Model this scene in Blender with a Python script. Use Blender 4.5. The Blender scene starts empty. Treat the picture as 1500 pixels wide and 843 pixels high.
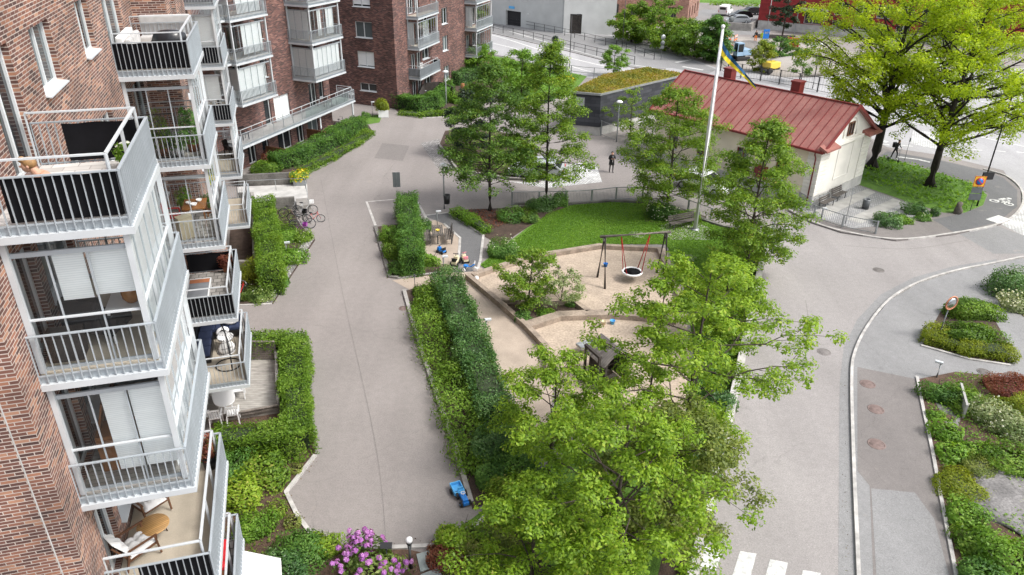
import bpy, bmesh, math, random
import numpy as np
from mathutils import Vector, Matrix
R_ = math.radians
rnd = random.Random(7)
SC = bpy.context.scene
COL = SC.collection
# ------------------------------------------------------------------ camera
FPX, TH, RO, CH = 1100.0, R_(27.7), R_(0.92), 20.0
FW = Vector((0, math.cos(TH), -math.sin(TH)))
R0, U0 = Vector((1, 0, 0)), Vector((0, math.sin(TH), math.cos(TH)))
RI = R0*math.cos(RO) + U0*math.sin(RO)
UP = U0*math.cos(RO) - R0*math.sin(RO)
CP = Vector((0, 0, CH))
cam_data = bpy.data.cameras.new('camera')
cam = bpy.data.objects.new('camera', cam_data)
COL.objects.link(cam)
cam_data.sensor_width = 36.0
cam_data.lens = FPX/1500*36.0
cam_data.clip_end = 2000
cam_data.clip_start = 0.2
cam.matrix_world = Matrix((( RI.x, UP.x, -FW.x, 0), (RI.y, UP.y, -FW.y, 0), (RI.z, UP.z, -FW.z, CH), (0, 0, 0, 1)))
SC.camera = cam
# ------------------------------------------------------------------ light
SUN_EL, SUN_AZ = 52.0, 108.0        # azimuth clockwise from +Y
w = bpy.data.worlds.new('World'); SC.world = w; w.use_nodes = True
nt = w.node_tree; nt.nodes.clear()
sky = nt.nodes.new('ShaderNodeTexSky'); sky.sky_type = 'NISHITA'; sky.sun_disc = False
sky.sun_elevation = R_(SUN_EL); sky.sun_rotation = R_(SUN_AZ)
sky.dust_density = 4.0; sky.air_density = 1.0; sky.ozone_density = 1.0
hs = nt.nodes.new('ShaderNodeHueSaturation'); hs.inputs['Saturation'].default_value = 0.35
bg = nt.nodes.new('ShaderNodeBackground'); bg.inputs['Strength'].default_value = 0.15
wo = nt.nodes.new('ShaderNodeOutputWorld')
nt.links.new(sky.outputs[0], hs.inputs['Color']); nt.links.new(hs.outputs[0], bg.inputs[0]); nt.links.new(bg.outputs[0], wo.inputs[0])
sd = bpy.data.lights.new('sun', 'SUN'); sd.energy = 1.35; sd.angle = R_(12); sd.color = (1.0, 0.97, 0.92)
so = bpy.data.objects.new('sun', sd); COL.objects.link(so)
sdir = Vector((math.sin(R_(SUN_AZ))*math.cos(R_(SUN_EL)), math.cos(R_(SUN_AZ))*math.cos(R_(SUN_EL)), math.sin(R_(SUN_EL))))
so.rotation_euler = sdir.to_track_quat('Z', 'Y').to_euler(); so.location = (0, 0, 60)
SC.view_settings.view_transform = 'Standard'; SC.view_settings.look = 'None'
SC.view_settings.exposure = 0.92; SC.view_settings.gamma = 1.0; SC.view_settings.use_curve_mapping = False
SC.cycles.max_bounces = 4; SC.cycles.diffuse_bounces = 3; SC.cycles.glossy_bounces = 2; SC.cycles.transparent_max_bounces = 10
SC.cycles.use_denoising = True
# ------------------------------------------------------------------ pixel helpers (photo pixels 1500 x 843 -> world)
def ray(x, y): return FW*FPX + RI*(x-750) + UP*(421.5-y)
def G(x, y, z=0.0):
    d = ray(x, y); return CP + d*((z-CH)/d.z)
def pix(p):
    p = Vector(p)-CP; k = FPX/(p.dot(FW)); return (750+k*p.dot(RI), 421.5-k*p.dot(UP))
def zat(P, y):
    lo, hi = -5, 80
    for _ in range(50):
        m = (lo+hi)/2
        if pix((P[0], P[1], m))[1] > y: lo = m
        else: hi = m
    return m
def GG(pts, z=0.0): return [G(p[0], p[1], z) for p in pts]
def smooth(pts, n=6, closed=False):
    pts = [Vector(p) for p in pts]; out = []; m = len(pts)
    for i in range(m if closed else m-1):
        p0 = pts[i-1] if (i > 0 or closed) else pts[0]; p1 = pts[i]; p2 = pts[(i+1) % m]
        p3 = pts[(i+2) % m] if (closed or i+2 < m) else pts[-1]
        for k in range(n):
            t = k/n
            out.append(0.5*((2*p1)+(p2-p0)*t+(2*p0-5*p1+4*p2-p3)*t*t+(3*p1-p0-3*p2+p3)*t**3))
    if not closed: out.append(pts[-1])
    return out
# ------------------------------------------------------------------ materials
MATS = {}
def _nodes(name):
    m = bpy.data.materials.new(name); m.use_nodes = True; t = m.node_tree
    return m, t, t.nodes, t.links, t.nodes['Principled BSDF']
def mat(name, col, rough=0.7, var=0.0, scale=3.0, bump=0.0, bscale=None, metal=0.0, col2=None, spec=None, fine=0.0, fscale=60.0, detail=6):
    """solid colour broken up by two noises; var mixes towards col2, fine adds grain"""
    m, t, n, l, b = _nodes(name)
    b.inputs['Roughness'].default_value = rough; b.inputs['Metallic'].default_value = metal
    if spec is not None: b.inputs['Specular IOR Level'].default_value = spec
    b.inputs['Base Color'].default_value = (*col, 1)
    if var or fine or bump:
        tc = n.new('ShaderNodeTexCoord')
        no = n.new('ShaderNodeTexNoise'); no.inputs['Scale'].default_value = scale; no.inputs['Detail'].default_value = detail
        l.new(tc.outputs['Object'], no.inputs['Vector'])
        mr = n.new('ShaderNodeMapRange'); mr.inputs['From Min'].default_value = 0.35; mr.inputs['From Max'].default_value = 0.68
        l.new(no.outputs['Fac'], mr.inputs['Value'])
        mx = n.new('ShaderNodeMixRGB'); mx.inputs[1].default_value = (*col, 1)
        c2 = col2 if col2 else tuple(c*(1-var) for c in col)
        mx.inputs[2].default_value = (*c2, 1); l.new(mr.outputs[0], mx.inputs[0])
        out = mx.outputs[0]
        if fine:
            n2 = n.new('ShaderNodeTexNoise'); n2.inputs['Scale'].default_value = fscale; n2.inputs['Detail'].default_value = 3
            l.new(tc.outputs['Object'], n2.inputs['Vector'])
            m2 = n.new('ShaderNodeMapRange'); m2.inputs['From Min'].default_value = 0.3; m2.inputs['From Max'].default_value = 0.7
            m2.inputs['To Min'].default_value = 1-fine; m2.inputs['To Max'].default_value = 1+fine
            l.new(n2.outputs['Fac'], m2.inputs['Value'])
            mm = n.new('ShaderNodeMixRGB'); mm.blend_type = 'MULTIPLY'; mm.inputs[0].default_value = 1
            l.new(out, mm.inputs[1]); l.new(m2.outputs[0], mm.inputs[2]); out = mm.outputs[0]
        l.new(out, b.inputs['Base Color'])
        if bump:
            n3 = n.new('ShaderNodeTexNoise'); n3.inputs['Scale'].default_value = bscale or scale*4; n3.inputs['Detail'].default_value = 5
            l.new(tc.outputs['Object'], n3.inputs['Vector'])
            bp = n.new('ShaderNodeBump'); bp.inputs['Strength'].default_value = bump; bp.inputs['Distance'].default_value = 0.03
            l.new(n3.outputs['Fac'], bp.inputs['Height']); l.new(bp.outputs[0], b.inputs['Normal'])
    MATS[name] = m; return m
def brick_mat(name, ramp, mortar, bw=0.25, rh=0.075, ms=0.012, rough=0.85, bump=0.4, offset=0.5, big=0.25, freq=2):
    """coursed material on metric UVs; the ramp gives each unit its own colour"""
    m, t, n, l, b = _nodes(name); b.inputs['Roughness'].default_value = rough
    uv = n.new('ShaderNodeUVMap'); uv.uv_map = 'UVMap'
    br = n.new('ShaderNodeTexBrick'); br.inputs['Scale'].default_value = 1; br.inputs['Brick Width'].default_value = bw
    br.inputs['Row Height'].default_value = rh; br.inputs['Mortar Size'].default_value = ms; br.offset = offset; br.offset_frequency = freq
    br.inputs['Color1'].default_value = (0, 0, 0, 1); br.inputs['Color2'].default_value = (1, 1, 1, 1); br.inputs['Mortar'].default_value = (0.5, 0.5, 0.5, 1)
    br.inputs['Mortar Smooth'].default_value = 0.1
    l.new(uv.outputs[0], br.inputs['Vector'])
    cr = n.new('ShaderNodeValToRGB'); cr.color_ramp.interpolation = 'LINEAR'
    els = cr.color_ramp.elements
    while len(els) < len(ramp): els.new(0.5)
    for e, (p, c) in zip(els, ramp): e.position = p; e.color = (*c, 1)
    l.new(br.outputs['Color'], cr.inputs[0])
    no = n.new('ShaderNodeTexNoise'); no.inputs['Scale'].default_value = 0.6; no.inputs['Detail'].default_value = 6
    l.new(uv.outputs[0], no.inputs['Vector'])
    mr = n.new('ShaderNodeMapRange'); mr.inputs['From Min'].default_value = 0.3; mr.inputs['From Max'].default_value = 0.7
    mr.inputs['To Min'].default_value = 1-big; mr.inputs['To Max'].default_value = 1+big; l.new(no.outputs['Fac'], mr.inputs['Value'])
    mx = n.new('ShaderNodeMixRGB'); mx.inputs[2].default_value = (*mortar, 1)
    l.new(br.outputs['Fac'], mx.inputs[0]); l.new(cr.outputs[0], mx.inputs[1])
    mm = n.new('ShaderNodeMixRGB'); mm.blend_type = 'MULTIPLY'; mm.inputs[0].default_value = 1
    l.new(mx.outputs[0], mm.inputs[1]); l.new(mr.outputs[0], mm.inputs[2]); l.new(mm.outputs[0], b.inputs['Base Color'])
    inv = n.new('ShaderNodeMath'); inv.operation = 'SUBTRACT'; inv.inputs[0].default_value = 1; l.new(br.outputs['Fac'], inv.inputs[1])
    bp = n.new('ShaderNodeBump'); bp.inputs['Strength'].default_value = bump; bp.inputs['Distance'].default_value = 0.01
    l.new(inv.outputs[0], bp.inputs['Height']); l.new(bp.outputs[0], b.inputs['Normal'])
    MATS[name] = m; return m
def glass_mat(name, tint=(0.85, 0.92, 0.92), clear=0.82, rough=0.03):
    m = bpy.data.materials.new(name); m.use_nodes = True; t = m.node_tree; n = t.nodes; l = t.links; n.clear()
    o = n.new('ShaderNodeOutputMaterial'); tr = n.new('ShaderNodeBsdfTransparent'); tr.inputs[0].default_value = (*tint, 1)
    gl = n.new('ShaderNodeBsdfGlossy'); gl.inputs['Roughness'].default_value = rough; gl.inputs[0].default_value = (1, 1, 1, 1)
    lw = n.new('ShaderNodeLayerWeight'); lw.inputs[0].default_value = 0.25
    mp = n.new('ShaderNodeMapRange'); mp.inputs['To Min'].default_value = 1-clear-0.08; mp.inputs['To Max'].default_value = 0.75
    l.new(lw.outputs['Fresnel'], mp.inputs['Value'])
    mx = n.new('ShaderNodeMixShader'); l.new(mp.outputs[0], mx.inputs[0]); l.new(tr.outputs[0], mx.inputs[1]); l.new(gl.outputs[0], mx.inputs[2]); l.new(mx.outputs[0], o.inputs[0])
    MATS[name] = m; return m
def leaf_mat(name, ramp, trans=0.35, rough=0.5):
    """ramp over the per-leaf random attribute 'tint'"""
    m = bpy.data.materials.new(name); m.use_nodes = True; t = m.node_tree; n = t.nodes; l = t.links; n.clear()
    o = n.new('ShaderNodeOutputMaterial'); at = n.new('ShaderNodeAttribute'); at.attribute_name = 'tint'
    cr = n.new('ShaderNodeValToRGB'); els = cr.color_ramp.elements
    while len(els) < len(ramp): els.new(0.5)
    for e, (p, c) in zip(els, ramp): e.position = p; e.color = (*c, 1)
    l.new(at.outputs['Fac'], cr.inputs[0])
    pr = n.new('ShaderNodeBsdfPrincipled'); pr.inputs['Roughness'].default_value = rough; pr.inputs['Specular IOR Level'].default_value = 0.3
    l.new(cr.outputs[0], pr.inputs['Base Color'])
    ts = n.new('ShaderNodeBsdfTranslucent')
    mu = n.new('ShaderNodeMixRGB'); mu.blend_type = 'MULTIPLY'; mu.inputs[0].default_value = 1; mu.inputs[2].default_value = (1.5, 1.45, 0.55, 1)
    l.new(cr.outputs[0], mu.inputs[1]); l.new(mu.outputs[0], ts.inputs[0])
    mx = n.new('ShaderNodeMixShader'); mx.inputs[0].default_value = trans
    l.new(pr.outputs[0], mx.inputs[1]); l.new(ts.outputs[0], mx.inputs[2]); l.new(mx.outputs[0], o.inputs[0])
    MATS[name] = m; return m
def stripe_mat(name, c1, c2, period, axis='y', frac=0.5, rough=0.6, coord='UV', var=0.15):
    """fine parallel lines: blinds, slats, planks"""
    m, t, n, l, b = _nodes(name); b.inputs['Roughness'].default_value = rough
    tc = n.new('ShaderNodeTexCoord'); sx = n.new('ShaderNodeSeparateXYZ'); l.new(tc.outputs[coord], sx.inputs[0])
    mu = n.new('ShaderNodeMath'); mu.operation = 'DIVIDE'; mu.inputs[1].default_value = period; l.new(sx.outputs['xyz'.index(axis)], mu.inputs[0])
    fr = n.new('ShaderNodeMath'); fr.operation = 'FRACT'; l.new(mu.outputs[0], fr.inputs[0])
    gt = n.new('ShaderNodeMath'); gt.operation = 'GREATER_THAN'; gt.inputs[1].default_value = frac; l.new(fr.outputs[0], gt.inputs[0])
    mx = n.new('ShaderNodeMixRGB'); mx.inputs[1].default_value = (*c1, 1); mx.inputs[2].default_value = (*c2, 1); l.new(gt.outputs[0], mx.inputs[0])
    fl = n.new('ShaderNodeMath'); fl.operation = 'FLOOR'; l.new(mu.outputs[0], fl.inputs[0])
    wn = n.new('ShaderNodeTexNoise'); wn.inputs['Scale'].default_value = 2.3; wn.inputs['Detail'].default_value = 4
    cx = n.new('ShaderNodeCombineXYZ'); l.new(fl.outputs[0], cx.inputs[2]); 
    va = n.new('ShaderNodeVectorMath'); va.operation = 'ADD'; l.new(tc.outputs[coord], va.inputs[0]); l.new(cx.outputs[0], va.inputs[1]); l.new(va.outputs[0], wn.inputs['Vector'])
    mr = n.new('ShaderNodeMapRange'); mr.inputs['From Min'].default_value = 0.3; mr.inputs['From Max'].default_value = 0.7; mr.inputs['To Min'].default_value = 1-var; mr.inputs['To Max'].default_value = 1+var
    l.new(wn.outputs['Fac'], mr.inputs['Value'])
    mm = n.new('ShaderNodeMixRGB'); mm.blend_type = 'MULTIPLY'; mm.inputs[0].default_value = 1; l.new(mx.outputs[0], mm.inputs[1]); l.new(mr.outputs[0], mm.inputs[2])
    l.new(mm.outputs[0], b.inputs['Base Color']); MATS[name] = m; return m
def asphalt_mat(name, col, patch=0.22, stain=(0.3, 0.27, 0.24), crack=True):
    m, t, n, l, b = _nodes(name); b.inputs['Roughness'].default_value = 0.9
    tc = n.new('ShaderNodeTexCoord')
    def noise(s, d, sx=1.0, sy=1.0, rot=0.0):
        mp = n.new('ShaderNodeMapping'); mp.inputs['Scale'].default_value = (sx, sy, 1); mp.inputs['Rotation'].default_value = (0, 0, rot)
        l.new(tc.outputs['Object'], mp.inputs[0])
        k = n.new('ShaderNodeTexNoise'); k.inputs['Scale'].default_value = s; k.inputs['Detail'].default_value = d; l.new(mp.outputs[0], k.inputs['Vector']); return k.outputs['Fac']
    def rng(src, a, c, lo, hi):
        r = n.new('ShaderNodeMapRange'); r.inputs['From Min'].default_value = a; r.inputs['From Max'].default_value = c
        r.inputs['To Min'].default_value = lo; r.inputs['To Max'].default_value = hi; l.new(src, r.inputs['Value']); return r.outputs[0]
    def mul(c, f):
        k = n.new('ShaderNodeMixRGB'); k.blend_type = 'MULTIPLY'; k.inputs[0].default_value = 1; l.new(c, k.inputs[1]); l.new(f, k.inputs[2]); return k.outputs[0]
    rgb = n.new('ShaderNodeRGB'); rgb.outputs[0].default_value = (*col, 1); c = rgb.outputs[0]
    c = mul(c, rng(noise(0.14, 5), 0.3, 0.7, 1-patch, 1+patch*0.6))
    c = mul(c, rng(noise(0.5, 8, 1.0, 0.12, R_(-16)), 0.3, 0.7, 0.9, 1.08))       # worn wheel tracks
    c = mul(c, rng(noise(3.5, 10), 0.3, 0.72, 0.93, 1.05))
    c = mul(c, rng(noise(16, 4), 0.25, 0.75, 0.86, 1.14)); c = mul(c, rng(noise(45, 2), 0.25, 0.75, 0.74, 1.26))
    c = mul(c, rng(noise(130, 1), 0.25, 0.75, 0.80, 1.2))
    sp = n.new('ShaderNodeMixRGB'); sp.inputs[2].default_value = (*stain, 1); l.new(c, sp.inputs[1])
    l.new(rng(noise(0.75, 3), 0.69, 0.78, 0, 0.75), sp.inputs[0]); c = sp.outputs[0]
    if crack:
        vo = n.new('ShaderNodeTexVoronoi'); vo.feature = 'DISTANCE_TO_EDGE'; vo.inputs['Scale'].default_value = 0.11
        wv = n.new('ShaderNodeVectorMath'); wv.operation = 'ADD'; nn = n.new('ShaderNodeTexNoise'); nn.inputs['Scale'].default_value = 0.8; nn.inputs['Detail'].default_value = 8
        l.new(tc.outputs['Object'], nn.inputs['Vector']); l.new(tc.outputs['Object'], wv.inputs[0]); l.new(nn.outputs['Color'], wv.inputs[1]); l.new(wv.outputs[0], vo.inputs['Vector'])
        c = mul(c, rng(vo.outputs['Distance'], 0.0, 0.0025, 0.86, 1.0))
    l.new(c, b.inputs['Base Color'])
    bp = n.new('ShaderNodeBump'); bp.inputs['Strength'].default_value = 0.25; bp.inputs['Distance'].default_value = 0.01
    l.new(noise(90, 2), bp.inputs['Height']); l.new(bp.outputs[0], b.inputs['Normal']); MATS[name] = m; return m

asphalt_mat('asphalt', (0.252, 0.229, 0.217), patch=.13)
asphalt_mat('asphalt_mend', (0.20, 0.183, 0.174), patch=.1)
asphalt_mat('asphalt_street', (0.285, 0.266, 0.258), patch=0.12)
asphalt_mat('asphalt_grey', (0.235, 0.233, 0.233), patch=0.08)
asphalt_mat('asphalt_brown', (0.195, 0.178, 0.17), patch=0.1)
asphalt_mat('asphalt_dark', (0.135, 0.135, 0.138), patch=0.1)
asphalt_mat('asphalt_road', (0.36, 0.355, 0.36), patch=0.08, crack=False)
mat('road_paint', (0.66, 0.66, 0.64), 0.75, 0.4, 5, fine=0.2, fscale=30)
mat('sand', (0.45, 0.365, 0.285), 0.95, 0.22, 1.1, bump=1.0, bscale=3.2, fine=0.22, fscale=9)
mat('gravel_path', (0.42, 0.345, 0.28), 0.95, 0.22, 0.8, bump=0.2, bscale=20, fine=0.22, fscale=45)
mat('gravel', (0.36, 0.33, 0.30), 0.95, 0.3, 0.3, bump=0.6, bscale=6, fine=0.3, fscale=20)
mat('lawn', (0.105, 0.21, 0.022), 0.9, 0.45, 1.2, bump=0.6, bscale=40, col2=(0.07, 0.15, 0.016), fine=0.4, fscale=30)
mat('soil', (0.075, 0.05, 0.037), 0.95, 0.4, 2.5, bump=0.7, bscale=18, fine=0.4, fscale=25)
mat('bark_mulch', (0.115, 0.07, 0.048), 0.95, 0.4, 2.5, bump=0.8, bscale=22, fine=0.45, fscale=30)
mat('kerb_stone', (0.38, 0.36, 0.34), 0.85, 0.35, 2.5, bump=0.3, fine=0.15, fscale=50)
mat('kerb_light', (0.52, 0.50, 0.475), 0.85, 0.4, 2.5, bump=0.3, fine=0.15, fscale=50)
brick_mat('cobble', [(0, (0.2, 0.195, 0.19)), (0.5, (0.3, 0.29, 0.28)), (1, (0.42, 0.41, 0.4))], (0.13, 0.12, 0.115), 0.2, 0.2, 0.03, bump=0.6)
brick_mat('cobble_light', [(0, (0.45, 0.45, 0.45)), (1, (0.7, 0.7, 0.69))], (0.3, 0.3, 0.29), 0.22, 0.22, 0.03, bump=0.4)
brick_mat('setts', [(0, (0.27, 0.27, 0.28)), (1, (0.42, 0.42, 0.42))], (0.2, 0.2, 0.2), 0.14, 0.14, 0.02, bump=0.4)
mat('slab_stone', (0.42, 0.41, 0.39), 0.8, 0.3, 1.5, bump=0.2, fine=0.12)
mat('slate_slab', (0.3, 0.34, 0.33), 0.7, 0.3, 1.5, bump=0.2, fine=0.12)
mat('rock', (0.22, 0.21, 0.205), 0.9, 0.45, 1.6, bump=0.9, bscale=5, fine=0.3, fscale=12)
BRK = [(0, (0.06, 0.031, 0.027)), (0.3, (0.112, 0.05, 0.039)), (0.6, (0.17, 0.074, 0.053)), (0.82, (0.24, 0.106, 0.067)), (0.93, (0.32, 0.15, 0.09)), (1, (0.37, 0.21, 0.14))]
brick_mat('brick', BRK, (0.43, 0.365, 0.32), 0.28, 0.078, 0.0095, big=0.4)
BRL = [(0, (0.12, 0.05, 0.04)), (0.3, (0.19, 0.08, 0.058)), (0.6, (0.27, 0.115, 0.08)), (0.82, (0.36, 0.16, 0.1)), (1, (0.48, 0.25, 0.16))]
brick_mat('brick_warm', BRL, (0.52, 0.4, 0.34), 0.28, 0.078, 0.011, big=0.3)
brick_mat('brick_dark', [(0, (0.03, 0.015, 0.016)), (0.4, (0.085, 0.035, 0.032)), (0.75, (0.15, 0.062, 0.05)), (1, (0.25, 0.125, 0.1))], (0.19, 0.14, 0.125), 0.3, 0.085, 0.010, big=0.3)
brick_mat('brick_red', [(0, (0.18, 0.075, 0.05)), (0.5, (0.27, 0.11, 0.075)), (1, (0.38, 0.19, 0.14))], (0.4, 0.31, 0.26), 0.3, 0.09, 0.012, big=0.3)
brick_mat('brick_orange', [(0, (0.2, 0.075, 0.04)), (0.5, (0.33, 0.13, 0.06)), (1, (0.45, 0.2, 0.09))], (0.42, 0.35, 0.28), 0.28, 0.078, 0.012)
mat('steel', (0.40, 0.44, 0.47), 0.45, 0.12, 1.5, metal=0.15, fine=0.04)
mat('steel_light', (0.58, 0.61, 0.63), 0.4, 0.1, 1.5, metal=0.1)
mat('steel_dark', (0.09, 0.095, 0.1), 0.5, 0.2, 2, metal=0.3)
mat('galvanised', (0.36, 0.38, 0.39), 0.45, 0.25, 3, metal=0.5)
mat('black_metal', (0.016, 0.016, 0.018), 0.45, 0.2, 2)
mat('black_cloth', (0.006, 0.006, 0.008), 0.85, 0.35, 3, bump=0.3, bscale=5, spec=0.2)
mat('grey_cloth', (0.20, 0.21, 0.225), 0.8, 0.2, 3, bump=0.2, bscale=5)
mat('white_paint', (0.78, 0.79, 0.79), 0.45, 0.1, 1.5)
mat('white_cloth', (0.78, 0.77, 0.75), 0.9, 0.15, 4, bump=0.4, bscale=8)
mat('pale_grey_cloth', (0.5, 0.49, 0.48), 0.9, 0.15, 4, bump=0.3, bscale=8)
mat('navy_cloth', (0.035, 0.05, 0.11), 0.9, 0.25, 4, bump=0.4, bscale=8)
mat('red_cloth', (0.62, 0.02, 0.03), 0.75, 0.12, 3, bump=0.2, bscale=8)
stripe_mat('blind', (0.84, 0.86, 0.86), (0.70, 0.73, 0.74), 0.045, 'y', 0.72, 0.7, var=0.04)
stripe_mat('blind_dim', (0.46, 0.5, 0.51), (0.37, 0.41, 0.42), 0.045, 'y', 0.7, 0.7, var=0.08)
stripe_mat('curtain', (0.62, 0.64, 0.65), (0.44, 0.47, 0.49), 0.22, 'x', 0.62, 0.9, var=0.14)
mat('concrete', (0.30, 0.285, 0.265), 0.9, 0.35, 1.4, bump=0.2, fine=0.12, fscale=18)
mat('concrete_stained', (0.20, 0.19, 0.175), 0.9, 0.55, 1.1, bump=0.2, fine=0.2, fscale=12)
mat('concrete_light', (0.52, 0.51, 0.49), 0.9, 0.25, 1.4, bump=0.15, fine=0.1, fscale=18)
mat('balcony_floor', (0.50, 0.44, 0.35), 0.85, 0.16, 1.8, fine=0.07, fscale=30)
brick_mat('paver_floor', [(0, (0.46, 0.43, 0.4)), (0.5, (0.58, 0.55, 0.52)), (1, (0.68, 0.66, 0.63))], (0.36, 0.33, 0.31), 0.5, 0.25, 0.012, bump=0.2)
brick_mat('wood_tile_floor', [(0, (0.28, 0.26, 0.24)), (0.5, (0.4, 0.38, 0.35)), (1, (0.5, 0.47, 0.44))], (0.16, 0.15, 0.14), 0.3, 0.3, 0.02, bump=0.3)
stripe_mat('deck_boards', (0.36, 0.34, 0.31), (0.12, 0.11, 0.1), 0.14, 'y', 0.93, 0.85, var=0.25)
stripe_mat('wood_weathered', (0.20, 0.18, 0.165), (0.1, 0.09, 0.08), 0.12, 'y', 0.92, 0.85, var=0.4)
mat('timber_grey', (0.22, 0.19, 0.165), 0.9, 0.45, 2.5, bump=0.4, fine=0.2, fscale=15)
mat('timber_dark', (0.055, 0.046, 0.04), 0.85, 0.45, 2.5, bump=0.4, fine=0.2, fscale=15)
mat('timber_edge', (0.36, 0.29, 0.23), 0.9, 0.4, 1.8, bump=0.3, fine=0.2, fscale=12)
stripe_mat('timber_slats', (0.1, 0.088, 0.078), (0.03, 0.026, 0.024), 0.11, 'y', 0.9, 0.85, var=0.4)
mat('teak', (0.16, 0.072, 0.035), 0.55, 0.35, 5, bump=0.1)
stripe_mat('teak_slats', (0.42, 0.24, 0.085), (0.12, 0.06, 0.025), 0.06, 'y', 0.86, 0.5, var=0.2)
mat('terracotta', (0.38, 0.14, 0.06), 0.8, 0.25, 4)
mat('amber_glaze', (0.42, 0.17, 0.03), 0.25, 0.3, 8)
mat('orange_wood', (0.30, 0.12, 0.03), 0.5, 0.4, 3)
mat('white_plastic', (0.8, 0.8, 0.8), 0.35)
mat('black_plastic', (0.015, 0.015, 0.017), 0.4)
mat('black_vinyl', (0.02, 0.021, 0.025), 0.28, 0.2, 3, bump=0.4, bscale=5)
mat('rubber', (0.018, 0.018, 0.019), 0.8)
mat('blue_plastic', (0.02, 0.20, 0.62), 0.35, 0.08, 3)
mat('blue_light', (0.10, 0.42, 0.78), 0.35, 0.05, 3)
mat('red_plastic', (0.6, 0.03, 0.03), 0.4)
mat('pink_plastic', (0.72, 0.25, 0.3), 0.4)
mat('yellow_plastic', (0.75, 0.55, 0.08), 0.4)
mat('orange_plastic', (0.75, 0.16, 0.03), 0.45); mat('faded_orange', (0.62, 0.25, 0.14), 0.6, 0.2, 6)
mat('purple_plastic', (0.28, 0.05, 0.3), 0.4)
mat('cream_plastic', (0.68, 0.6, 0.42), 0.4)
mat('sign_blue', (0.015, 0.16, 0.52), 0.4)
mat('sign_yellow', (0.85, 0.52, 0.03), 0.4)
mat('sign_red', (0.6, 0.03, 0.03), 0.4)
mat('sign_back', (0.13, 0.145, 0.15), 0.55, 0.2, 3)
mat('flag_blue', (0.012, 0.09, 0.22), 0.8, 0.1, 3); mat('flag_yellow', (0.85, 0.66, 0.03), 0.8, 0.1, 3)
mat('mirror', (0.5, 0.55, 0.58), 0.12, metal=0.9)
mat('plaster_cream', (0.74, 0.665, 0.53), 0.9, 0.16, 0.8, bump=0.08, fine=0.04)
mat('plaster_white', (0.79, 0.765, 0.70), 0.9, 0.14, 0.8, bump=0.08, fine=0.04)
mat('render_grey', (0.53, 0.54, 0.53), 0.9, 0.16, 0.5, fine=0.05)
mat('render_pale', (0.66, 0.665, 0.65), 0.9, 0.16, 0.5, fine=0.05)
mat('roof_red', (0.265, 0.093, 0.078), 0.5, 0.25, 0.7, fine=0.12, fscale=6, col2=(0.33, 0.145, 0.122))
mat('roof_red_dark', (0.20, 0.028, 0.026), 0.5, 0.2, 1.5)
brick_mat('dark_cladding', [(0, (0.028, 0.031, 0.038)), (1, (0.062, 0.066, 0.078))], (0.02, 0.021, 0.025), 0.9, 0.3, 0.012, bump=0.3)
mat('sedum', (0.30, 0.25, 0.035), 0.95, 0.5, 0.7, bump=0.9, bscale=8, col2=(0.17, 0.16, 0.03), fine=0.35, fscale=8)
brick_mat('red_boards', [(0, (0.22, 0.018, 0.02)), (1, (0.27, 0.026, 0.027))], (0.11, 0.01, 0.012), 8, 0.2, 0.012, bump=0.3)
mat('dark_glass', (0.02, 0.024, 0.027), 0.06, spec=0.6)
mat('mid_glass', (0.10, 0.12, 0.125), 0.06, spec=0.6)
mat('window_frame', (0.62, 0.65, 0.66), 0.5, 0.08, 2)
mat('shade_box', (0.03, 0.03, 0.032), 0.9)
mat('bark', (0.075, 0.058, 0.045), 0.95, 0.45, 5, bump=0.8, bscale=14)
mat('bark_dark', (0.035, 0.028, 0.023), 0.95, 0.4, 5, bump=0.8, bscale=14)
mat('bark_grey', (0.14, 0.12, 0.10), 0.95, 0.4, 5, bump=0.7, bscale=14)
mat('skin', (0.55, 0.31, 0.21), 0.55); mat('hair_fair', (0.35, 0.2, 0.08), 0.6, 0.3, 30); mat('hair_dark', (0.02, 0.015, 0.012), 0.6)
mat('cloth_black', (0.012, 0.012, 0.014), 0.85); mat('cloth_white', (0.75, 0.75, 0.75), 0.85); mat('hi_vis', (0.55, 0.75, 0.05), 0.8); mat('hi_vis_orange', (0.85, 0.22, 0.03), 0.8)
mat('car_white', (0.75, 0.76, 0.77), 0.25); mat('car_silver', (0.48, 0.5, 0.52), 0.3, metal=0.4); mat('car_black', (0.012, 0.013, 0.015), 0.2); mat('car_red', (0.4, 0.02, 0.02), 0.25)
mat('machine_blue', (0.28, 0.42, 0.58), 0.4, 0.15, 2)
mat('flower_purple', (0.50, 0.17, 0.60), 0.7, 0.25, 8); mat('flower_white', (0.8, 0.8, 0.76), 0.7); mat('flower_yellow', (0.8, 0.6, 0.03), 0.7); mat('flower_red', (0.3, 0.02, 0.03), 0.7)
glass_mat('clear_glass'); glass_mat('frosted_glass', (0.62, 0.82, 0.78), 0.7, 0.2)
glass_mat('thin_glass', (0.96, 0.98, 0.98), 0.89)
LF = {}
def lm(k, *cols, **kw):
    n = len(cols); leaf_mat('leaf_'+k, [(i/(n-1), c) for i, c in enumerate(cols)], **kw); LF[k] = 'leaf_'+k
lm('oak', (0.075, 0.150, 0.018), (0.150, 0.263, 0.025), (0.237, 0.356, 0.037), (0.388, 0.375, 0.100), trans=0.4)
lm('oak_bright', (0.108, 0.198, 0.019), (0.198, 0.330, 0.026), (0.306, 0.444, 0.041), (0.444, 0.456, 0.096), trans=0.42)
lm('oak_dark', (0.046, 0.104, 0.021), (0.091, 0.182, 0.029), (0.143, 0.254, 0.034), (0.260, 0.273, 0.072))
lm('olive', (0.102, 0.144, 0.036), (0.174, 0.228, 0.048), (0.264, 0.318, 0.072), (0.384, 0.360, 0.144), trans=0.4)
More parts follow.
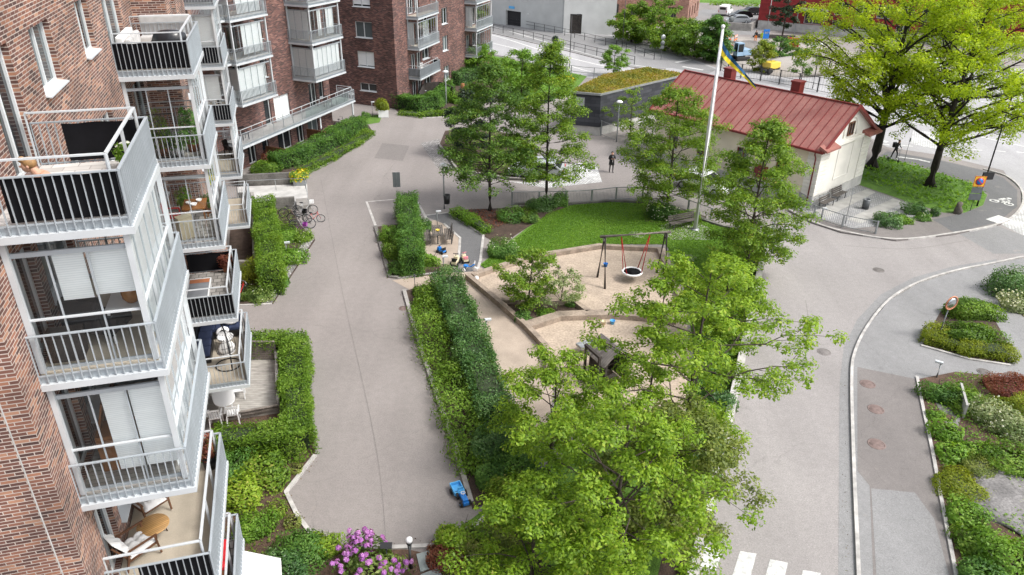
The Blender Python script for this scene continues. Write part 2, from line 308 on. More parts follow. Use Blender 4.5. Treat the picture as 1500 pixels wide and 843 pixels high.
lm('lime', (0.173, 0.270, 0.013), (0.313, 0.432, 0.017), (0.432, 0.540, 0.026), (0.540, 0.594, 0.065), trans=0.5)
lm('hedge', (0.047, 0.115, 0.024), (0.078, 0.182, 0.032), (0.128, 0.257, 0.043), (0.203, 0.338, 0.081))
lm('hedge_light', (0.071, 0.140, 0.020), (0.119, 0.226, 0.022), (0.184, 0.311, 0.033), (0.296, 0.398, 0.075))
lm('hedge_dark', (0.035, 0.087, 0.026), (0.065, 0.152, 0.041), (0.123, 0.239, 0.065), (0.275, 0.406, 0.189), rough=0.35)
lm('fresh', (0.081, 0.176, 0.019), (0.132, 0.264, 0.025), (0.196, 0.352, 0.041), (0.322, 0.439, 0.083))
lm('yellowgreen', (0.11, 0.16, 0.012), (0.18, 0.235, 0.016), (0.26, 0.31, 0.024), (0.36, 0.36, 0.05))
lm('pine', (0.012, 0.028, 0.014), (0.022, 0.045, 0.02), (0.04, 0.07, 0.028), (0.07, 0.09, 0.045), trans=0.1)
lm('rust', (0.13, 0.035, 0.025), (0.20, 0.06, 0.04), (0.27, 0.10, 0.06), (0.25, 0.16, 0.07))
lm('pale', (0.12, 0.19, 0.06), (0.2, 0.27, 0.10), (0.33, 0.38, 0.2), (0.55, 0.56, 0.4))
lm('grass', (0.083, 0.176, 0.015), (0.132, 0.270, 0.022), (0.187, 0.341, 0.033), (0.275, 0.374, 0.066))
lm('rhodo', (0.072, 0.132, 0.030), (0.120, 0.198, 0.042), (0.204, 0.288, 0.066), (0.360, 0.396, 0.144))
lm('white', (0.6, 0.62, 0.5), (0.72, 0.73, 0.65), (0.8, 0.8, 0.76), (0.84, 0.83, 0.8))
lm('purple', (0.36, 0.12, 0.46), (0.47, 0.17, 0.57), (0.58, 0.26, 0.66), (0.7, 0.42, 0.76))
lm('yellow', (0.6, 0.4, 0.01), (0.8, 0.6, 0.02), (0.85, 0.7, 0.05), (0.85, 0.75, 0.15))
mat('inner_twigs', (0.035, 0.055, 0.02), 0.95, 0.5, 6, bump=0.8, bscale=20)
lm('litter', (0.06, 0.04, 0.02), (0.11, 0.075, 0.035), (0.17, 0.12, 0.05), (0.14, 0.17, 0.05), trans=0.1)
# ------------------------------------------------------------------ mesh helpers
def basis(d):
    d = Vector(d).normalized(); a = Vector((0, 0, 1)) if abs(d.z) < 0.95 else Vector((1, 0, 0))
    u = d.cross(a).normalized(); return u, u.cross(d).normalized(), d
class MB:
    def __init__(s): s.v = []; s.f = []; s.m = []; s.sm = []
    def add(s, vs, fs, m=0, smooth=False):
        o = len(s.v); s.v += [tuple(v) for v in vs]; s.f += [tuple(i+o for i in f) for f in fs]; s.m += [m]*len(fs); s.sm += [smooth]*len(fs); return s
    def box(s, x0, x1, y0, y1, z0, z1, m=0, M=None):
        vs = [Vector((x, y, z)) for z in (z0, z1) for x, y in ((x0, y0), (x1, y0), (x1, y1), (x0, y1))]
        if M is not None: vs = [M @ v for v in vs]
        return s.add(vs, [(0, 3, 2, 1), (4, 5, 6, 7), (0, 1, 5, 4), (1, 2, 6, 5), (2, 3, 7, 6), (3, 0, 4, 7)], m)
    def bar(s, p, q, w=0.04, h=None, m=0, up=None):
        p, q = Vector(p), Vector(q); h = h or w; d = (q-p)
        if d.length < 1e-6: return s
        d.normalize(); a = Vector(up) if up else (Vector((0, 0, 1)) if abs(d.z) < 0.95 else Vector((1, 0, 0)))
        u = d.cross(a).normalized(); v = u.cross(d).normalized(); u = u*w/2; v = v*h/2
        vs = [p-u-v, p+u-v, p+u+v, p-u+v, q-u-v, q+u-v, q+u+v, q-u+v]
        return s.add(vs, [(0, 3, 2, 1), (4, 5, 6, 7), (0, 1, 5, 4), (1, 2, 6, 5), (2, 3, 7, 6), (3, 0, 4, 7)], m)
    def tube(s, pts, r, n=8, m=0, cap=True, closed=False):
        pts = [Vector(p) for p in pts]; k = len(pts); rs = r if isinstance(r, (list, tuple)) else [r]*k
        vs = []; pu = None
        for i, p in enumerate(pts):
            a = pts[i-1] if (i > 0 or closed) else pts[i]; b = pts[(i+1) % k] if (i < k-1 or closed) else pts[i]
            d = (b-a); d = d.normalized() if d.length > 1e-9 else Vector((0, 0, 1))
            if pu is None: u, v, _ = basis(d)
            else:
                u = (pu - d*pu.dot(d)); u = u.normalized() if u.length > 1e-6 else basis(d)[0]; v = d.cross(u)
            pu = u
            for j in range(n):
                t = 2*math.pi*j/n; vs.append(p+u*(rs[i]*math.cos(t))+v*(rs[i]*math.sin(t)))
        fs = []
        for i in range(k if closed else k-1):
            for j in range(n):
                a = i*n+j; b = i*n+(j+1) % n; c = ((i+1) % k)*n+(j+1) % n; d = ((i+1) % k)*n+j; fs.append((a, b, c, d))
        if cap and not closed: fs += [tuple(range(n-1, -1, -1)), tuple(range((k-1)*n, k*n))]
        return s.add(vs, fs, m, True)
    def lathe(s, prof, c=(0, 0, 0), n=16, m=0, M=None):
        vs = []; c = Vector(c)
        for r, z in prof:
            for j in range(n):
                t = 2*math.pi*j/n; p = Vector((r*math.cos(t), r*math.sin(t), z)); vs.append((M @ p if M is not None else p)+c)
        fs = [(i*n+j, i*n+(j+1) % n, (i+1)*n+(j+1) % n, (i+1)*n+j) for i in range(len(prof)-1) for j in range(n)]
        if prof[0][0] > 1e-4: fs.append(tuple(range(n-1, -1, -1)))
        if prof[-1][0] > 1e-4: fs.append(tuple(range((len(prof)-1)*n, len(prof)*n)))
        return s.add(vs, fs, m, True)
    def ball(s, c, rx, ry=None, rz=None, n=12, m=0, M=None):
        ry = ry or rx; rz = rz or rx; k = max(5, n//2)
        vs = []; c = Vector(c)
        for i in range(k+1):
            a = math.pi*i/k
            for j in range(n):
                t = 2*math.pi*j/n; p = Vector((rx*math.sin(a)*math.cos(t), ry*math.sin(a)*math.sin(t), -rz*math.cos(a))); vs.append((M @ p if M is not None else p)+c)
        return s.add(vs, [(i*n+j, i*n+(j+1) % n, (i+1)*n+(j+1) % n, (i+1)*n+j) for i in range(k) for j in range(n)], m, True)
    def prism(s, poly, z0, z1, m=0, M=None, top=True, bottom=True):
        n = len(poly); vs = [Vector((p[0], p[1], z0)) for p in poly]+[Vector((p[0], p[1], z1)) for p in poly]
        if M is not None: vs = [M @ v for v in vs]
        fs = [(i, (i+1) % n, n+(i+1) % n, n+i) for i in range(n)]
        if bottom: fs.append(tuple(range(n-1, -1, -1)))
        if top: fs.append(tuple(range(n, 2*n)))
        return s.add(vs, fs, m)
    def quad(s, a, b, c, d, m=0): return s.add([a, b, c, d], [(0, 1, 2, 3)], m)
    def poly(s, pts, m=0): return s.add(pts, [tuple(range(len(pts)))], m)
    def build(s, name, mats, parent=None, world=False, uv=True, bevel=0.0):
        me = bpy.data.meshes.new(name); vs = s.v
        if world and parent is not None:
            inv = wm(parent).inverted(); vs = [tuple(inv @ Vector(v)) for v in vs]
        me.from_pydata(vs, [], s.f); me.update()
        if isinstance(mats, str): mats = [mats]
        for k in mats: me.materials.append(MATS[k])
        if s.f:
            me.polygons.foreach_set('material_index', s.m); me.polygons.foreach_set('use_smooth', s.sm)
            bm = bmesh.new(); bm.from_mesh(me)
            if len(s.f) < 30000: bmesh.ops.recalc_face_normals(bm, faces=bm.faces)
            if bevel: bmesh.ops.bevel(bm, geom=bm.edges[:], offset=bevel, segments=2, profile=0.6, affect='EDGES', clamp_overlap=True)
            if uv:
                ul = bm.loops.layers.uv.new('UVMap')
                for f in bm.faces:
                    nr = f.normal
                    if abs(nr.z) > 0.75:
                        for lp in f.loops: lp[ul].uv = (lp.vert.co.x, lp.vert.co.y)
                    else:
                        tx, ty = -nr.y, nr.x; k = math.hypot(tx, ty) or 1; tx /= k; ty /= k; cz = max(0.2, math.sqrt(max(0, 1-nr.z*nr.z)))
                        for lp in f.loops: lp[ul].uv = (lp.vert.co.x*tx+lp.vert.co.y*ty, lp.vert.co.z/cz)
            bm.to_mesh(me); bm.free()
            for p in me.polygons: pass
        o = bpy.data.objects.new(name, me); COL.objects.link(o)
        if parent is not None: o.parent = parent
        return o
def wm(o):
    m = Matrix.Translation(o.location) @ o.rotation_euler.to_matrix().to_4x4() @ Matrix.Diagonal((*o.scale, 1))
    return wm(o.parent) @ m if o.parent else m
def tag(o, label, cat, group=None, kind=None):
    if label: o['label'] = label
    if cat: o['category'] = cat
    if group: o['group'] = group
    if kind: o['kind'] = kind
    return o
def thing(name, label, cat, loc=(0, 0, 0), rotz=0.0, group=None):
    o = bpy.data.objects.new(name, None); COL.objects.link(o); o.empty_display_size = 0.3
    o.location = loc; o.rotation_euler = (0, 0, rotz); return tag(o, label, cat, group)
def kids(o): return [c for c in bpy.data.objects if c.parent == o]
def dup(root, loc, rotz=None, label=None, group=None, scale=None):
    r = root.copy(); COL.objects.link(r); r.location = loc
    if rotz is not None: r.rotation_euler = (0, 0, rotz)
    if scale: r.scale = scale if isinstance(scale, (tuple, list)) else (scale,)*3
    if label: r['label'] = label
    if group: r['group'] = group
    for ch in kids(root):
        c = ch.copy(); COL.objects.link(c); c.parent = r
        for g in kids(ch):
            d = g.copy(); COL.objects.link(d); d.parent = c
    return r
def single(name, mb, mats, label, cat, loc=(0, 0, 0), rotz=0.0, group=None, world=False, bevel=0.0):
    """a thing that is one mesh; mb local to loc, or in world coordinates"""
    if world:
        mb.v = [(v[0]-loc[0], v[1]-loc[1], v[2]-loc[2]) for v in mb.v]
    o = mb.build(name, mats, None, bevel=bevel); o.location = loc; o.rotation_euler = (0, 0, rotz); return tag(o, label, cat, group)
def struct(name, mb, mats):
    o = mb.build(name, mats); o['kind'] = 'structure'; return o
def sheet(name, pts, z, m, pixels=True, sm=0, base=0.0):
    p = GG(pts, base) if pixels else [Vector((q[0], q[1], 0)) for q in pts]
    if sm: p = smooth(p, sm, True)
    mb = MB(); mb.poly([(q.x, q.y, z) for q in p]); return struct(name, mb, m)
def ribbon(mb, path, wdt, z0, z1, m=0):
    """kerb-like strip along a ground path, with thickness"""
    P = [Vector((p[0], p[1], 0)) for p in path]; n = len(P); L = []; Rr = []
    for i in range(n):
        d = (P[min(i+1, n-1)]-P[max(i-1, 0)]); d.normalize(); o = Vector((-d.y, d.x, 0))*wdt/2; L.append(P[i]+o); Rr.append(P[i]-o)
    for i in range(n-1):
        a, b, c, d = L[i], L[i+1], Rr[i+1], Rr[i]
        mb.add([(q.x, q.y, zz) for zz in (z0, z1) for q in (a, b, c, d)], [(4, 5, 6, 7), (0, 1, 5, 4), (2, 3, 7, 6)]+([(3, 0, 4, 7)] if i == 0 else [])+([(1, 2, 6, 5)] if i == n-2 else []), m)
    return mb
# ------------------------------------------------------------------ foliage
def leaf_mesh(name, P, Nrm, size, tint, mtl, seed=0, wide=0.5, var=0.35):
    """P (n,3) leaf positions, Nrm (n,3) facing; each leaf one bent kite of two faces"""
    g = np.random.default_rng(seed); n = len(P)
    Nrm = Nrm/np.maximum(np.linalg.norm(Nrm, axis=1, keepdims=True), 1e-6)
    r = g.normal(size=(n, 3)); T = np.cross(Nrm, r); T /= np.maximum(np.linalg.norm(T, axis=1, keepdims=True), 1e-6); S = np.cross(Nrm, T)
    L = (size*(1+var*(g.random(n)*2-1)))[:, None]; Wd = L*wide
    v = np.empty((n, 5, 3)); drop = Nrm*L*0.18
    v[:, 0] = P-T*L*0.5-drop*0.6; v[:, 1] = P-S*Wd*0.5+T*L*0.06; v[:, 2] = P+T*L*0.5-drop; v[:, 3] = P+S*Wd*0.5+T*L*0.06; v[:, 4] = P+Nrm*L*0.05+T*L*0.03
    me = bpy.data.meshes.new(name); me.vertices.add(n*4); me.vertices.foreach_set('co', v[:, :4].reshape(-1).astype(np.float32))
    me.loops.add(n*4); me.polygons.add(n)
    me.loops.foreach_set('vertex_index', np.arange(n*4, dtype=np.int32)); me.polygons.foreach_set('loop_start', np.arange(0, n*4, 4, dtype=np.int32))
    try: me.polygons.foreach_set('loop_total', np.full(n, 4, dtype=np.int32))
    except Exception: pass
    me.update(calc_edges=True)
    a = me.attributes.new('tint', 'FLOAT', 'FACE'); a.data.foreach_set('value', np.clip(tint, 0, 1).astype(np.float32))
    me.materials.append(MATS[mtl]); return me
def link(name, me, parent=None):
    o = bpy.data.objects.new(name, me); COL.objects.link(o)
    if parent is not None: o.parent = parent
    return o
def tree(name, label, loc, h, rad, zb, n_limb=16, leaf='oak', lsize=0.2, per=60, tuft=0.5, sub=4, trunk=0.14, seed=1, bark='bark', prof=None, group=None, lean=(0, 0), up=0.35, fork=0, squash=0.55, cat='tree', tw=0.05, inner=True, mixed=None):
    g = np.random.default_rng(seed); rr = random.Random(seed)
    root = thing(name, label, cat, loc, 0, group)
    prof = prof or (lambda q: max(0.12, math.sin(math.pi*min(1, 0.12+0.83*q)))**0.75)
    T = MB(); top = Vector((lean[0], lean[1], h*0.93))
    def axis(z): q = z/h; return Vector((lean[0]*q*q+0.05*math.sin(5*q+seed), lean[1]*q*q+0.05*math.cos(4*q+seed), z))
    zt = [h*0.95*i/10 for i in range(11)]
    T.tube([axis(z) for z in zt], [trunk*(1.5 if i == 0 else 1)*(1-0.92*(i/10)**0.8)+0.008 for i in range(11)], 9)
    C = []; B = MB()
    ga = 2.39996; ph = rr.random()*6.28
    for i in range(n_limb):
        q = (i+0.5)/n_limb; ze = zb+(h-zb)*q; az = ph+i*ga+rr.uniform(-.35, .35)
        re = rad*prof(q)*rr.uniform(0.72, 1.12)
        zs = max(zb*0.55, ze-re*up-rr.uniform(0.0, 0.4)); s0 = axis(min(zs, h*0.9))
        e = axis(ze)+Vector((math.cos(az)*re, math.sin(az)*re, rr.uniform(-.25, .25)))
        mid = s0.lerp(e, 0.5)+Vector((0, 0, re*0.10*rr.uniform(-.6, 1.4)))+Vector((rr.uniform(-.12, .12), rr.uniform(-.12, .12), 0))*re
        pts = [s0, s0.lerp(mid, 0.55), mid, mid.lerp(e, 0.55)+Vector((0, 0, 0.03*re)), e]; rb = max(0.018, trunk*0.42*(1-0.6*q)*min(1, re/rad+0.25))
        B.tube(pts, [rb, rb*0.8, rb*0.6, rb*0.4, rb*0.18], 6)
        C.append((e, 1.0))
        nsub = max(2, int(sub*min(1.3, re/rad+0.35)))
        for k in range(nsub):
            f = 0.3+0.65*(k+rr.random()*0.7)/nsub; a = pts[0].lerp(pts[2], f*2) if f < 0.5 else pts[2].lerp(pts[4], f*2-1)
            dv = Vector((math.cos(az+rr.choice((-1, 1))*rr.uniform(.5, 1.4)), math.sin(az+rr.choice((-1, 1))*rr.uniform(.5, 1.4)), rr.uniform(-.25, .75)))
            b = a+dv*re*rr.uniform(.2, .42); B.tube([a, a.lerp(b, 0.5)+Vector((0, 0, .04)), b], [rb*0.35, rb*0.22, 0.006], 4)
            C.append((b, rr.uniform(.7, 1.0)))
            if inner and rr.random() < .7: C.append((a.lerp(b, 0.55)+Vector((0, 0, .1)), rr.uniform(.5, .8)))
    C.append((axis(h*0.97), 0.8)); C.append((axis(h*0.9), .8))
    Ps, Ns, Ts = [], [], []
    for c, s in C:
        m = max(6, int(per*s*s)); d = g.normal(size=(m, 3)); d /= np.linalg.norm(d, axis=1, keepdims=True); r = g.random(m)**(1/2.2)
        off = d*r[:, None]*np.array([1, 1, squash])*tuft*s; Ps.append(np.array(c)[None]+off)
        Ns.append(d*0.75+np.array([0, 0, 0.85])+g.normal(size=(m, 3))*0.35); Ts.append(np.clip(g.normal(0.36+0.22*(rr.random()-.5), 0.2, m), 0, 1))
    P = np.concatenate(Ps); N = np.concatenate(Ns); t = np.concatenate(Ts)
    me = leaf_mesh('crown', P, N, lsize, t, LF[leaf], seed)
    link('crown', me, root); tr = T.build('trunk', bark, root, uv=False); B.build('limbs', bark, tr, uv=False)
    return root
def lump(d, k, g):
    s = np.ones(len(d))
    for i in range(5):
        v = g.normal(size=3); v /= np.linalg.norm(v); s += k*np.maximum(0, d@v)**6*g.uniform(0.3, 1.0)
    for i in range(4):
        v = g.normal(size=3)*3.2; s += k*0.25*np.sin(d@v+g.random()*6)
    return s
_shrub_cache = {}
def shrub_mesh(leaf, wx, wy, hh, lsize, dens, seed, flower=None, ffrac=0.08, fsize=0.1, k=0.3):
    g = np.random.default_rng(seed)
    area = math.pi*(wx*wy/4)+math.pi*(wx+wy)/2*hh*0.8; n = int(min(16000, max(200, 2.7*dens*area/(lsize*lsize))))
    d = g.normal(size=(n, 3)); d[:, 2] = np.abs(d[:, 2])*0.9-0.12; d /= np.linalg.norm(d, axis=1, keepdims=True)
    s = lump(d, k*1.5, g)*(1-0.42*g.random(n)**1.8)*np.where(g.random(n) < .14, 1+.16*g.random(n), 1); s = s/np.percentile(s, 97)
    bx = np.array([wx/2, wy/2, hh*0.92]); dd = np.sign(d)*np.abs(d)**0.82; d = d.copy()
    P = dd*bx*s[:, None]; P[:, 2] = np.maximum(P[:, 2]+0.08*hh, 0.03)
    N = d*1.0+np.array([0, 0, 0.55])+g.normal(size=(n, 3))*0.5
    t = np.clip(g.normal(0.4, 0.19, n)+0.22*np.sin(P@g.normal(size=3)*2.2/max(hh, .6)+1), 0, 1)
    return leaf_mesh('foliage', P, N, lsize, t, LF[leaf], seed), P, d, s
def shrub(name, label, loc, wx, wy, hh, leaf='hedge', lsize=0.12, dens=1.5, seed=1, rot=0.0, group=None, flower=None, nf=0, fsize=0.07, k=0.3, cat='shrub'):
    root = thing(name, label, cat, loc, rot, group)
    me, P, d, s = shrub_mesh(leaf, wx, wy, hh, lsize, dens, seed, k=k); link('foliage', me, root)
    st = MB(); rr = random.Random(seed)
    for i in range(6):
        a = rr.random()*6.28; st.tube([(0.05*math.cos(a), 0.05*math.sin(a), 0), (wx*.16*math.cos(a), wy*.16*math.sin(a), hh*.4), (wx*.3*math.cos(a), wy*.3*math.sin(a), hh*.72)], [.02, .014, .006], 5)
    st.build('stems', 'bark_dark', root, uv=False)
    if flower and nf:
        g = np.random.default_rng(seed+9); outer = np.where((s > np.percentile(s, 55)) & (d[:, 2] > -0.05))[0]; ix = g.choice(outer, min(nf, len(outer)), replace=False)
        Q, N2 = [], []
        per = 14 if fsize > 0.09 else 5
        for i in ix:
            e = g.normal(size=(per, 3)); e /= np.linalg.norm(e, axis=1, keepdims=True); e[:, 2] = np.abs(e[:, 2])
            Q.append(P[i]*1.03+e*fsize*(0.5 if per == 14 else .7)+np.array([0, 0, .03])); N2.append(e)
        Q = np.concatenate(Q); N2 = np.concatenate(N2)
        fm = leaf_mesh('blossom', Q, N2, fsize*0.75, g.random(len(Q)), LF[flower], seed, wide=0.9); link('blossom', fm, root)
    return root
def box_hedge(name, label, path, wdt, hh, leaf='hedge', lsize=0.09, dens=1.6, seed=1, group=None, closed=False, rough=0.12, core=True):
    """clipped hedge along a world path; leaves over the faces of the clipped body"""
    g = np.random.default_rng(seed); P3 = [Vector((p[0], p[1], 0)) for p in path]; base = sum(P3, Vector())/len(P3)
    root = thing(name, label, 'hedge', base, 0, group); Ps, Ns = [], []; core_mb = MB()
    for i in range(len(P3)-1):
        a, b = P3[i]-base, P3[i+1]-base; d = b-a; ln = d.length; d.normalize(); sd = Vector((-d.y, d.x, 0))
        if core: core_mb.bar(a-d*0.0+Vector((0, 0, hh*.45)), b+Vector((0, 0, hh*.45)), wdt*0.62, hh*0.78, 0, up=(0, 0, 1))
        def put(n, fn):
            q = fn(g.random(n), g.random(n)); Ps.append(q[0]); Ns.append(q[1])
        da, sa = np.array(d), np.array(sd); aa = np.array(a); ext = wdt/2
        dn = dens*2.6; nt_ = int(1.25*dn*(ln+wdt*.6)*wdt/(lsize*lsize)); ns_ = int(dn*(ln+wdt*.6)*hh/(lsize*lsize))
        put(nt_, lambda u, v: (aa+da*((u*(ln+wdt*.6)-wdt*.3)[:, None])+sa*((v-.5)*wdt)[:, None]+np.array([0, 0, hh])*np.ones((len(u), 1)), np.tile(np.array([0, 0, 1.0]), (len(u), 1))))
        for sg in (-1, 1):
            put(ns_, lambda u, v: (aa+da*((u*(ln+wdt*.6)-wdt*.3)[:, None])+sa*sg*ext+np.array([0, 0, 1])*(v*hh)[:, None], np.tile(sa*sg, (len(u), 1))))
        for e, sg in ((0, -1), (ln, 1)):
            if (i == 0 and e == 0) or (i == len(P3)-2 and e > 0):
                ne = int(dn*wdt*hh/(lsize*lsize)); put(ne, lambda u, v: (aa+da*(e+sg*wdt*.3)+sa*((u-.5)*wdt)[:, None]+np.array([0, 0, 1])*(v*hh)[:, None], np.tile(da*sg, (len(u), 1))))
    P = np.concatenate(Ps); N = np.concatenate(Ns)
    w1 = np.sin(P@np.array([1.7, 2.3, 1.1]))+np.sin(P@np.array([-3.1, 1.9, 2.7])+1)+0.6*np.sin(P@np.array([6.3, -5.1, 4.7]))
    P = P+N*(rough*0.5*w1+rough*0.8*np.sin(P@np.array([.9, -.7, .4])+seed)-np.abs(g.normal(size=len(P)))*rough*1.1)[:, None]+g.normal(size=P.shape)*rough*0.45
    zc = P[:, 2]/hh; P[:, 2] = np.maximum(P[:, 2], 0.02)
    t = np.clip(g.normal(0.4, 0.19, len(P))+0.1*w1, 0, 1)
    me = leaf_mesh('foliage', P, N+np.array([0, 0, .35])+g.normal(size=P.shape)*0.55, lsize, t, LF[leaf], seed); link('foliage', me, root)
    if core: core_mb.build('branches', 'inner_twigs', root, uv=False)
    return root
def scatter_poly(pts, n, g):
    """random points inside a world polygon"""
    xs = np.array([p[0] for p in pts]); ys = np.array([p[1] for p in pts]); out = []
    while len(out) < n:
        q = np.column_stack([g.uniform(xs.min(), xs.max(), n*3), g.uniform(ys.min(), ys.max(), n*3)])
        ins = np.zeros(len(q), bool); j = len(xs)-1
        for i in range(len(xs)):
            c = ((ys[i] > q[:, 1]) != (ys[j] > q[:, 1])); xi = (xs[j]-xs[i])*(q[:, 1]-ys[i])/((ys[j]-ys[i]) or 1e-9)+xs[i]; ins ^= c & (q[:, 0] < xi); j = i
        out += list(q[ins])
    return np.array(out[:n])
def cover(name, pts, hh, leaf, lsize, dens, seed, kind='stuff', label=None, cat=None, world=False, zb=0.0, mound=0.5):
    """uncountable low planting over a polygon"""
    W_ = [Vector(p) for p in pts] if world else GG(pts, 0); g = np.random.default_rng(seed)
    ar = abs(sum(W_[i].x*W_[(i+1) % len(W_)].y-W_[(i+1) % len(W_)].x*W_[i].y for i in range(len(W_))))/2
    n = int(min(95000, 2.2*dens*ar/(lsize*lsize))); q = scatter_poly(W_, n, g)
    hz = hh*(1-mound+mound*(0.5+0.25*np.sin(q[:, 0]*2.1+q[:, 1]*1.3)+0.25*np.sin(q[:, 0]*-1.4+q[:, 1]*3.1+2)))*(0.55+0.45*g.random(n))
    P = np.column_stack([q, hz+zb]); N = g.normal(size=(n, 3))*0.55+np.array([0, 0, 1.0])
    t = np.clip(g.normal(.4, .2, n)+.12*np.sin(q[:, 0]*1.1-q[:, 1]*.9), 0, 1)
    o = link(name, leaf_mesh(name, P, N, lsize, t, LF[leaf], seed)); tag(o, label, cat, None, kind); return o
# ================================================================== GROUND
mb = MB(); mb.poly([(-400, -150, 0), (500, -150, 0), (500, 700, 0), (-400, 700, 0)]); struct('courtyard_ground', mb, 'asphalt')
sheet('main_road', [(560, 18), (709, 27), (850, 43), (935, 58), (1050, 100), (1105, 104), (1250, 112), (1500, 100), (2300, 130), (2300, 420), (1500, 298), (1470, 250), (1380, 228), (1300, 216), (1235, 180), (1000, 128), (860, 114), (711, 76), (600, 60)], .004, 'asphalt_road')
sheet('street', [(1170, 312), (1135, 340), (1112, 400), (1080, 560), (1052, 690), (1022, 843), (985, 1010), (1262, 1010), (1258, 843), (1250, 650), (1248, 560), (1252, 515), (1272, 475), (1305, 437), (1350, 412), (1400, 396), (1460, 384), (1520, 371), (1800, 340), (1800, 300), (1500, 298), (1478, 320), (1400, 342), (1313, 350), (1233, 338)], .006, 'asphalt_street')
# raised corner pavement carrying the house, the forecourt and the verge
CORNER = [(1155, 308), (1187, 325), (1233, 340), (1313, 352), (1397, 343), (1467, 328), (1496, 304), (1495, 278), (1473, 259), (1440, 249), (1380, 235), (1320, 225), (1285, 214), (1262, 190), (1180, 225)]
KZ = 0.11
def raised(name, pts, z1, m, sm=0, zb=-.2):
    P = GG(pts, z1); P = smooth(P, sm, True) if sm else P
    b = MB(); b.prism([(p.x, p.y) for p in P], zb, z1, bottom=False); return struct(name, b, m)
raised('corner_pavement', CORNER, KZ, 'asphalt_brown')
def kerb(name, pts, m, wdt=.14, z0=-.05, z1=.12, sm=5, base=0.0):
    b = MB(); P = GG(pts, base); P = smooth(P, sm) if sm else P; ribbon(b, P, wdt, z0, z1); return struct(name, b, m)
kerb('kerb', CORNER[:10], 'kerb_light', .15, -.05, KZ+.006)
def over(name, pts, m, dz=.004, sm=0): return sheet(name, pts, KZ+dz, m, base=KZ, sm=sm)
over('cycle_path', [(1380, 330), (1366, 322), (1410, 313), (1440, 302), (1448, 285), (1425, 268), (1350, 244), (1290, 228), (1300, 222), (1380, 236), (1440, 250), (1470, 261), (1490, 279), (1490, 303), (1462, 326), (1397, 341)], 'asphalt_dark')
over('house_forecourt', [(1160, 303), (1187, 296), (1258, 272), (1330, 298), (1368, 313), (1320, 328), (1250, 335), (1195, 318)], 'setts', .006)
for q in ([(1194, 309), (1271, 277), (1283, 282), (1212, 318)], [(1240, 322), (1308, 291), (1324, 297), (1262, 328)]): over('paving_band', q, 'slab_stone', .012)
over('verge', [(1258, 271), (1264, 243), (1292, 230), (1350, 246), (1424, 269), (1446, 286), (1440, 301), (1413, 312), (1382, 312), (1330, 296)], 'lawn', .010)
sheet('light_setts', [(1462, 327), (1497, 304), (1497, 280), (1560, 300), (1560, 352), (1500, 346)], .012, 'cobble_light')
sheet('asphalt_patch', [(1405, 343), (1460, 331), (1500, 346), (1560, 356), (1560, 372), (1455, 372)], .010, 'asphalt_grey')
sheet('street_gutter', [(1232, 1000), (1228, 843), (1229, 680), (1230, 560), (1236, 510), (1256, 468), (1290, 432), (1338, 407), (1395, 391), (1460, 380), (1460, 384), (1400, 396), (1350, 412), (1305, 437), (1272, 475), (1252, 515), (1248, 560), (1250, 680), (1256, 843), (1260, 1000)], .011, 'asphalt_grey')
# right-hand pavement, raised, with its kerb
RK = [(1262, 1010), (1257, 843), (1250, 680), (1247, 560), (1251, 520), (1270, 480), (1303, 440), (1346, 415), (1400, 398), (1460, 386), (1525, 373), (1700, 345)]
raised('pavement', RK+[(2100, 420), (2100, 1100)], KZ, 'asphalt_grey')
kerb('kerb', RK, 'kerb_light', .13, -.05, KZ+.005)
over('pavement_patch', [(1256, 538), (1344, 556), (1352, 600), (1370, 700), (1396, 843), (1425, 1000), (1288, 1000), (1279, 843), (1274, 712), (1256, 690)], 'asphalt_brown')
over('pavement_repair', [(1276, 716), (1340, 722), (1368, 760), (1390, 843), (1410, 950), (1290, 950)], 'asphalt_grey', .009)
over('planting_bed', [(1350, 507), (1378, 456), (1440, 440), (1474, 498), (1478, 533), (1420, 526)], 'soil', .008)
over('planting_bed', [(1450, 425), (1480, 405), (1560, 395), (1700, 500), (1500, 465)], 'soil', .009)
over('planting_bed', [(1344, 556), (1400, 545), (1500, 556), (1650, 570), (1900, 1000), (1425, 1000), (1402, 843), (1380, 730), (1364, 650), (1353, 600)], 'bark_mulch', .012)
kerb('kerb', [(1343, 553), (1352, 600), (1364, 655), (1379, 735), (1400, 843), (1422, 960)], 'kerb_light', .13, .0, KZ+.07, base=KZ)
kerb('kerb', [(1349, 507), (1420, 527), (1480, 536)], 'kerb_light', .13, .0, KZ+.07, 0, base=KZ)
over('stone_paving', [(1370, 590), (1395, 585), (1410, 600), (1400, 640), (1385, 620)], 'rock', .02)
# courtyard surfaces
sheet('bench_gravel', [(606, 330), (640, 322), (652, 330), (672, 348), (671, 372), (656, 392), (612, 400)], .005, 'gravel_path')
sheet('footpath', [(622, 317), (654, 312), (707, 345), (704, 378), (694, 398), (668, 400), (673, 378), (674, 349), (652, 329)], .009, 'asphalt_dark')
sheet('gravel_walk', [(575, 411), (640, 402), (690, 396), (705, 392), (712, 400), (692, 412), (745, 462), (803, 512), (812, 565), (800, 640), (745, 610), (730, 560), (700, 490), (680, 440), (662, 420), (600, 425)], .007, 'gravel_path')
sheet('sand', [(688, 410), (820, 370), (880, 362), (974, 364), (988, 400), (1004, 440), (1010, 520), (1000, 640), (850, 660), (820, 600), (803, 515), (745, 462)], .010, 'sand')
sheet('lawn', [(703, 388), (718, 398), (770, 380), (878, 358), (976, 358), (1006, 432), (1016, 520), (1004, 640), (850, 658), (770, 700), (692, 760), (640, 800), (610, 830), (640, 1000), (985, 1010), (1015, 860), (1050, 690), (1078, 560), (1108, 410), (1128, 345), (1060, 332), (1015, 318), (970, 301), (900, 295), (838, 299), (800, 312), (758, 345)], .013, 'lawn')
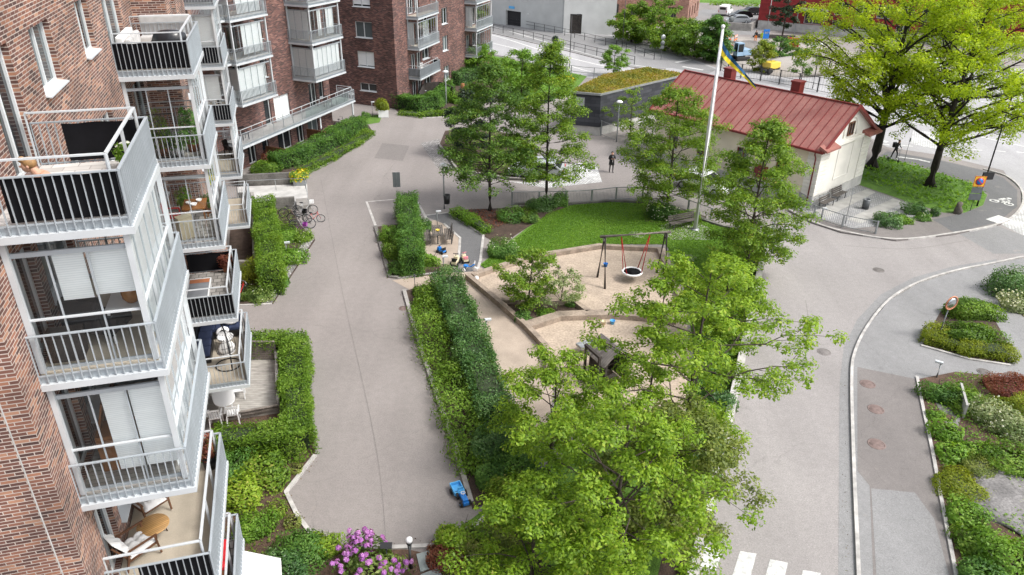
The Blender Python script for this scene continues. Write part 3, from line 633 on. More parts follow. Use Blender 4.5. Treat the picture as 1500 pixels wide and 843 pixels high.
sheet('shrub_bed_soil', [(655, 312), (668, 308), (745, 305), (830, 296), (838, 300), (798, 318), (755, 345), (735, 362), (708, 346)], .017, 'soil')
sheet('shrub_bed_soil', [(592, 427), (655, 410), (690, 440), (708, 490), (745, 590), (790, 640), (720, 735), (692, 747), (678, 690), (638, 580), (604, 470)], .015, 'soil')
sheet('shrub_bed_soil', [(549, 333), (606, 326), (614, 345), (622, 385), (656, 393), (648, 402), (600, 407), (571, 407)], .014, 'soil')
sheet('shrub_bed_soil', [(1010, 640), (1055, 560), (1080, 410), (1110, 400), (1078, 560), (1050, 690), (1012, 860), (960, 860)], .018, 'soil')
sheet('shrub_bed_soil', [(640, 800), (700, 765), (760, 770), (800, 830), (860, 900), (850, 1010), (620, 1010)], .018, 'soil')
sheet('fence_bed', [(940, 302), (975, 298), (1035, 318), (1030, 328), (985, 330), (945, 325)], .018, 'soil')
sheet('bench_paving', [(968, 330), (1010, 322), (1040, 335), (1040, 352), (985, 352), (968, 344)], .022, 'slab_stone')
sheet('planting_bed', [(340, 290), (415, 288), (440, 330), (462, 352), (400, 446), (330, 448)], .012, 'soil')
sheet('planting_bed', [(300, 650), (350, 512), (450, 513), (462, 668), (420, 722), (436, 756), (458, 786), (478, 812), (480, 870), (280, 870)], .012, 'bark_mulch')
sheet('planting_bed', [(400, 790), (478, 808), (500, 801), (560, 803), (600, 806), (640, 815), (650, 1010), (380, 1010)], .016, 'bark_mulch')
sheet('planting_bed', [(360, 215), (380, 256), (440, 258), (548, 196), (540, 184), (470, 175)], .012, 'soil')
sheet('planting_bed', [(578, 160), (585, 166), (640, 172), (665, 168), (720, 150), (760, 120), (720, 100), (690, 110), (640, 140)], .012, 'soil')
sheet('planting_bed', [(643, 214), (671, 252), (742, 263), (790, 267), (800, 240), (760, 200), (700, 186), (652, 192)], .012, 'soil')
sheet('turf', [(520, 172), (560, 168), (556, 180), (530, 184), (515, 180)], .014, 'lawn')
sheet('turf', [(640, 120), (705, 78), (860, 112), (840, 135), (760, 165), (720, 150), (700, 130)], .008, 'lawn')
sheet('garden_path', [(640, 172), (690, 150), (735, 128), (752, 132), (735, 150), (760, 150), (790, 155), (800, 175), (730, 190), (700, 186)], .013, 'asphalt')
sheet('cobble_strip', [(616, 210), (643, 204), (673, 252), (640, 246)], .007, 'cobble')
sheet('light_setts', [(858, 238), (874, 243), (882, 267), (800, 276), (745, 266), (792, 268), (800, 245)], .007, 'cobble_light')
sheet('rear_lane', [(800, 150), (840, 185), (880, 200), (960, 240), (985, 262), (1170, 300), (1150, 310), (980, 285), (900, 280), (800, 276), (770, 200)], .0055, 'asphalt')
# edges and kerbs in the courtyard
kerb('parking_line', [(552, 336), (537, 296), (608, 290), (630, 330)], 'kerb_light', .18, .0, .014, 0)
kerb('parking_line', [(622, 316), (655, 312)], 'kerb_light', .16, .0, .015, 0)
kerb('path_edging', [(650, 328), (674, 349), (672, 378)], 'kerb_light', .16, .0, .03, 0)
kerb('path_edging', [(655, 311), (708, 345), (704, 380), (700, 395)], 'kerb_light', .16, .0, .03, 0)
kerb('bed_kerb', [(550, 333), (571, 407), (583, 408)], 'concrete_stained', .22, .0, .12, 0)
kerb('bed_kerb', [(583, 408), (648, 399)], 'kerb_stone', .16, .0, .05, 0)
kerb('bed_kerb', [(592, 427), (604, 470), (622, 528), (640, 580), (666, 655), (690, 738)], 'kerb_stone', .2, .0, .13, 0)
kerb('bed_kerb', [(640, 800), (700, 768), (745, 730)], 'kerb_light', .2, .0, .05, 0)
kerb('bed_kerb', [(462, 668), (419, 722), (436, 757), (458, 786), (474, 812), (500, 803), (560, 804), (632, 801)], 'kerb_light', .16, .0, .08, 0)
kerb('bed_kerb', [(345, 448), (398, 446)], 'kerb_light', .12, .0, .05, 0)
b = MB(); ribbon(b, GG([(391, 445), (454, 351)]), .55, 0, .05); struct('cobble_edging', b, 'cobble')
kerb('bed_kerb', [(436, 260), (470, 245), (510, 222), (540, 203), (549, 196)], 'kerb_light', .22, .0, .06, 3)
kerb('bed_kerb', [(643, 214), (671, 252), (742, 263), (790, 267)], 'concrete', .2, .0, .2, 0)
kerb('bed_kerb', [(584, 167), (615, 173), (648, 172), (668, 168)], 'kerb_light', .2, .0, .06, 3)
kerb('lawn_edging', [(752, 300), (838, 300), (900, 296), (970, 301), (1015, 318), (1060, 333), (1128, 346)], 'concrete_stained', .25, .0, .16, 4)
kerb('house_kerb', [(1156, 309), (1170, 300)], 'kerb_stone', .14, .0, .12, 0)
for q in ([(610, 812), (632, 806), (642, 828), (616, 838)], [(616, 842), (642, 832), (655, 860), (622, 870)], [(622, 876), (657, 866), (668, 895), (630, 905)]):
    P = GG(q, .05); b = MB(); b.prism([(p.x, p.y) for p in P], 0, .06); struct('stepping_slab', b, 'slate_slab')
# joints where the asphalt was laid in strips, and a few patched trenches
for q_, w_ in (([(470, 262), (500, 420), (548, 640), (566, 800)], .022), ([(590, 225), (560, 262)], .03), ([(640, 250), (720, 280), (860, 285)], .03), ([(1180, 440), (1184, 480), (1176, 560)], .03), ([(1235, 360), (1330, 365), (1420, 352)], .04)):
    P = smooth(GG(q_), 8); b = MB()
    for i in range(len(P)-1):
        d = (P[i+1]-P[i]).normalized(); s = Vector((-d.y, d.x, 0))*w_/2; b.quad(*[(v.x, v.y, .0095) for v in (P[i]+s, P[i+1]+s, P[i+1]-s, P[i]-s)])
    struct('asphalt_joint', b, 'asphalt_brown')
for q in ([(560, 210), (600, 214), (590, 236), (548, 232)],): sheet('asphalt_mend', q, .0075, 'asphalt_mend')
# road markings
def mark(pts, wdt, z=.012, sm=0, name='road_marking'):
    P = GG(pts); P = smooth(P, sm) if sm else P; b = MB()
    for i in range(len(P)-1):
        a, c = P[i], P[i+1]; d = (c-a).normalized(); s = Vector((-d.y, d.x, 0))*wdt/2
        b.quad(*[(q.x, q.y, z) for q in (a+s, c+s, c-s, a-s)])
    return struct(name, b, 'road_paint')
sheet('far_pavement', [(600, 20), (709, 29), (830, 50), (900, 53), (935, 60), (1050, 102), (1035, 110), (985, 100), (925, 99), (850, 80), (775, 62), (709, 47), (600, 32)], .008, 'asphalt_grey')
kerb('kerb', [(600, 32), (709, 47), (775, 62), (850, 80), (925, 99), (975, 101)], 'kerb_stone', .2, 0, .1)
mark([(600, 33), (709, 49), (800, 76), (884, 97), (960, 112), (1060, 130)], .35, sm=5)
mark([(600, 52), (711, 62), (790, 82), (855, 103), (900, 112)], .3, sm=5)
mark([(640, 26), (709, 36), (800, 62), (900, 90), (960, 100)], .25, sm=5)
for q in ([(990, 92), (1012, 88)], [(1000, 98), (1030, 103)], [(992, 110), (1010, 106)], [(1004, 112), (1012, 116)]): mark(q, .5)
for i in range(9):
    x = 1285+i*34; mark([(x, 211-.0*i+2.0*i), (x+18, 213+2.0*i)], .25, .016)
mark([(1262, 160), (1340, 180), (1500, 215), (1600, 235)], .3, .016, 4)
mark([(1285, 205), (1300, 209)], .6, .018); mark([(1270, 120), (1500, 160)], .3, .016)
sheet('traffic_island', [(1337, 191), (1378, 196), (1372, 219), (1333, 211)], .02, 'cobble_light')
mark([(1315, 232), (1345, 236), (1362, 240)], .3, KZ+.016); mark([(1452, 327), (1471, 321)], .9, KZ+.016, name='give_way_marking')
# zebra crossing
for q in ([(1084, 808), (1108, 812), (1098, 850), (1072, 846)], [(1128, 820), (1154, 825), (1146, 860), (1118, 856)], [(1176, 836), (1202, 840), (1196, 876), (1168, 872)], [(1034, 798), (1060, 803), (1048, 838), (1024, 832)]):
    b = MB(); b.poly([(p.x, p.y, .016) for p in GG(q)]); struct('zebra_stripe', b, 'road_paint')
# bicycle symbol on the cycle path
b = MB(); o = G(1467, 297, KZ); ex = (G(1478, 300, KZ)-G(1456, 295, KZ)).normalized(); ey = Vector((-ex.y, ex.x, 0)); zz = KZ+.012
def sy(u, v): q = o+ex*u+ey*v; return Vector((q.x, q.y, zz))
for cx in (-.48, .48):
    for i in range(14):
        t0, t1 = 2*math.pi*i/14, 2*math.pi*(i+1)/14
        b.quad(sy(cx+.34*math.cos(t0), .34*math.sin(t0)), sy(cx+.34*math.cos(t1), .34*math.sin(t1)), sy(cx+.22*math.cos(t1), .22*math.sin(t1)), sy(cx+.22*math.cos(t0), .22*math.sin(t0)))
def ln(u0, v0, u1, v1, w_=.11):
    d = Vector((u1-u0, v1-v0)); d.normalize(); n_ = (-d.y*w_/2, d.x*w_/2); b.quad(sy(u0+n_[0], v0+n_[1]), sy(u1+n_[0], v1+n_[1]), sy(u1-n_[0], v1-n_[1]), sy(u0-n_[0], v0-n_[1]))
zz = KZ+.0145
for q in ((-.48, 0, -.2, .5), (-.2, .5, .36, .5), (.36, .5, .0, .0), (.48, 0, .34, .7), (.2, .72, .45, .72)): ln(*q)
zz = KZ+.017
for q in ((-.25, .55, .05, 1.15, .3), (.05, 1.1, .4, .75, .12), (-.2, .6, .1, .35, .16), (.1, .35, .0, .0, .12)): ln(*q)
zz = KZ+.0195
b.poly([sy(.22+.18*math.cos(2*math.pi*i/12), 1.32+.18*math.sin(2*math.pi*i/12)) for i in range(12)])
struct('cycle_marking', b, 'road_paint')
# far ground: works yard, car park and the grassy bank behind
sheet('works_yard', [(1040, 52), (1120, 56), (1215, 66), (1300, 90), (1330, 108), (1250, 112), (1105, 104), (1060, 100), (1045, 75)], .008, 'gravel')
sheet('car_park', [(1030, 14), (1110, 17), (1118, 42), (1125, 52), (1030, 50), (1000, 30)], .008, 'asphalt_grey')
b = MB(); n = 14
for j in range(5):
    for i in range(n+1): b.v.append((-60+i*22, 172+j*14-(i-3)*1.6, [0.0, 3.0, 6.5, 9.5, 12][j]*(1+.15*math.sin(i*1.7))))
for j in range(4):
    for i in range(n): b.f.append((j*(n+1)+i, j*(n+1)+i+1, (j+1)*(n+1)+i+1, (j+1)*(n+1)+i)); b.m.append(0); b.sm.append(True)
struct('hill', b, 'lawn')
# manhole covers
def manhole(px, py, r, label, m='rust_iron', z=.0):
    p = G(px, py, z); b = MB(); b.lathe([(0, .0), (r*.78, 0), (r*.79, -.006), (r*.82, -.006), (r*.83, 0), (r, 0), (r, -.02)], (0, 0, .014), 28)
    for i in range(6): b.box(-r*.6, r*.6, -r*.55+i*r*.22-.01, -r*.55+i*r*.22+.02, .014, .017)
    return single('manhole_cover', b, m, label, 'manhole cover', (p.x, p.y, z), .3, 'iron manhole covers')
mat('rust_iron', (0.215, 0.155, 0.14), 0.8, 0.35, 6, bump=0.3); mat('cast_iron', (0.17, 0.155, 0.145), 0.7, 0.35, 6, bump=0.3); mat('concrete_lid', (0.42, 0.4, 0.36), 0.9, 0.3, 3)
manhole(1284, 651, .36, 'reddish iron manhole cover on the pavement, nearest of its row of three', z=KZ)
manhole(1283, 600, .35, 'reddish iron manhole cover in the middle of the row of three on the pavement', z=KZ)
manhole(1271, 563, .35, 'reddish iron manhole cover farthest along the row of three on the pavement', z=KZ)
manhole(1287, 396, .34, 'dark iron manhole cover in the pale street at the bend', 'cast_iron')
manhole(1207, 516, .34, 'pale worn manhole cover in the street lane', 'asphalt_brown')
manhole(1441, 545, .3, 'small grey manhole cover on the path between the two shrub beds', 'cast_iron', KZ)
manhole(933, 344, .55, 'round concrete lid lying in the lawn behind the swing', 'concrete_lid')
manhole(1009, 378, .5, 'round concrete lid on the lawn half under the tree by the flagpole', 'concrete_lid')
manhole(591, 452, .25, 'small rusty drain cover beside the long hedge kerb')
# ================================================================== BUILDINGS
class Plane:
    """a vertical wall plane in a building's local frame: o + u*U + z*Z + d*N"""
    def __init__(s, o, U, N): s.o = Vector((*o, 0)); s.U = Vector((*U, 0)); s.N = Vector((*N, 0))
    def p(s, u, z, d=0.0): q = s.o+s.U*u+s.N*d; return Vector((q.x, q.y, z))
    def box(s, mb, u0, u1, z0, z1, d0, d1, m=0):
        v = [s.p(u, z, d) for z in (z0, z1) for u, d in ((u0, d0), (u1, d0), (u1, d1), (u0, d1))]
        mb.add(v, [(0, 3, 2, 1), (4, 5, 6, 7), (0, 1, 5, 4), (1, 2, 6, 5), (2, 3, 7, 6), (3, 0, 4, 7)], m)
    def rect(s, mb, u0, u1, z0, z1, d=0.0, m=0): mb.quad(s.p(u0, z0, d), s.p(u1, z0, d), s.p(u1, z1, d), s.p(u0, z1, d), m)
def wall(mb, pl, u0, u1, z0, z1, holes=(), depth=.16, m=0):
    """brick skin with real openings (u0,u1,z0,z1) and their reveals"""
    us = sorted({u0, u1, *[h[0] for h in holes], *[h[1] for h in holes]}); zs = sorted({z0, z1, *[h[2] for h in holes], *[h[3] for h in holes]})
    us = [u for u in us if u0-1e-6 <= u <= u1+1e-6]; zs = [z for z in zs if z0-1e-6 <= z <= z1+1e-6]
    for i in range(len(us)-1):
        j = 0
        while j < len(zs)-1:
            uc, zc = (us[i]+us[i+1])/2, (zs[j]+zs[j+1])/2
            if any(h[0] < uc < h[1] and h[2] < zc < h[3] for h in holes): j += 1; continue
            k = j
            while k+1 < len(zs)-1 and not any(h[0] < uc < h[1] and h[2] < (zs[k+1]+zs[k+2])/2 < h[3] for h in holes): k += 1
            pl.rect(mb, us[i], us[i+1], zs[j], zs[k+1], 0, m); j = k+1
    for a, b_, c, d in [h[:4] for h in holes]:
        for q in (((a, c), (a, d)), ((b_, c), (b_, d)), ((a, c), (b_, c)), ((a, d), (b_, d))):
            (ua, za), (ub, zb_) = q; mb.quad(pl.p(ua, za), pl.p(ub, zb_), pl.p(ub, zb_, -depth), pl.p(ua, za, -depth), m)
def window(bld, pl, h, depth=.16, pane='dark_glass', split=1, frame='window_frame', sill=True, blind=0.0, door=False, fw=.07, sillm='steel_light', so=.1):
    u0, u1, z0, z1 = h[:4]; F = MB(); d0, d1 = -depth-.05, -depth+.03
    pl.box(F, u0, u0+fw, z0, z1, d0, d1); pl.box(F, u1-fw, u1, z0, z1, d0, d1); pl.box(F, u0+fw, u1-fw, z0, z0+fw, d0, d1); pl.box(F, u0+fw, u1-fw, z1-fw, z1, d0, d1)
    for i in range(1, split):
        u = u0+(u1-u0)*i/split; pl.box(F, u-fw*.6, u+fw*.6, z0+fw, z1-fw, d0, d1-.005)
    f = F.build('door' if door else 'window', frame, bld)
    P = MB(); pl.rect(P, u0+fw, u1-fw, z0+fw, z1-fw, -depth-.02); P.build('pane', pane, f)
    if blind:
        B = MB(); pl.rect(B, u0+fw, u1-fw, z1-fw-(z1-z0-2*fw)*blind, z1-fw, -depth-.012); B.build('blind', 'blind', f)
    if sill:
        S = MB(); a = [pl.p(u0-.03, z0+.03, -depth), pl.p(u1+.03, z0+.03, -depth), pl.p(u1+.03, z0-.02, so), pl.p(u0-.03, z0-.02, so)]
        S.add(a+[q-Vector((0, 0, .03)) for q in a], [(0, 1, 2, 3), (4, 7, 6, 5), (0, 4, 5, 1), (1, 5, 6, 2), (2, 6, 7, 3), (3, 7, 4, 0)]); S.build('sill', sillm, f)
    return f
def balcony(bld, x0, x1, y0, y1, z, cloth=None, glaze='', blinds=None, top=2.72, floor='balcony_floor', pitch=.145, inner=True, posts=True, glass='thin_glass', panel='', rail='steel', bw=.014, sides='nof', skew=0.0, slabm='steel'):
    """slab with steel edge, barred balustrade, inset handrail, optional cloth, glazing and blinds.
       sides: n = y0 face, o = outer face, f = y1 face"""
    def T(p): return Vector((p[0]+skew*(p[1]-y0), p[1], p[2]))
    E = MB(); off = .045
    E.box(x0, x1, y0, y1, z, z+.26); E.box(x0+.02, x1-.06, y0+.06, y1-.06, z+.26, z+.30, 1); E.box(x0+.02, x1-.12, y0+.12, y1-.12, z-.03, z, 2)
    pr = off+.05
    if 'n' in sides: E.box(x0, x1+pr, y0-pr, y0-.001, z-.01, z+.125, 3)
    if 'f' in sides: E.box(x0, x1+pr, y1+.001, y1+pr, z-.01, z+.125, 3)
    E.box(x1+.001, x1+pr, y0-.001, y1+.001, z-.01, z+.125, 3)
    E.v = [T(v) for v in E.v]
    slab = E.build('balcony', [slabm, floor, 'white_paint', 'steel_light'], bld)
    rails = MB(); hand = MB(); zt = z+1.14
    seg = {'n': ((x0, y0-off), (x1+off, y0-off), (0, -1)), 'o': ((x1+off, y0-off), (x1+off, y1+off), (1, 0)), 'f': ((x1+off, y1+off), (x0, y1+off), (0, 1))}
    for s in sides:
        a, b_, n = seg[s]; a = Vector(a); b_ = Vector(b_); L = (b_-a).length; d = (b_-a)/L; k = max(2, int(round(L/pitch)))
        for i in range(k+1):
            q = a+d*(L*i/k); q0 = Vector((q.x, q.y, z+.13)); w_ = bw if i % 9 else bw*1.5
            rails.bar(T(q0), T((q.x, q.y, zt)), w_, .042, up=(n[0], n[1], 0))
        rails.bar(T((*a, zt+.012)), T((*b_, zt+.012)), .055, .025); rails.bar(T((*a, z+.3)), T((*b_, z+.3)), .018, .03)
        if inner:
            n2 = Vector(n)*-.17; e0 = a+n2+(d*.17 if s != 'n' else Vector((0, 0))); e1 = b_+n2-(d*.17 if s != 'f' else Vector((0, 0)))
            hand.bar(T((*e0, zt+.26)), T((*e1, zt+.26)), .06, .03); k2 = max(1, int(L/1.25))
            for i in range(k2+1):
                q = e0.lerp(e1, i/k2); hand.bar(T((q.x, q.y, z+.3)), T((q.x, q.y, zt+.25)), .022, .06, up=(n[0], n[1], 0))
    rails.build('railing', rail, slab, uv=False)
    if inner: hand.build('handrail', 'steel_light', slab, uv=False)
    for spec in (cloth or []):
        s, f0, f1, m = spec; a, b_, n = seg[s]; a = Vector(a); b_ = Vector(b_); n2 = Vector(n)*-.045; a2, b2 = a.lerp(b_, f0)+n2, a.lerp(b_, f1)+n2
        c = MB(); k = max(4, int((b2-a2).length/.15)); rr = random.Random(int(f0*10)+k)
        vs = []
        for i in range(k+1):
            q = a2.lerp(b2, i/k); w_ = .008*math.sin(i*1.9)
            for zz_, e in ((z+.34, .5), (z+.75, 1), (zt-.02, .3)): vs.append(T((q.x+n[0]*w_*e, q.y+n[1]*w_*e, zz_+(.012*math.sin(i*1.3) if e == .3 else 0))))
        c.add(vs, [(i*3+j, (i+1)*3+j, (i+1)*3+j+1, i*3+j+1) for i in range(k) for j in range(2)], 0, True); c.build('privacy_screen', m, slab)
    for s in panel:
        a, b_, n = seg[s]; a = Vector(a); b_ = Vector(b_); n2 = Vector(n)*-.02; c = MB(); c.bar(T((*(a+n2), z+.65)), T((*(b_+n2), z+.65)), .012, .92); c.build('side_panel', 'steel_light', slab)
    if glaze:
        ins = .16; gx1, gy0, gy1 = x1-ins, y0+ins, y1-ins; zb, zg = z+.3, z+top
        gs = {'n': ((x0, gy0), (gx1, gy0), (0, 1)), 'o': ((gx1, gy0), (gx1, gy1), (-1, 0)), 'f': ((gx1, gy1), (x0, gy1), (0, -1))}
        fr = MB(); gl = MB(); bl = MB(); bl2 = MB()
        for s in glaze:
            a, b_, n = gs[s]; a = Vector(a); b_ = Vector(b_); L = (b_-a).length; d = (b_-a)/L
            gl.quad(T((*a, zb)), T((*b_, zb)), T((*b_, zg)), T((*a, zg))); k = max(2, int(round(L/.72)))
            for i in range(1, k): q = a+d*(L*i/k); fr.bar(T((*q, zb)), T((*q, zg)), .03, .03)
            fr.bar(T((*a, zb+.03)), T((*b_, zb+.03)), .05, .07); fr.bar(T((*a, zg-.04)), T((*b_, zg-.04)), .05, .09)
            for (bs, f0, f1, frac) in (blinds or []):
                if bs == s:
                    n2 = Vector(n)*.07; a2, b2 = a.lerp(b_, f0)+n2, a.lerp(b_, f1)+n2; zz_ = zg-.06-(zg-zb-.1)*frac
                    bl.quad(T((*a2, zz_)), T((*b2, zz_)), T((*b2, zg-.06)), T((*a2, zg-.06)))
        gl.build('glazing', glass, slab, uv=False); fr.build('glazing_frame', 'steel', slab, uv=False)
        if bl.v: bl.build('blind', 'blind', slab)
    if posts:
        for q in ((x1-.1, y0+.1), (x1-.1, y1-.1), (x0+.06, y0+.1)): po = MB(); po.bar(T((*q, z+.3)), T((*q, z+top+.28)), .1, .1); po.build('corner_post', 'steel_light', slab, uv=False)
    return slab
# ---------------------------------------------------------------- nearest apartment block
H1 = -16.5
A1 = Vector((math.sin(R_(H1)), math.cos(R_(H1)))); B1 = Vector((math.cos(R_(H1)), -math.sin(R_(H1))))
O1 = A1*12.7 + B1*-5.15
near = thing('apartment_building', 'nearest brick apartment block along the left edge with black-screened balconies and glazed bays', 'apartment building', (O1.x, O1.y, 0), R_(-H1))
def N1(s, t, z): q = A1*s+B1*t; return Vector((q.x, q.y, z))
TOPZ = 24.0
fac = Plane((0, 0), (0, 1), (1, 0)); end = Plane((0, 0), (-1, 0), (0, -1)); step = Plane((0, 18.3), (1, 0), (0, -1)); fac2 = Plane((1.15, 18.3), (0, 1), (1, 0))
hw = []
hw += [(5.85, 7.5, 15.95, 17.33), (10.2, 11.65, 15.95, 17.33), (2.8, 4.35, 14.92, 17.33), (13.5, 16.1, 14.92, 17.1)]
hw += [(5.85, 7.5, 18.95, 20.33), (10.2, 11.65, 18.95, 20.33), (2.8, 4.35, 17.95, 20.33), (13.5, 16.1, 17.95, 20.1)]
for zf in (11.6, 8.6, 5.6, 2.6): hw += [(1.3, 2.4, zf+.32, zf+2.45), (2.75, 4.9, zf+.85, zf+2.45), (14.0, 15.0, zf+.32, zf+2.45), (15.4, 17.6, zf+.9, zf+2.45), (5.85, 7.5, zf+1.35, zf+2.7), (10.2, 11.65, zf+1.35, zf+2.7)]
W1 = MB(); wall(W1, fac, 0, 18.3, 0, TOPZ, hw); wall(W1, end, 0, 14, 0, TOPZ); wall(W1, step, 0, 1.15, 0, TOPZ, m=0)
h2 = [(1.6, 2.6, zf+.9, zf+2.4) for zf in (0, 2.6, 5.6, 8.6, 11.6, 14.6)]
wall(W1, fac2, 0, 5.7, 0, TOPZ, h2); wall(W1, Plane((1.15, 24), (-1, 0), (0, 1)), 0, 1.15, 0, TOPZ)
h3 = [(25.5+i*1.5, 26.6+i*1.5, zf+.32, zf+2.4) for zf in (2.6, 5.6, 8.6, 11.6, 14.6) for i in (5, 6)]+[(31.2, 32.2, zf+.32, zf+2.4) for zf in (0, 2.6, 5.6, 8.6)]
wall(W1, fac, 24, 37.5, 0, TOPZ, h3); wall(W1, Plane((0, 37.5), (-1, 0), (0, 1)), 0, 14, 0, TOPZ); wall(W1, Plane((-14, 0), (0, 1), (-1, 0)), 0, 37.5, 0, TOPZ)
W1.quad((-14, 0, TOPZ), (0, 0, TOPZ), (0, 37.5, TOPZ), (-14, 37.5, TOPZ), 1); W1.quad((0, 18.3, TOPZ), (1.15, 18.3, TOPZ), (1.15, 24, TOPZ), (0, 24, TOPZ), 1)
W1.build('brick_wall', ['brick', 'concrete'], near)
J = MB(); end.box(J, .38, .405, 0, TOPZ, -.01, .004); J.build('movement_joint', 'concrete_light', near)
for i, h in enumerate(hw): window(near, fac, h, pane='dark_glass' if i % 3 else 'mid_glass', split=2 if h[1]-h[0] > .95 else 1, blind=0.0, sill=(h[3]-h[2]) < 2.0, so=.12, door=(h[3]-h[2]) > 2.0)
for h in h2: window(near, fac2, h)
for h in h3: window(near, fac, h, split=1, sill=False, door=True)
LV = (14.6, 11.6, 8.6, 5.6, 2.6)
# first stack
BX = 2.12
balcony(near, 0, BX, .9, 4.3, 14.6, [('n', .16, 1, 'black_cloth'), ('f', .0, .74, 'black_cloth'), ('o', .0, 1, 'grey_cloth')], '', posts=False, floor='paver_floor')
balcony(near, 0, BX, .9, 5.2, 11.6, None, 'nof', [('n', .36, .62, .42), ('n', .64, 1, .40), ('o', .05, 1, .98)])
balcony(near, 0, BX, .9, 5.2, 8.6, None, 'nof', [('n', .42, .66, .86), ('n', .68, 1, .86), ('o', .03, 1, .95), ('f', .2, 1, .9)], floor='deck_boards')
balcony(near, 0, BX, .9, 5.2, 5.6, [('n', .3, 1, 'black_cloth'), ('o', .0, 1, 'grey_cloth')], '', posts=False)
balcony(near, 0, BX, .9, 5.2, 2.6, [('n', .0, 1, 'black_cloth'), ('o', .0, 1, 'grey_cloth'), ('f', .3, 1, 'black_cloth')], '', posts=False, floor='wood_tile_floor')
balcony(near, 0, BX, .9, 5.2, 17.6+.6, None, '', posts=False) if False else None
# second stack
S2 = (13.65, 17.6)
balcony(near, 0, BX, *S2, 14.6, [('n', .0, 1, 'black_cloth')], '', posts=False, panel='o', floor='balcony_floor')
balcony(near, 0, BX, *S2, 11.6, None, 'no', [('o', .3, 1, .5)], panel='o', floor='deck_boards')
balcony(near, 0, BX, *S2, 8.6, None, 'no', None, panel='o', floor='wood_tile_floor')
balcony(near, 0, BX, *S2, 5.6, [('n', .22, 1, 'black_cloth'), ('f', .0, .9, 'black_cloth')], '', posts=False, panel='o', floor='wood_tile_floor')
balcony(near, 0, BX, *S2, 2.6, None, '', posts=False, panel='o')
# third stack
S3 = (30.15, 34.4)
for z_, cl, gz, bl in ((14.6, [('n', 0, 1, 'grey_cloth')], 'no', [('n', .1, 1, .95), ('o', 0, 1, .95)]), (11.6, [('n', .1, .9, 'black_cloth')], 'no', [('n', .02, 1, .93), ('o', .1, .9, .95)]), (8.6, [('n', .0, 1, 'black_cloth')], 'no', [('n', .3, .9, .55)]), (5.6, None, 'no', [('o', .5, 1, .9)]), (2.6, None, '', None)):
    balcony(near, 0, BX-.3, *S3, z_, cl, gz, bl, panel='o', posts=bool(gz))
# ---------------------------------------------------------------- second block with the long terrace
H2 = 22.0
mid = thing('apartment_building', 'middle brick apartment block with a long railed terrace above the garden hedge', 'apartment building', (-22.74, 55.56, 0), R_(-H2))
pm = Plane((0, 0), (0, 1), (1, 0))
h = [(7.21, 9.25, 2.75, 4.7), (5.95, 6.75, 2.62, 4.75), (12.0, 13.1, 2.65, 4.85), (13.5, 14.2, 3.3, 4.8), (11.35, 12.9, .35, 2.25), (7.1, 8.9, .1, 2.2), (3.3, 4.3, .1, 2.3), (5.1, 5.9, .1, 2.2), (9.7, 10.7, .1, 2.2)]
h += [(u, u+.75, z_+.9, z_+2.4) for z_ in (5.6, 8.6, 11.6) for u in (6.2,)]
h += [(u, u+1.0, z_+.35, z_+2.4) for z_ in (5.6, 8.6) for u in (1.6, 3.0, 11.0, 12.6)]
W2 = MB(); wall(W2, pm, -3.5, 15.1, 0, 22, h); wall(W2, Plane((0, -3.5), (-1, 0), (0, -1)), 0, 12, 0, 22); wall(W2, Plane((0, 15.1), (-1, 0), (0, 1)), 0, 12, 0, 22); wall(W2, Plane((-12, -3.5), (0, 1), (-1, 0)), 0, 18.6, 0, 22)
W2.quad((-12, -3.5, 22), (0, -3.5, 22), (0, 15.1, 22), (-12, 15.1, 22), 1)
W2.build('brick_wall', ['brick_dark', 'concrete'], mid)
for i, q in enumerate(h): window(mid, pm, q, pane='mid_glass' if i in (0, 4) else 'dark_glass', split=2 if q[1]-q[0] > .95 else 1, sill=(q[3]-q[2]) < 2.05, blind=.97 if i == 0 else 0, door=(q[3]-q[2]) > 2.05)
CUR = [('n', 0, 1, .97)]
for z_, gz, bl in ((5.6, 'nof', [('n', 0, 1, .97), ('o', .0, .97, .96)]), (8.6, 'nof', [('n', 0, .9, .97), ('o', .3, .42, .9), ('o', .6, .85, .9)]), (11.6, 'nof', [('n', 0, 1, .97), ('o', .0, .6, .96)])):
    balcony(mid, 0, 2.3, 10.1, 14.4, z_, None, gz, bl, inner=False, pitch=.14)
for z_, gz, bl in ((5.6, 'nof', [('n', 0, 1, .9), ('o', .0, .85, .96)]), (8.6, 'nof', [('n', 0, .3, .97), ('o', .3, .9, .9)]), (11.6, 'nof', [('n', 0, 1, .97), ('o', .25, .95, .96)])):
    balcony(mid, 0, 2.25, 1.0, 4.95, z_, None, gz, bl, inner=False, pitch=.14)
    balcony(mid, 0, 1.9, -.6, .7, z_+.05, None, '', None, inner=False, pitch=.14, posts=False)
tr = balcony(mid, 0, 1.75, .9, 17.0, 2.35, [('o', .52, .94, 'frosted_glass')], '', None, inner=True, pitch=.13, posts=False, floor='concrete_light', skew=-.03)
for y_ in (11.5, 16.7): c = MB(); c.tube([(1.3, y_, 0), (1.3, y_, 2.35)], .06, 8); c.build('column', 'galvanised', tr)
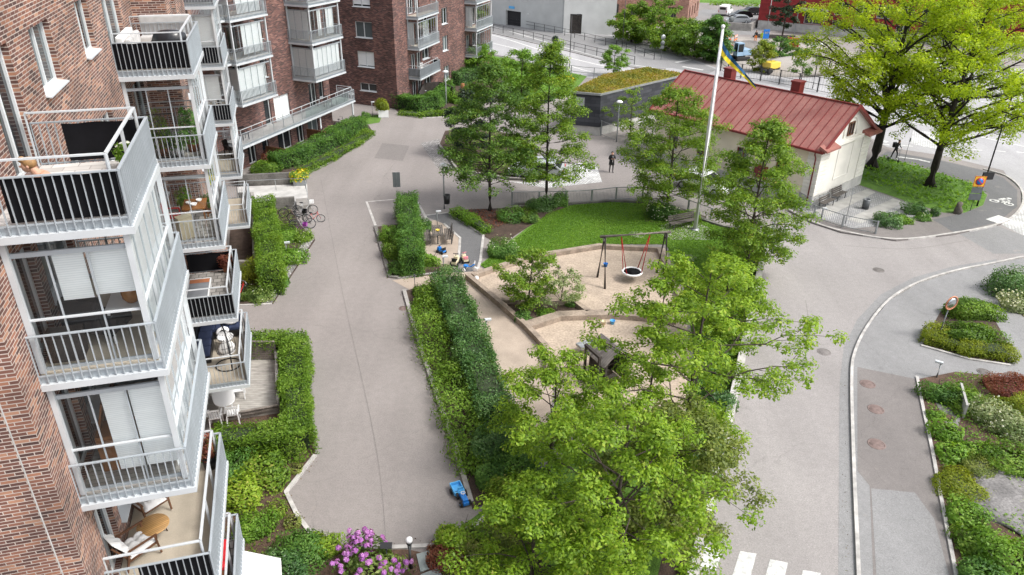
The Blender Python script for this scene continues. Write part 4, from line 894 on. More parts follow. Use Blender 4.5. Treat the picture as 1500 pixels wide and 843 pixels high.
# ---------------------------------------------------------------- third block
H3 = 22.0
far3 = thing('apartment_building', 'farthest brick apartment block with windowed end wall and corner balconies by the main road', 'apartment building', (-12.1, 77.5, 0), R_(-H3))
p3r = Plane((0, 0), (0, 1), (1, 0)); p3l = Plane((0, 0), (-1, 0), (0, -1))
hr = [(10.3, 11.7, 7.0, 8.7), (10.4, 11.7, 4.1, 5.7), (10.55, 11.9, .8, 2.4), (5.6, 7.2, 4.0, 5.3), (5.8, 7.4, .7, 2.2), (5.6, 7.2, 7.0, 8.4)]+[(u, u+1.0, z_+.35, z_+2.35) for z_ in (-.2, 2.6, 5.6, 8.6) for u in (3.1, 4.3, 16.5, 18.2, 19.6)]
hl = [(2.5, 4.5, 6.85, 8.4), (2.5, 4.5, 3.95, 5.5), (2.45, 4.45, 1.5, 2.3), (2.55, 4.6, 9.8, 11.3)]
W3 = MB(); wall(W3, p3r, 0, 24, 0, 19, hr); wall(W3, p3l, 0, 13, 0, 19, hl); wall(W3, Plane((0, 24), (-1, 0), (0, 1)), 0, 13, 0, 19); wall(W3, Plane((-13, 0), (0, 1), (-1, 0)), 0, 24, 0, 19)
W3.quad((-13, 0, 19), (0, 0, 19), (0, 24, 19), (-13, 24, 19), 1); W3.build('brick_wall', ['brick_dark', 'concrete'], far3)
for i, q in enumerate(hr): window(far3, p3r, q, pane='mid_glass' if i in (1, 2) else 'dark_glass', split=2 if q[1]-q[0] > .9 else 1, sill=(q[3]-q[2]) < 1.9, door=(q[3]-q[2]) > 1.9)
for i, q in enumerate(hl): window(far3, p3l, q, pane='dark_glass' if i > 1 else 'mid_glass', split=2, blind=(.95 if i == 1 else .9 if i == 3 else 0))
for z_, gz, bl, cl in ((2.55, '', None, [('n', 0, 1, 'grey_cloth'), ('o', 0, 1, 'grey_cloth'), ('f', 0, .9, 'black_cloth')]), (5.55, 'nof', [('n', 0, .6, .95), ('o', .3, .6, .9)], None), (8.55, 'f', None, None)):
    balcony(far3, 0, 1.3, 2.6, 7.9, z_, cl, gz, bl, inner=not gz, pitch=.15, posts=bool(gz), skew=-.09)
for z_, gz, bl in ((2.55, 'of', None), (5.55, 'no', [('n', .2, .7, .95)]), (8.55, 'no', [('o', 0, .5, .95)])):
    balcony(far3, -.4, 1.5, 16.2, 21.4, z_, None, gz, bl, inner=False, pitch=.15, posts=True, skew=-.06)
# ---------------------------------------------------------------- house with the red metal roof
HH = -42.25; HX, HY = 7.5, 14.6
house = thing('house', 'cream single-storey house with red standing-seam metal roof and rusticated white gable', 'house', (21.63, 51.33, KZ), R_(-HH))
ze, zr = 4.45, 6.75
pl = Plane((0, 0), (0, 1), (-1, 0)); pg = Plane((0, 0), (1, 0), (0, -1)); pr_ = Plane((HX, 0), (0, 1), (1, 0)); pb = Plane((0, HY), (1, 0), (0, 1))
hl_ = [(2.2, 3.3, 1.3, 2.9), (5.6, 6.7, 1.3, 2.9), (9.2, 10.3, 1.3, 2.9), (12.2, 13.2, 1.3, 2.9)]
M_ = MB(); wall(M_, pl, 0, HY, 0, ze, hl_, m=0); wall(M_, pg, 0, HX, 0, ze, (), m=1); wall(M_, pr_, 0, HY, 0, ze, m=0); wall(M_, pb, 0, HX, 0, ze, m=0)
M_.add([(0, 0, ze), (HX, 0, ze), (HX/2, 0, zr)], [(0, 1, 2)], 1); M_.add([(0, HY, ze), (HX, HY, ze), (HX/2, HY, zr)], [(0, 1, 2)], 0); M_.build('wall', ['plaster_cream', 'plaster_white'], house)
P_ = MB(); P_.box(-.08, HX+.08, -.08, HY+.08, -.2, .75); P_.build('plinth', 'concrete_light', house)
for xa, xb, xs in ((-.07, 1.25, (-.075, -.001)), (HX-1.25, HX+.07, (HX+.001, HX+.075))):
    Q = MB(); Q.box(xa+.01, xb, -.03, -.002, .76, 4.4); Q.box(min(xs)+.045 if xs[0] < 0 else xs[0], xs[1] if xs[0] < 0 else xs[1]-.045, 0, .9, .76, 4.4)
    for k in range(12):
        z0_ = .78+k*.3; Q.box(xa, xb, -.075, -.031, z0_, z0_+.25); Q.box(xs[0], xs[1], .0, .9, z0_, z0_+.25)
    Q.build('quoins', 'plaster_white', house)
Fm = MB()
for (u0, u1, z0_, z1_) in ((2.6, 4.9, 1.5, 3.9),):
    pg.box(Fm, u0, u0+.09, z0_, z1_, 0, .04); pg.box(Fm, u1-.09, u1, z0_, z1_, 0, .04); pg.box(Fm, u0, u1, z1_, z1_+.09, 0, .04); pg.box(Fm, u0, u1, z0_-.09, z0_, 0, .04)
arc = [Vector((HX/2+.95*math.cos(math.pi*i/14), -.03, 5.05+.95*math.sin(math.pi*i/14))) for i in range(15)]
Fm.tube([arc[0]-Vector((0, 0, .5))]+arc+[arc[-1]-Vector((0, 0, .5))], .05, 6); Fm.box(-.2, HX+.2, -.2, 0, ze-.3, ze-.06); Fm.build('moulding', 'plaster_white', house)
window(house, pg, (HX/2-.42, HX/2+.42, 4.62, 5.62), depth=-.07, pane='dark_glass', frame='teak', split=2, sill=False)
for q in hl_: window(house, pl, q, pane='dark_glass', frame='roof_red_dark', split=2)
Rf = MB(); ov = .45; sl = (zr-ze)/(HX/2); zo = ze-sl*ov; T_ = .07
for sgn in (0, 1):
    xe, xr = (-ov, HX/2) if not sgn else (HX+ov, HX/2)
    v = [(xe, -ov*.8, zo), (xr, -ov*.8, zr), (xr, HY+ov*.8, zr), (xe, HY+ov*.8, zo)]; Rf.add(v+[(a, b_, c_+T_) for a, b_, c_ in v], [(0, 1, 2, 3), (7, 6, 5, 4), (0, 4, 5, 1), (1, 5, 6, 2), (2, 6, 7, 3), (3, 7, 4, 0)])
rf = Rf.build('roof', 'roof_red', house)
Sm = MB()
for sgn in (0, 1):
    xe, xr = (-ov, HX/2) if not sgn else (HX+ov, HX/2)
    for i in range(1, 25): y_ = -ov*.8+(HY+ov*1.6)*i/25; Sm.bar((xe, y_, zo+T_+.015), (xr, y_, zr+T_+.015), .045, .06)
Sm.bar((HX/2, -ov*.8, zr+T_+.03), (HX/2, HY+ov*.8, zr+T_+.03), .2, .07); Sm.build('standing_seams', 'roof_red_dark', rf)  # shade lines of the seams put into the colour, darker red than the roof sheets
Vg = MB()
for yy in (-ov*.8, HY+ov*.8):
    for xe in (-ov, HX+ov): Vg.bar((xe, yy, zo+.02), (HX/2, yy, zr+.06), .09, .24)
Vg.bar((-ov-.08, -ov*.8, zo), (-ov-.08, HY+ov*.8, zo), .16, .15); Vg.bar((HX+ov+.08, -ov*.8, zo), (HX+ov+.08, HY+ov*.8, zo), .16, .15); Vg.build('gutter', 'roof_red_dark', rf)
for x0_, x1_ in ((-.5, 1.5), (HX-1.6, HX+.5)):
    Cr = MB(); Cr.add([(x0_, -.62, ze-.12), (x1_, -.62, ze-.12), (x1_, .0, ze+.16), (x0_, .0, ze+.16), (x0_, -.62, ze-.24), (x1_, -.62, ze-.24), (x1_, .0, ze-.1), (x0_, 0, ze-.1)], [(0, 1, 2, 3), (7, 6, 5, 4), (0, 4, 5, 1), (1, 5, 6, 2), (3, 7, 4, 0)]); Cr.build('cornice_roof', 'roof_red', house)
for y_ in (4.6, 10.6):
    c = MB(); c.box(HX/2+.2, HX/2+.95, y_, y_+.7, zr-.5, zr+.75); c.box(HX/2+.14, HX/2+1.01, y_-.06, y_+.76, zr+.75, zr+.87); c.build('chimney', 'roof_red_dark', rf)
D_ = MB(); D_.tube([(-.45, .25, zo), (-.45, .25, zo-.25), (-.1, .3, zo-.6), (-.12, .3, .1)], .05, 8); D_.build('downpipe', 'roof_red_dark', house)
B_ = MB(); pl.box(B_, 3.8, 4.9, 1.0, 2.0, .01, .1); pl.box(B_, 3.95, 4.75, 1.1, 1.9, .1, .12); B_.build('wall_vent', 'roof_red_dark', house)
# ---------------------------------------------------------------- dark service building with a sedum roof
uz = 3.9
up_ = GG([(837, 134.7), (880.5, 138.4), (1003, 110), (948, 101), (884, 111)], uz); uo = Vector((up_[1].x, up_[1].y, 0))
util = thing('service_building', 'low charcoal brick service building with mossy sedum roof behind the trees', 'service building', uo)
poly_ = [(p.x-uo.x, p.y-uo.y) for p in up_]
b = MB(); b.prism(poly_, .84, uz-.12); b.build('wall', 'dark_cladding', util)
def inset(poly, d): c = Vector((sum(p[0] for p in poly)/len(poly), sum(p[1] for p in poly)/len(poly))); return [tuple(c+(Vector(p)-c)*(1-d/(Vector(p)-c).length)) for p in poly]
b = MB(); b.prism(inset(poly_, .12), -.1, .84); b.build('plinth', 'concrete_light', util)
b = MB(); b.prism(inset(poly_, -.14), uz-.12, uz+.06); f_ = b.build('roof_edge', 'galvanised', util)
b = MB(); b.prism(inset(poly_, .1), uz+.06, uz+.14); rs = b.build('sedum_roof', 'sedum', util)
g_ = np.random.default_rng(5); q_ = scatter_poly(inset(poly_, .1), 9000, g_)
link('sedum_plants', leaf_mesh('sedum_plants', np.column_stack([q_, uz+.14+.09*g_.random(9000)]), g_.normal(size=(9000, 3))*.5+np.array([0, 0, 1.]), .22, np.clip(g_.normal(.5, .25, 9000)+.3*np.sin(q_[:, 0]*1.3)*np.sin(q_[:, 1]*1.1), 0, 1), 'leaf_sedum' if 'leaf_sedum' in MATS else (leaf_mat('leaf_sedum', [(0, (.10, .13, .025)), (.4, (.21, .22, .035)), (.75, (.34, .29, .05)), (1, (.28, .17, .07))]), 'leaf_sedum')[1], 3), util)
ua, ub = Vector((*poly_[0], 0)), Vector((*poly_[1], 0)); ud = (ub-ua).normalized(); un = Vector((ud.y, -ud.x, 0))
pv = Plane((ua.x, ua.y), (ud.x, ud.y), (un.x, un.y)); v_ = MB(); pv.box(v_, .45, 1.3, 2.7, 3.5, .005, .06); vv = v_.build('vent_grille', 'galvanised', util)
v_ = MB()
for i in range(8): pv.box(v_, .5, 1.25, 2.76+i*.09, 2.80+i*.09, .06, .085)
v_.build('louvres', 'steel_light', vv)
# ---------------------------------------------------------------- distant buildings
wb = thing('building', 'pale grey rendered building with garage opening and brown door beyond the main road', 'building', (7.65, 127.17, 0), 0)
d1 = (G(742, 37)-G(825, 49)).normalized(); d2 = (G(900, 52)-G(825, 49)).normalized(); L1, L2 = 22.0, 8.3; hb = 14.0
pA = Plane((0, 0), (d1.x, d1.y), (-d1.y*-1 if False else d1.y, -d1.x)); pB = Plane((0, 0), (d2.x, d2.y), (d2.y, -d2.x))
if pA.N.dot(Vector((0, -1, 0))) < 0: pA.N = -pA.N
if pB.N.dot(Vector((0, -1, 0))) < 0: pB.N = -pB.N
gar = (8.9, 12.2, 0, 2.4); win_ = (13.5, 15.5, 4.5, 6.2); dr = (1.0, 2.9, 0, 3.0); wn2 = (4.0, 5.2, 5.2, 6.8)
b = MB(); wall(b, pA, 0, L1, -.2, hb, [gar, win_], .5, 0); wall(b, pB, 0, L2, -.2, hb, [dr, wn2], .25, 1)
e1, e2 = pA.p(L1, 0), pB.p(L2, 0); bk = Vector((0, 14, 0)); 
for q0, q1 in ((e2, e2+bk), (e2+bk, e1+bk), (e1+bk, e1)): b.quad(q0, q1, q1+Vector((0, 0, hb)), q0+Vector((0, 0, hb)), 1)
b.poly([Vector((0, 0, hb)), e2+Vector((0, 0, hb)), e2+bk+Vector((0, 0, hb)), e1+bk+Vector((0, 0, hb)), e1+Vector((0, 0, hb))], 1)
b.build('wall', ['render_grey', 'render_pale'], wb)
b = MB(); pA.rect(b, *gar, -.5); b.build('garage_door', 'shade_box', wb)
window(wb, pA, win_, .3, sill=False); window(wb, pB, wn2, .2, sill=False)
b = MB(); pB.rect(b, *dr, -.2); dd = b.build('door', 'timber_dark', wb)
b = MB()
for i in range(7): pB.box(b, dr[0]+.03+i*.265, dr[0]+.25+i*.265, .05, 2.95, -.2, -.15)
b.build('door_boards', 'timber_dark', dd)
b = MB(); pA.box(b, .0, .12, 0, hb, .02, .14); b.build('downpipe', 'galvanised', wb)
b = MB(); pA.box(b, 10.3, 11.5, 2.75, 3.15, .01, .07); b.build('sign_board', 'blue_light', wb)
b = MB(); pA.box(b, 7.2, 7.35, 2.2, 2.35, .01, .2); b.build('wall_lamp', 'white_paint', wb)
bb = thing('brick_building', 'weathered red brick factory building behind the green bushes beyond the road', 'brick building', (29.6, 137, 0), R_(-20))
b = MB(); q1 = Plane((0, 0), (-1, 0), (0, -1)); q2 = Plane((0, 0), (0, 1), (1, 0))
ha = [(2+i*3.4, 3.4+i*3.4, z_, z_+1.9) for i in range(5) for z_ in (1.0, 4.6, 8.2)]; hb_ = [(1.5+i*3.2, 2.6+i*3.2, z_, z_+1.8) for i in range(4) for z_ in (1.0, 4.6, 8.2)]
wall(b, q1, 0, 19, 0, 12, ha, .2); wall(b, q2, 0, 14, 0, 12, hb_, .2); wall(b, Plane((-19, 0), (0, 1), (-1, 0)), 0, 14, 0, 12); wall(b, Plane((0, 14), (-1, 0), (0, 1)), 0, 19, 0, 12); b.quad((-19, 0, 12), (0, 0, 12), (0, 14, 12), (-19, 14, 12), 1)
b.build('brick_wall', ['brick_red', 'concrete'], bb)
for q in ha: window(bb, q1, q, .2, pane='dark_glass', split=3, sill=False, frame='timber_grey')
for q in hb_: window(bb, q2, q, .2, pane='dark_glass', split=2, sill=False, frame='timber_grey')
rb = thing('building', 'dark red boarded building with pale plinth past the works yard', 'building', (G(1108, 42).x, G(1108, 42).y, 0), R_(-32+60))
rd = (G(1195, 50)-G(1108, 42)); ang = math.atan2(rd.y, rd.x); rb.rotation_euler = (0, 0, ang)
b = MB(); q1 = Plane((0, 0), (1, 0), (0, -1)); hh_ = [(7.5, 10.2, 0.2, 3.6)]+[(12+i*3.2, 14+i*3.2, 3.2, 5.2) for i in range(8)]+[(12+i*3.2, 14+i*3.2, .9, 2.4) for i in range(8)]
wall(b, q1, 0, 40, 1.4, 9, [(a, b2, max(c_, 1.45), d_) for a, b2, c_, d_ in hh_], .25); wall(b, Plane((0, 0), (0, 1), (-1, 0)), 0, 12, 1.4, 9); wall(b, Plane((40, 0), (0, 1), (1, 0)), 0, 12, 1.4, 9); wall(b, Plane((0, 12), (1, 0), (0, 1)), 0, 40, 1.4, 9)
b.quad((0, 0, 9), (40, 0, 9), (40, 12, 9), (0, 12, 9), 1); b.build('boarded_wall', ['red_boards', 'concrete'], rb)
b = MB(); b.box(.1, 39.9, .1, 11.9, -.2, 1.4); b.build('plinth', 'concrete_light', rb)
for q in hh_: window(rb, q1, (q[0], q[1], max(q[2], 1.45), q[3]), .25, pane='dark_glass', split=2, sill=False, frame='white_paint')
b = MB(); b.box(6.6, 11.2, -2.4, 0, 3.7, 3.95); b.bar((6.8, -2.2, 0), (6.8, -2.2, 3.7), .12); b.bar((11, -2.2, 0), (11, -2.2, 3.7), .12); b.build('porch_canopy', 'galvanised', rb)
# ================================================================== VEGETATION
def at(px, py, z=0.0): p = G(px, py, z); return (p.x, p.y, z)
def tz(px, py, ytop): return zat(G(px, py), ytop)
OAKG = 'young oaks standing around the playground lawn'
# trees round the lawn
con = lambda q: max(.1, (1-q)**.62*(1 if q > .12 else .7+2.5*q))
mid_ = lambda q: max(.12, math.sin(math.pi*min(1, .22+.76*q)))**.8
tree('oak_tree', 'tall dark green oak on a bare trunk, beside the lamp post by the footpath', at(718, 308), 10.3, 3.6, 2.2, 50, 'oak_dark', .16, 110, .64, 4, .12, 3, group=OAKG, up=.12, bark='bark_dark', prof=con)
tree('oak_tree', 'tall yellowish-topped oak behind the fence corner, in front of the charcoal service building', at(799, 300), 11.5, 3.5, 2.2, 50, 'oak', .16, 110, .64, 4, .12, 8, group=OAKG, up=.15, bark='bark_dark', prof=con)
tree('oak_tree', 'broad green oak with low crown in front of the red-roofed house eave', at(975, 312), 9.0, 3.3, 1.3, 46, 'oak', .16, 115, .66, 4, .12, 13, group=OAKG, up=.2, prof=mid_)
tree('oak_tree', 'full green oak beside the flagpole at the street corner', at(1090, 404), 9.5, 2.7, 1.1, 48, 'oak', .155, 120, .62, 4, .12, 21, group=OAKG, up=.25, prof=mid_)
tree('oak_tree', 'spreading oak by the low wall reaching its branches over the street', at(996, 690), 9.2, 3.55, 2.4, 28, 'oak_bright', .13, 135, .46, 4, .13, 34, group=OAKG, up=.2)
tree('oak_tree', 'small bright oak filling the gap along the low wall below the corner oak', at(1052, 505), 4.6, 2.1, .9, 22, 'oak_bright', .14, 115, .5, 4, .07, 88, group=OAKG, up=.3)
tree('oak_tree', 'slim open oak with a thin leader beside the playhouse', at(942, 672), 8.4, 1.5, 4.2, 12, 'oak_bright', .15, 75, .42, 3, .06, 41, group=OAKG, up=.4)
tree('oak_tree', 'bright low oak overhanging the end of the long hedge', at(806, 700), 5.5, 2.2, 1.5, 22, 'oak_bright', .125, 130, .45, 4, .1, 55, group=OAKG, up=.35)
tree('oak_tree', 'largest foreground oak with a yellow-green crown filling the bottom of the view', at(892, 868), 7.2, 3.0, 2.2, 34, 'oak_bright', .12, 150, .45, 5, .14, 66, group=OAKG, up=.25)
tree('oak_tree', 'low bright oak at the bottom edge between the foreground oak and the courtyard', at(776, 900), 4.9, 2.3, 1.2, 24, 'oak_bright', .12, 140, .45, 4, .1, 93, group=OAKG, up=.3)
tree('oak_tree', 'low dense olive-tipped oak between the foreground oak and the low wall', at(972, 812), 6.0, 2.3, 1.4, 26, 'olive', .125, 130, .46, 4, .11, 77, group=OAKG, up=.3)
# two old trees on the verge
def tall(q): return max(.2, math.sin(math.pi*min(1, .16+.8*q)))**.6
tree('maple_tree', 'tall lime-green maple with dark forked trunk beside the white house gable', at(1277, 246, KZ), 15.5, 7.0, 6.0, 58, 'lime', .2, 115, .9, 5, .42, 101, bark='bark_dark', prof=tall, up=.55, squash=.6, group='lime-green maples on the verge')
tree('maple_tree', 'tall lime-green maple with a leaning trunk near the no-parking sign', at(1362, 272, KZ), 15.0, 6.6, 5.2, 56, 'lime', .2, 115, .9, 5, .34, 117, bark='bark_dark', prof=tall, up=.5, squash=.6, lean=(.9, .4), group='lime-green maples on the verge')
# trees in the back
tree('pine_tree', 'dark bushy pine in the bed beyond the footpath lamp', at(690, 228), 5.6, 2.0, .9, 22, 'pine', .2, 75, .5, 3, .12, 130, up=.1)
tree('birch_tree', 'small feathery tree against the charcoal service building wall', at(922, 205), 4.6, 2.1, .8, 16, 'oak', .16, 60, .5, 3, .06, 140, up=.5)
tree('round_tree', 'small round-headed pale green tree beside the main road', at(898, 112), 3.7, 1.65, .9, 16, 'fresh', .2, 75, .5, 3, .06, 150, up=.7)
tree('garden_tree', 'fresh green spreading tree over the turf beyond the third apartment block', at(764, 142), 5.0, 3.0, 1.0, 22, 'fresh', .24, 70, .7, 4, .1, 160, up=.4)
tree('garden_tree', 'bright green low tree at the end of the third apartment block', at(700, 112), 3.6, 2.6, .6, 18, 'fresh', .24, 70, .7, 4, .1, 161, up=.4)
tree('conifer', 'brownish pointed conifer by the road railing', at(812, 108), 4.6, 1.1, .3, 22, 'pine', .2, 45, .4, 2, .08, 170, prof=lambda q: max(.08, 1-q), up=.0)
tree('pine_tree', 'tall thin dark pine in front of the dark red building', at(1142, 78), 12.0, 2.4, 3.5, 20, 'pine', .35, 55, .7, 3, .16, 180, up=.05, bark='bark')
tree('garden_tree', 'small thin tree beside the works fence below the gravel heap', at(1172, 122), 5.0, 1.8, 1.0, 12, 'oak_dark', .26, 40, .6, 3, .06, 190, up=.4)
for i, (x, y, hh, r, lf, lab) in enumerate([(925, 62, 5.0, 3.6, 'oak', 'broad bush below the brick factory, leftmost of the roadside bushes'), (955, 64, 6.6, 4.4, 'hedge_light', 'tallest roadside bush in front of the brick factory windows'), (985, 76, 4.6, 3.6, 'oak', 'middle roadside bush sloping down by the side road'), (1016, 84, 4.8, 3.4, 'hedge_light', 'roadside bush below the factory corner'), (1044, 92, 6.0, 1.9, 'hedge', 'narrow upright bush ending the roadside row behind the flagpole')]):
    tree('roadside_bush', lab, at(x, y), hh, r, .4, 20, lf, .34, 75, .9, 4, .1, 200+i, up=.5, cat='bush', group='bushes below the brick factory')
tree('works_bush', 'yellow-tinged young tree standing by the works fence', at(1115, 106), 3.6, 1.5, .4, 14, 'yellowgreen', .28, 50, .6, 3, .06, 210, up=.4, cat='bush')
tree('works_bush', 'green bush on the gravel bank behind the yellow-tinged young tree', at(1142, 84), 2.6, 3.0, .3, 14, 'hedge', .3, 60, .7, 3, .06, 211, up=.4, cat='bush')
for i, (x, y, hh, r) in enumerate([(1470, 60, 9, 6.5), (1250, 20, 8, 6), (1400, 22, 9, 7)]):
    tree('background_tree', ['dark green tree at the top right edge of the view', 'tree behind the dark red building roofline, left of the pair', 'tree behind the maples at the top of the view'][i], at(x, y), hh, r, 1.5, 20, ['hedge_dark', 'hedge', 'oak_dark'][i], .45, 60, 1.3, 4, .2, 220+i, up=.4)
# sandpit tree
tree('sandpit_tree', 'bushy multi-stemmed young tree in the triangular bed of the sandpit', at(776, 452), 3.7, 1.6, .5, 20, 'oak', .14, 70, .38, 4, .05, 230, up=.8, cat='tree')
tree('sandpit_tree', 'low arching pale-leaved sapling beside the bushy sandpit tree', at(822, 448), 2.0, 1.7, .5, 12, 'pale', .13, 42, .34, 3, .03, 231, up=.6, cat='sapling')
# hedges
def hg(label, pts, wd, hh, leaf, ls=.1, dens=1.5, seed=1, **k): return box_hedge('hedge', label, GG(pts), wd, hh, leaf, ls, dens, seed, **k)
hg('tall clipped hedge standing in the planter behind the picnic benches', [(605, 403), (598, 318)], 1.35, 1.7, 'hedge', .11, 1.6, 301, rough=.16)
hg('long dark glossy clipped hedge beside the gravel walk', [(655, 430), (672, 472), (700, 550), (726, 622)], 1.6, 1.25, 'hedge_dark', .11, 1.7, 302, rough=.17)
hg('low loose light-green planting between the long clipped hedge and the kerb', [(620, 458), (632, 500), (652, 558), (676, 628), (694, 690)], 1.45, .75, 'hedge_light', .12, 1.1, 313, rough=.26, core=False)
hg('tall clipped hedge beside the stair ramp and bicycles', [(400, 430), (397, 385), (390, 325)], 1.4, 1.75, 'hedge_light', .11, 1.7, 303)
hg('bright clipped L-shaped hedge enclosing the wooden deck', [(372, 524), (434, 524), (436, 590), (440, 662), (330, 668)], 1.25, 1.25, 'hedge_light', .10, 1.9, 304)
hg('clipped hedge of the terrace garden below the middle apartment block', [(408, 247), (440, 238), (492, 212), (524, 194)], 1.7, 1.3, 'hedge', .14, 1.6, 305)
hg('low bright border hedge along the kerb below the terrace hedge', [(446, 253), (486, 234), (520, 214), (540, 199)], 1.1, .45, 'hedge_light', .13, 1.5, 306)
hg('dark clipped hedge round the garden of the third apartment block', [(585, 158), (612, 164), (634, 160), (656, 143)], 1.5, 1.5, 'hedge', .16, 1.6, 307)
hg('low bright border hedge at the foot of the third block garden hedge', [(590, 168), (618, 171), (645, 169), (664, 164)], 1.2, .35, 'hedge_light', .16, 1.4, 308)
hg('short dark clipped hedge by the corner of the third apartment block', [(668, 124), (694, 116)], 1.6, 1.4, 'hedge_dark', .18, 1.5, 309)
hg('low fresh green border hedge beside the footpath', [(668, 316), (690, 328), (712, 342)], .8, .5, 'fresh', .12, 1.5, 310)
hg('low olive clipped hedge in front of the rounded azalea mounds', [(1364, 500), (1412, 516), (1468, 524)], 1.5, .6, 'yellowgreen', .09, 1.9, 311)
hg('dark low hedge round the turf beyond the service building', [(750, 150), (782, 154), (806, 148)], 1.0, .7, 'hedge_dark', .2, 1.4, 312)
# shrubs
_n = [400]
def S(px, py, w_, h_, leaf, label, ls=.12, dens=1.5, wy=None, z=0.0, **k):
    _n[0] += 1; return shrub('shrub', label, at(px, py, z), w_, wy or w_*.92, h_, leaf, ls, dens, _n[0], **k)
S(572, 352, 1.7, 1.2, 'fresh', 'fresh green shrub by the kerb at the far end of the planter', .11)
S(577, 376, 1.7, 1.1, 'hedge_light', 'light green shrub in the middle of the planter left of the tall hedge', .11)
S(584, 399, 1.5, .9, 'hedge', 'low green shrub at the near kerb corner of the planter', .11)
S(628, 388, 1.9, 1.0, 'fresh', 'bright leafy shrub between the tall planter hedge and the bollard lamp', .13)
S(652, 398, 1.1, .5, 'pale', 'small grey-green shrub at the foot of the bollard lamp', .1)
S(606, 386, 1.3, 1.2, 'hedge_dark', 'dark shrub at the near end of the tall planter hedge', .1)
S(623, 336, 1.2, .9, 'hedge', 'dark green shrub behind the picnic bench', .1)
S(634, 440, 2.6, 1.2, 'oak', 'loose olive-green shrub at the head of the long hedge', .1)
S(616, 430, 1.2, .5, 'hedge_light', 'low light shrub on the kerb corner beside the sign post', .09)
S(722, 668, 2.4, 1.7, 'hedge_dark', 'large dark rounded shrub where the long hedge ends', .1, 1.7)
S(722, 706, 1.7, 1.2, 'hedge', 'green shrub spilling over the kerb behind the blue toy tractor', .1)
S(758, 690, 2.6, 1.3, 'hedge', 'green shrub in the shade between the long hedge and the low overhanging oak', .11); S(742, 722, 2.0, 1.2, 'oak', 'loose green shrub below the end of the long hedge', .11); S(800, 745, 2.4, 1.0, 'hedge_light', 'light shrub at the foot of the low overhanging oak', .11)
S(748, 322, 2.6, .9, 'hedge', 'dense green shrub at the trunk of the second oak', .12, wy=1.8)
S(792, 306, 2.6, 1.1, 'hedge_dark', 'dark green shrub in front of the fence at the lawn corner', .12)
S(772, 322, 2.2, .8, 'oak_dark', 'reddish-green low shrub between the two dark trunks', .12)
S(820, 300, 1.7, 1.2, 'hedge', 'upright green shrub at the end of the fence shrubs', .12)
S(732, 374, 2.5, 1.2, 'hedge', 'rounded shrub dotted with white blossom at the corner of the lawn', .1, flower='white', nf=60, fsize=.07)
S(966, 318, 2.6, 1.4, 'hedge', 'white-flowered shrub in front of the curved fence', .12, flower='white', nf=70, fsize=.09)
S(1002, 322, 2.6, .9, 'hedge_light', 'low dense green shrub between the white-flowered shrub and the flagpole', .12, wy=1.6)
S(766, 470, 1.2, .6, 'hedge', 'low shrub at the near tip of the triangular sandpit bed', .09); S(802, 462, 1.2, .55, 'fresh', 'small bright shrub in the triangular sandpit bed', .09); S(836, 450, .8, .45, 'hedge', 'tiny shrub at the right corner of the triangular sandpit bed', .09)
# left beds
S(426, 382, 2.4, 1.0, 'fresh', 'leafy white-flecked shrub beside the cobbled edging', .12, flower='white', nf=45, fsize=.05)
S(418, 350, 2.6, .9, 'fresh', 'bright leafy shrub behind the parked bicycles', .12)
S(444, 352, 1.6, .7, 'hedge_light', 'small leafy shrub at the pointed end of the cobbled bed', .12, flower='white', nf=18, fsize=.05)
S(376, 408, 2.0, 1.4, 'yellowgreen', 'yellowish conifer-like shrub below the ramp', .09, 1.8)
S(376, 436, 2.6, .8, 'rhodo', 'low loose shrub with pale blossom at the near corner of the cobbled bed', .1, flower='white', nf=24, fsize=.05)
S(410, 418, 1.6, .7, 'hedge', 'small green shrub beside the near end of the cobbled edging', .1)
S(330, 700, 2.6, 1.5, 'hedge', 'dark shrub beside the L-shaped hedge under the balcony', .1)
S(388, 700, 2.3, 1.3, 'oak', 'spreading light green shrub on the mulch below the L-shaped hedge', .13)
S(350, 730, 2.2, 1.2, 'oak_bright', 'bright green shrub behind the red-cushioned balcony', .13)
S(366, 782, 1.9, .9, 'fresh', 'mounded fresh green shrub next to the white awning', .1)
S(408, 752, 1.0, .5, 'oak', 'small thin plant on the bare mulch', .09, .8); S(430, 768, .9, .4, 'olive', 'small brownish plant near the angled kerb', .09, .8); S(436, 690, .8, .35, 'olive', 'tiny plant by the kerb angle', .08, .8)
S(446, 812, 2.0, 1.1, 'hedge', 'dark green shrub left of the purple rhododendron', .1)
S(412, 840, 2.0, 1.1, 'hedge_dark', 'dark shrub at the bottom edge beside the white awning', .1)
S(476, 806, 1.3, .8, 'oak_bright', 'light green shrub between the mulch bed and the rhododendron', .1)
shrub('rhododendron', 'rhododendron covered in purple flower heads at the courtyard edge', at(546, 842), 2.5, 2.3, 1.3, 'rhodo', .16, 1.3, 460, flower='purple', nf=105, fsize=.17, cat='rhododendron')
S(672, 800, 2.3, 1.3, 'oak_bright', 'bright green shrub at the bottom right corner of the courtyard', .12); S(715, 812, 2.3, 1.2, 'olive', 'brown-green shrub beside the bright corner shrub', .1); S(650, 822, 1.5, .8, 'rust', 'reddish-brown low shrub beside the stepping slabs', .09); S(752, 760, 2.4, 1.3, 'oak', 'green shrub under the low overhanging oak', .12)
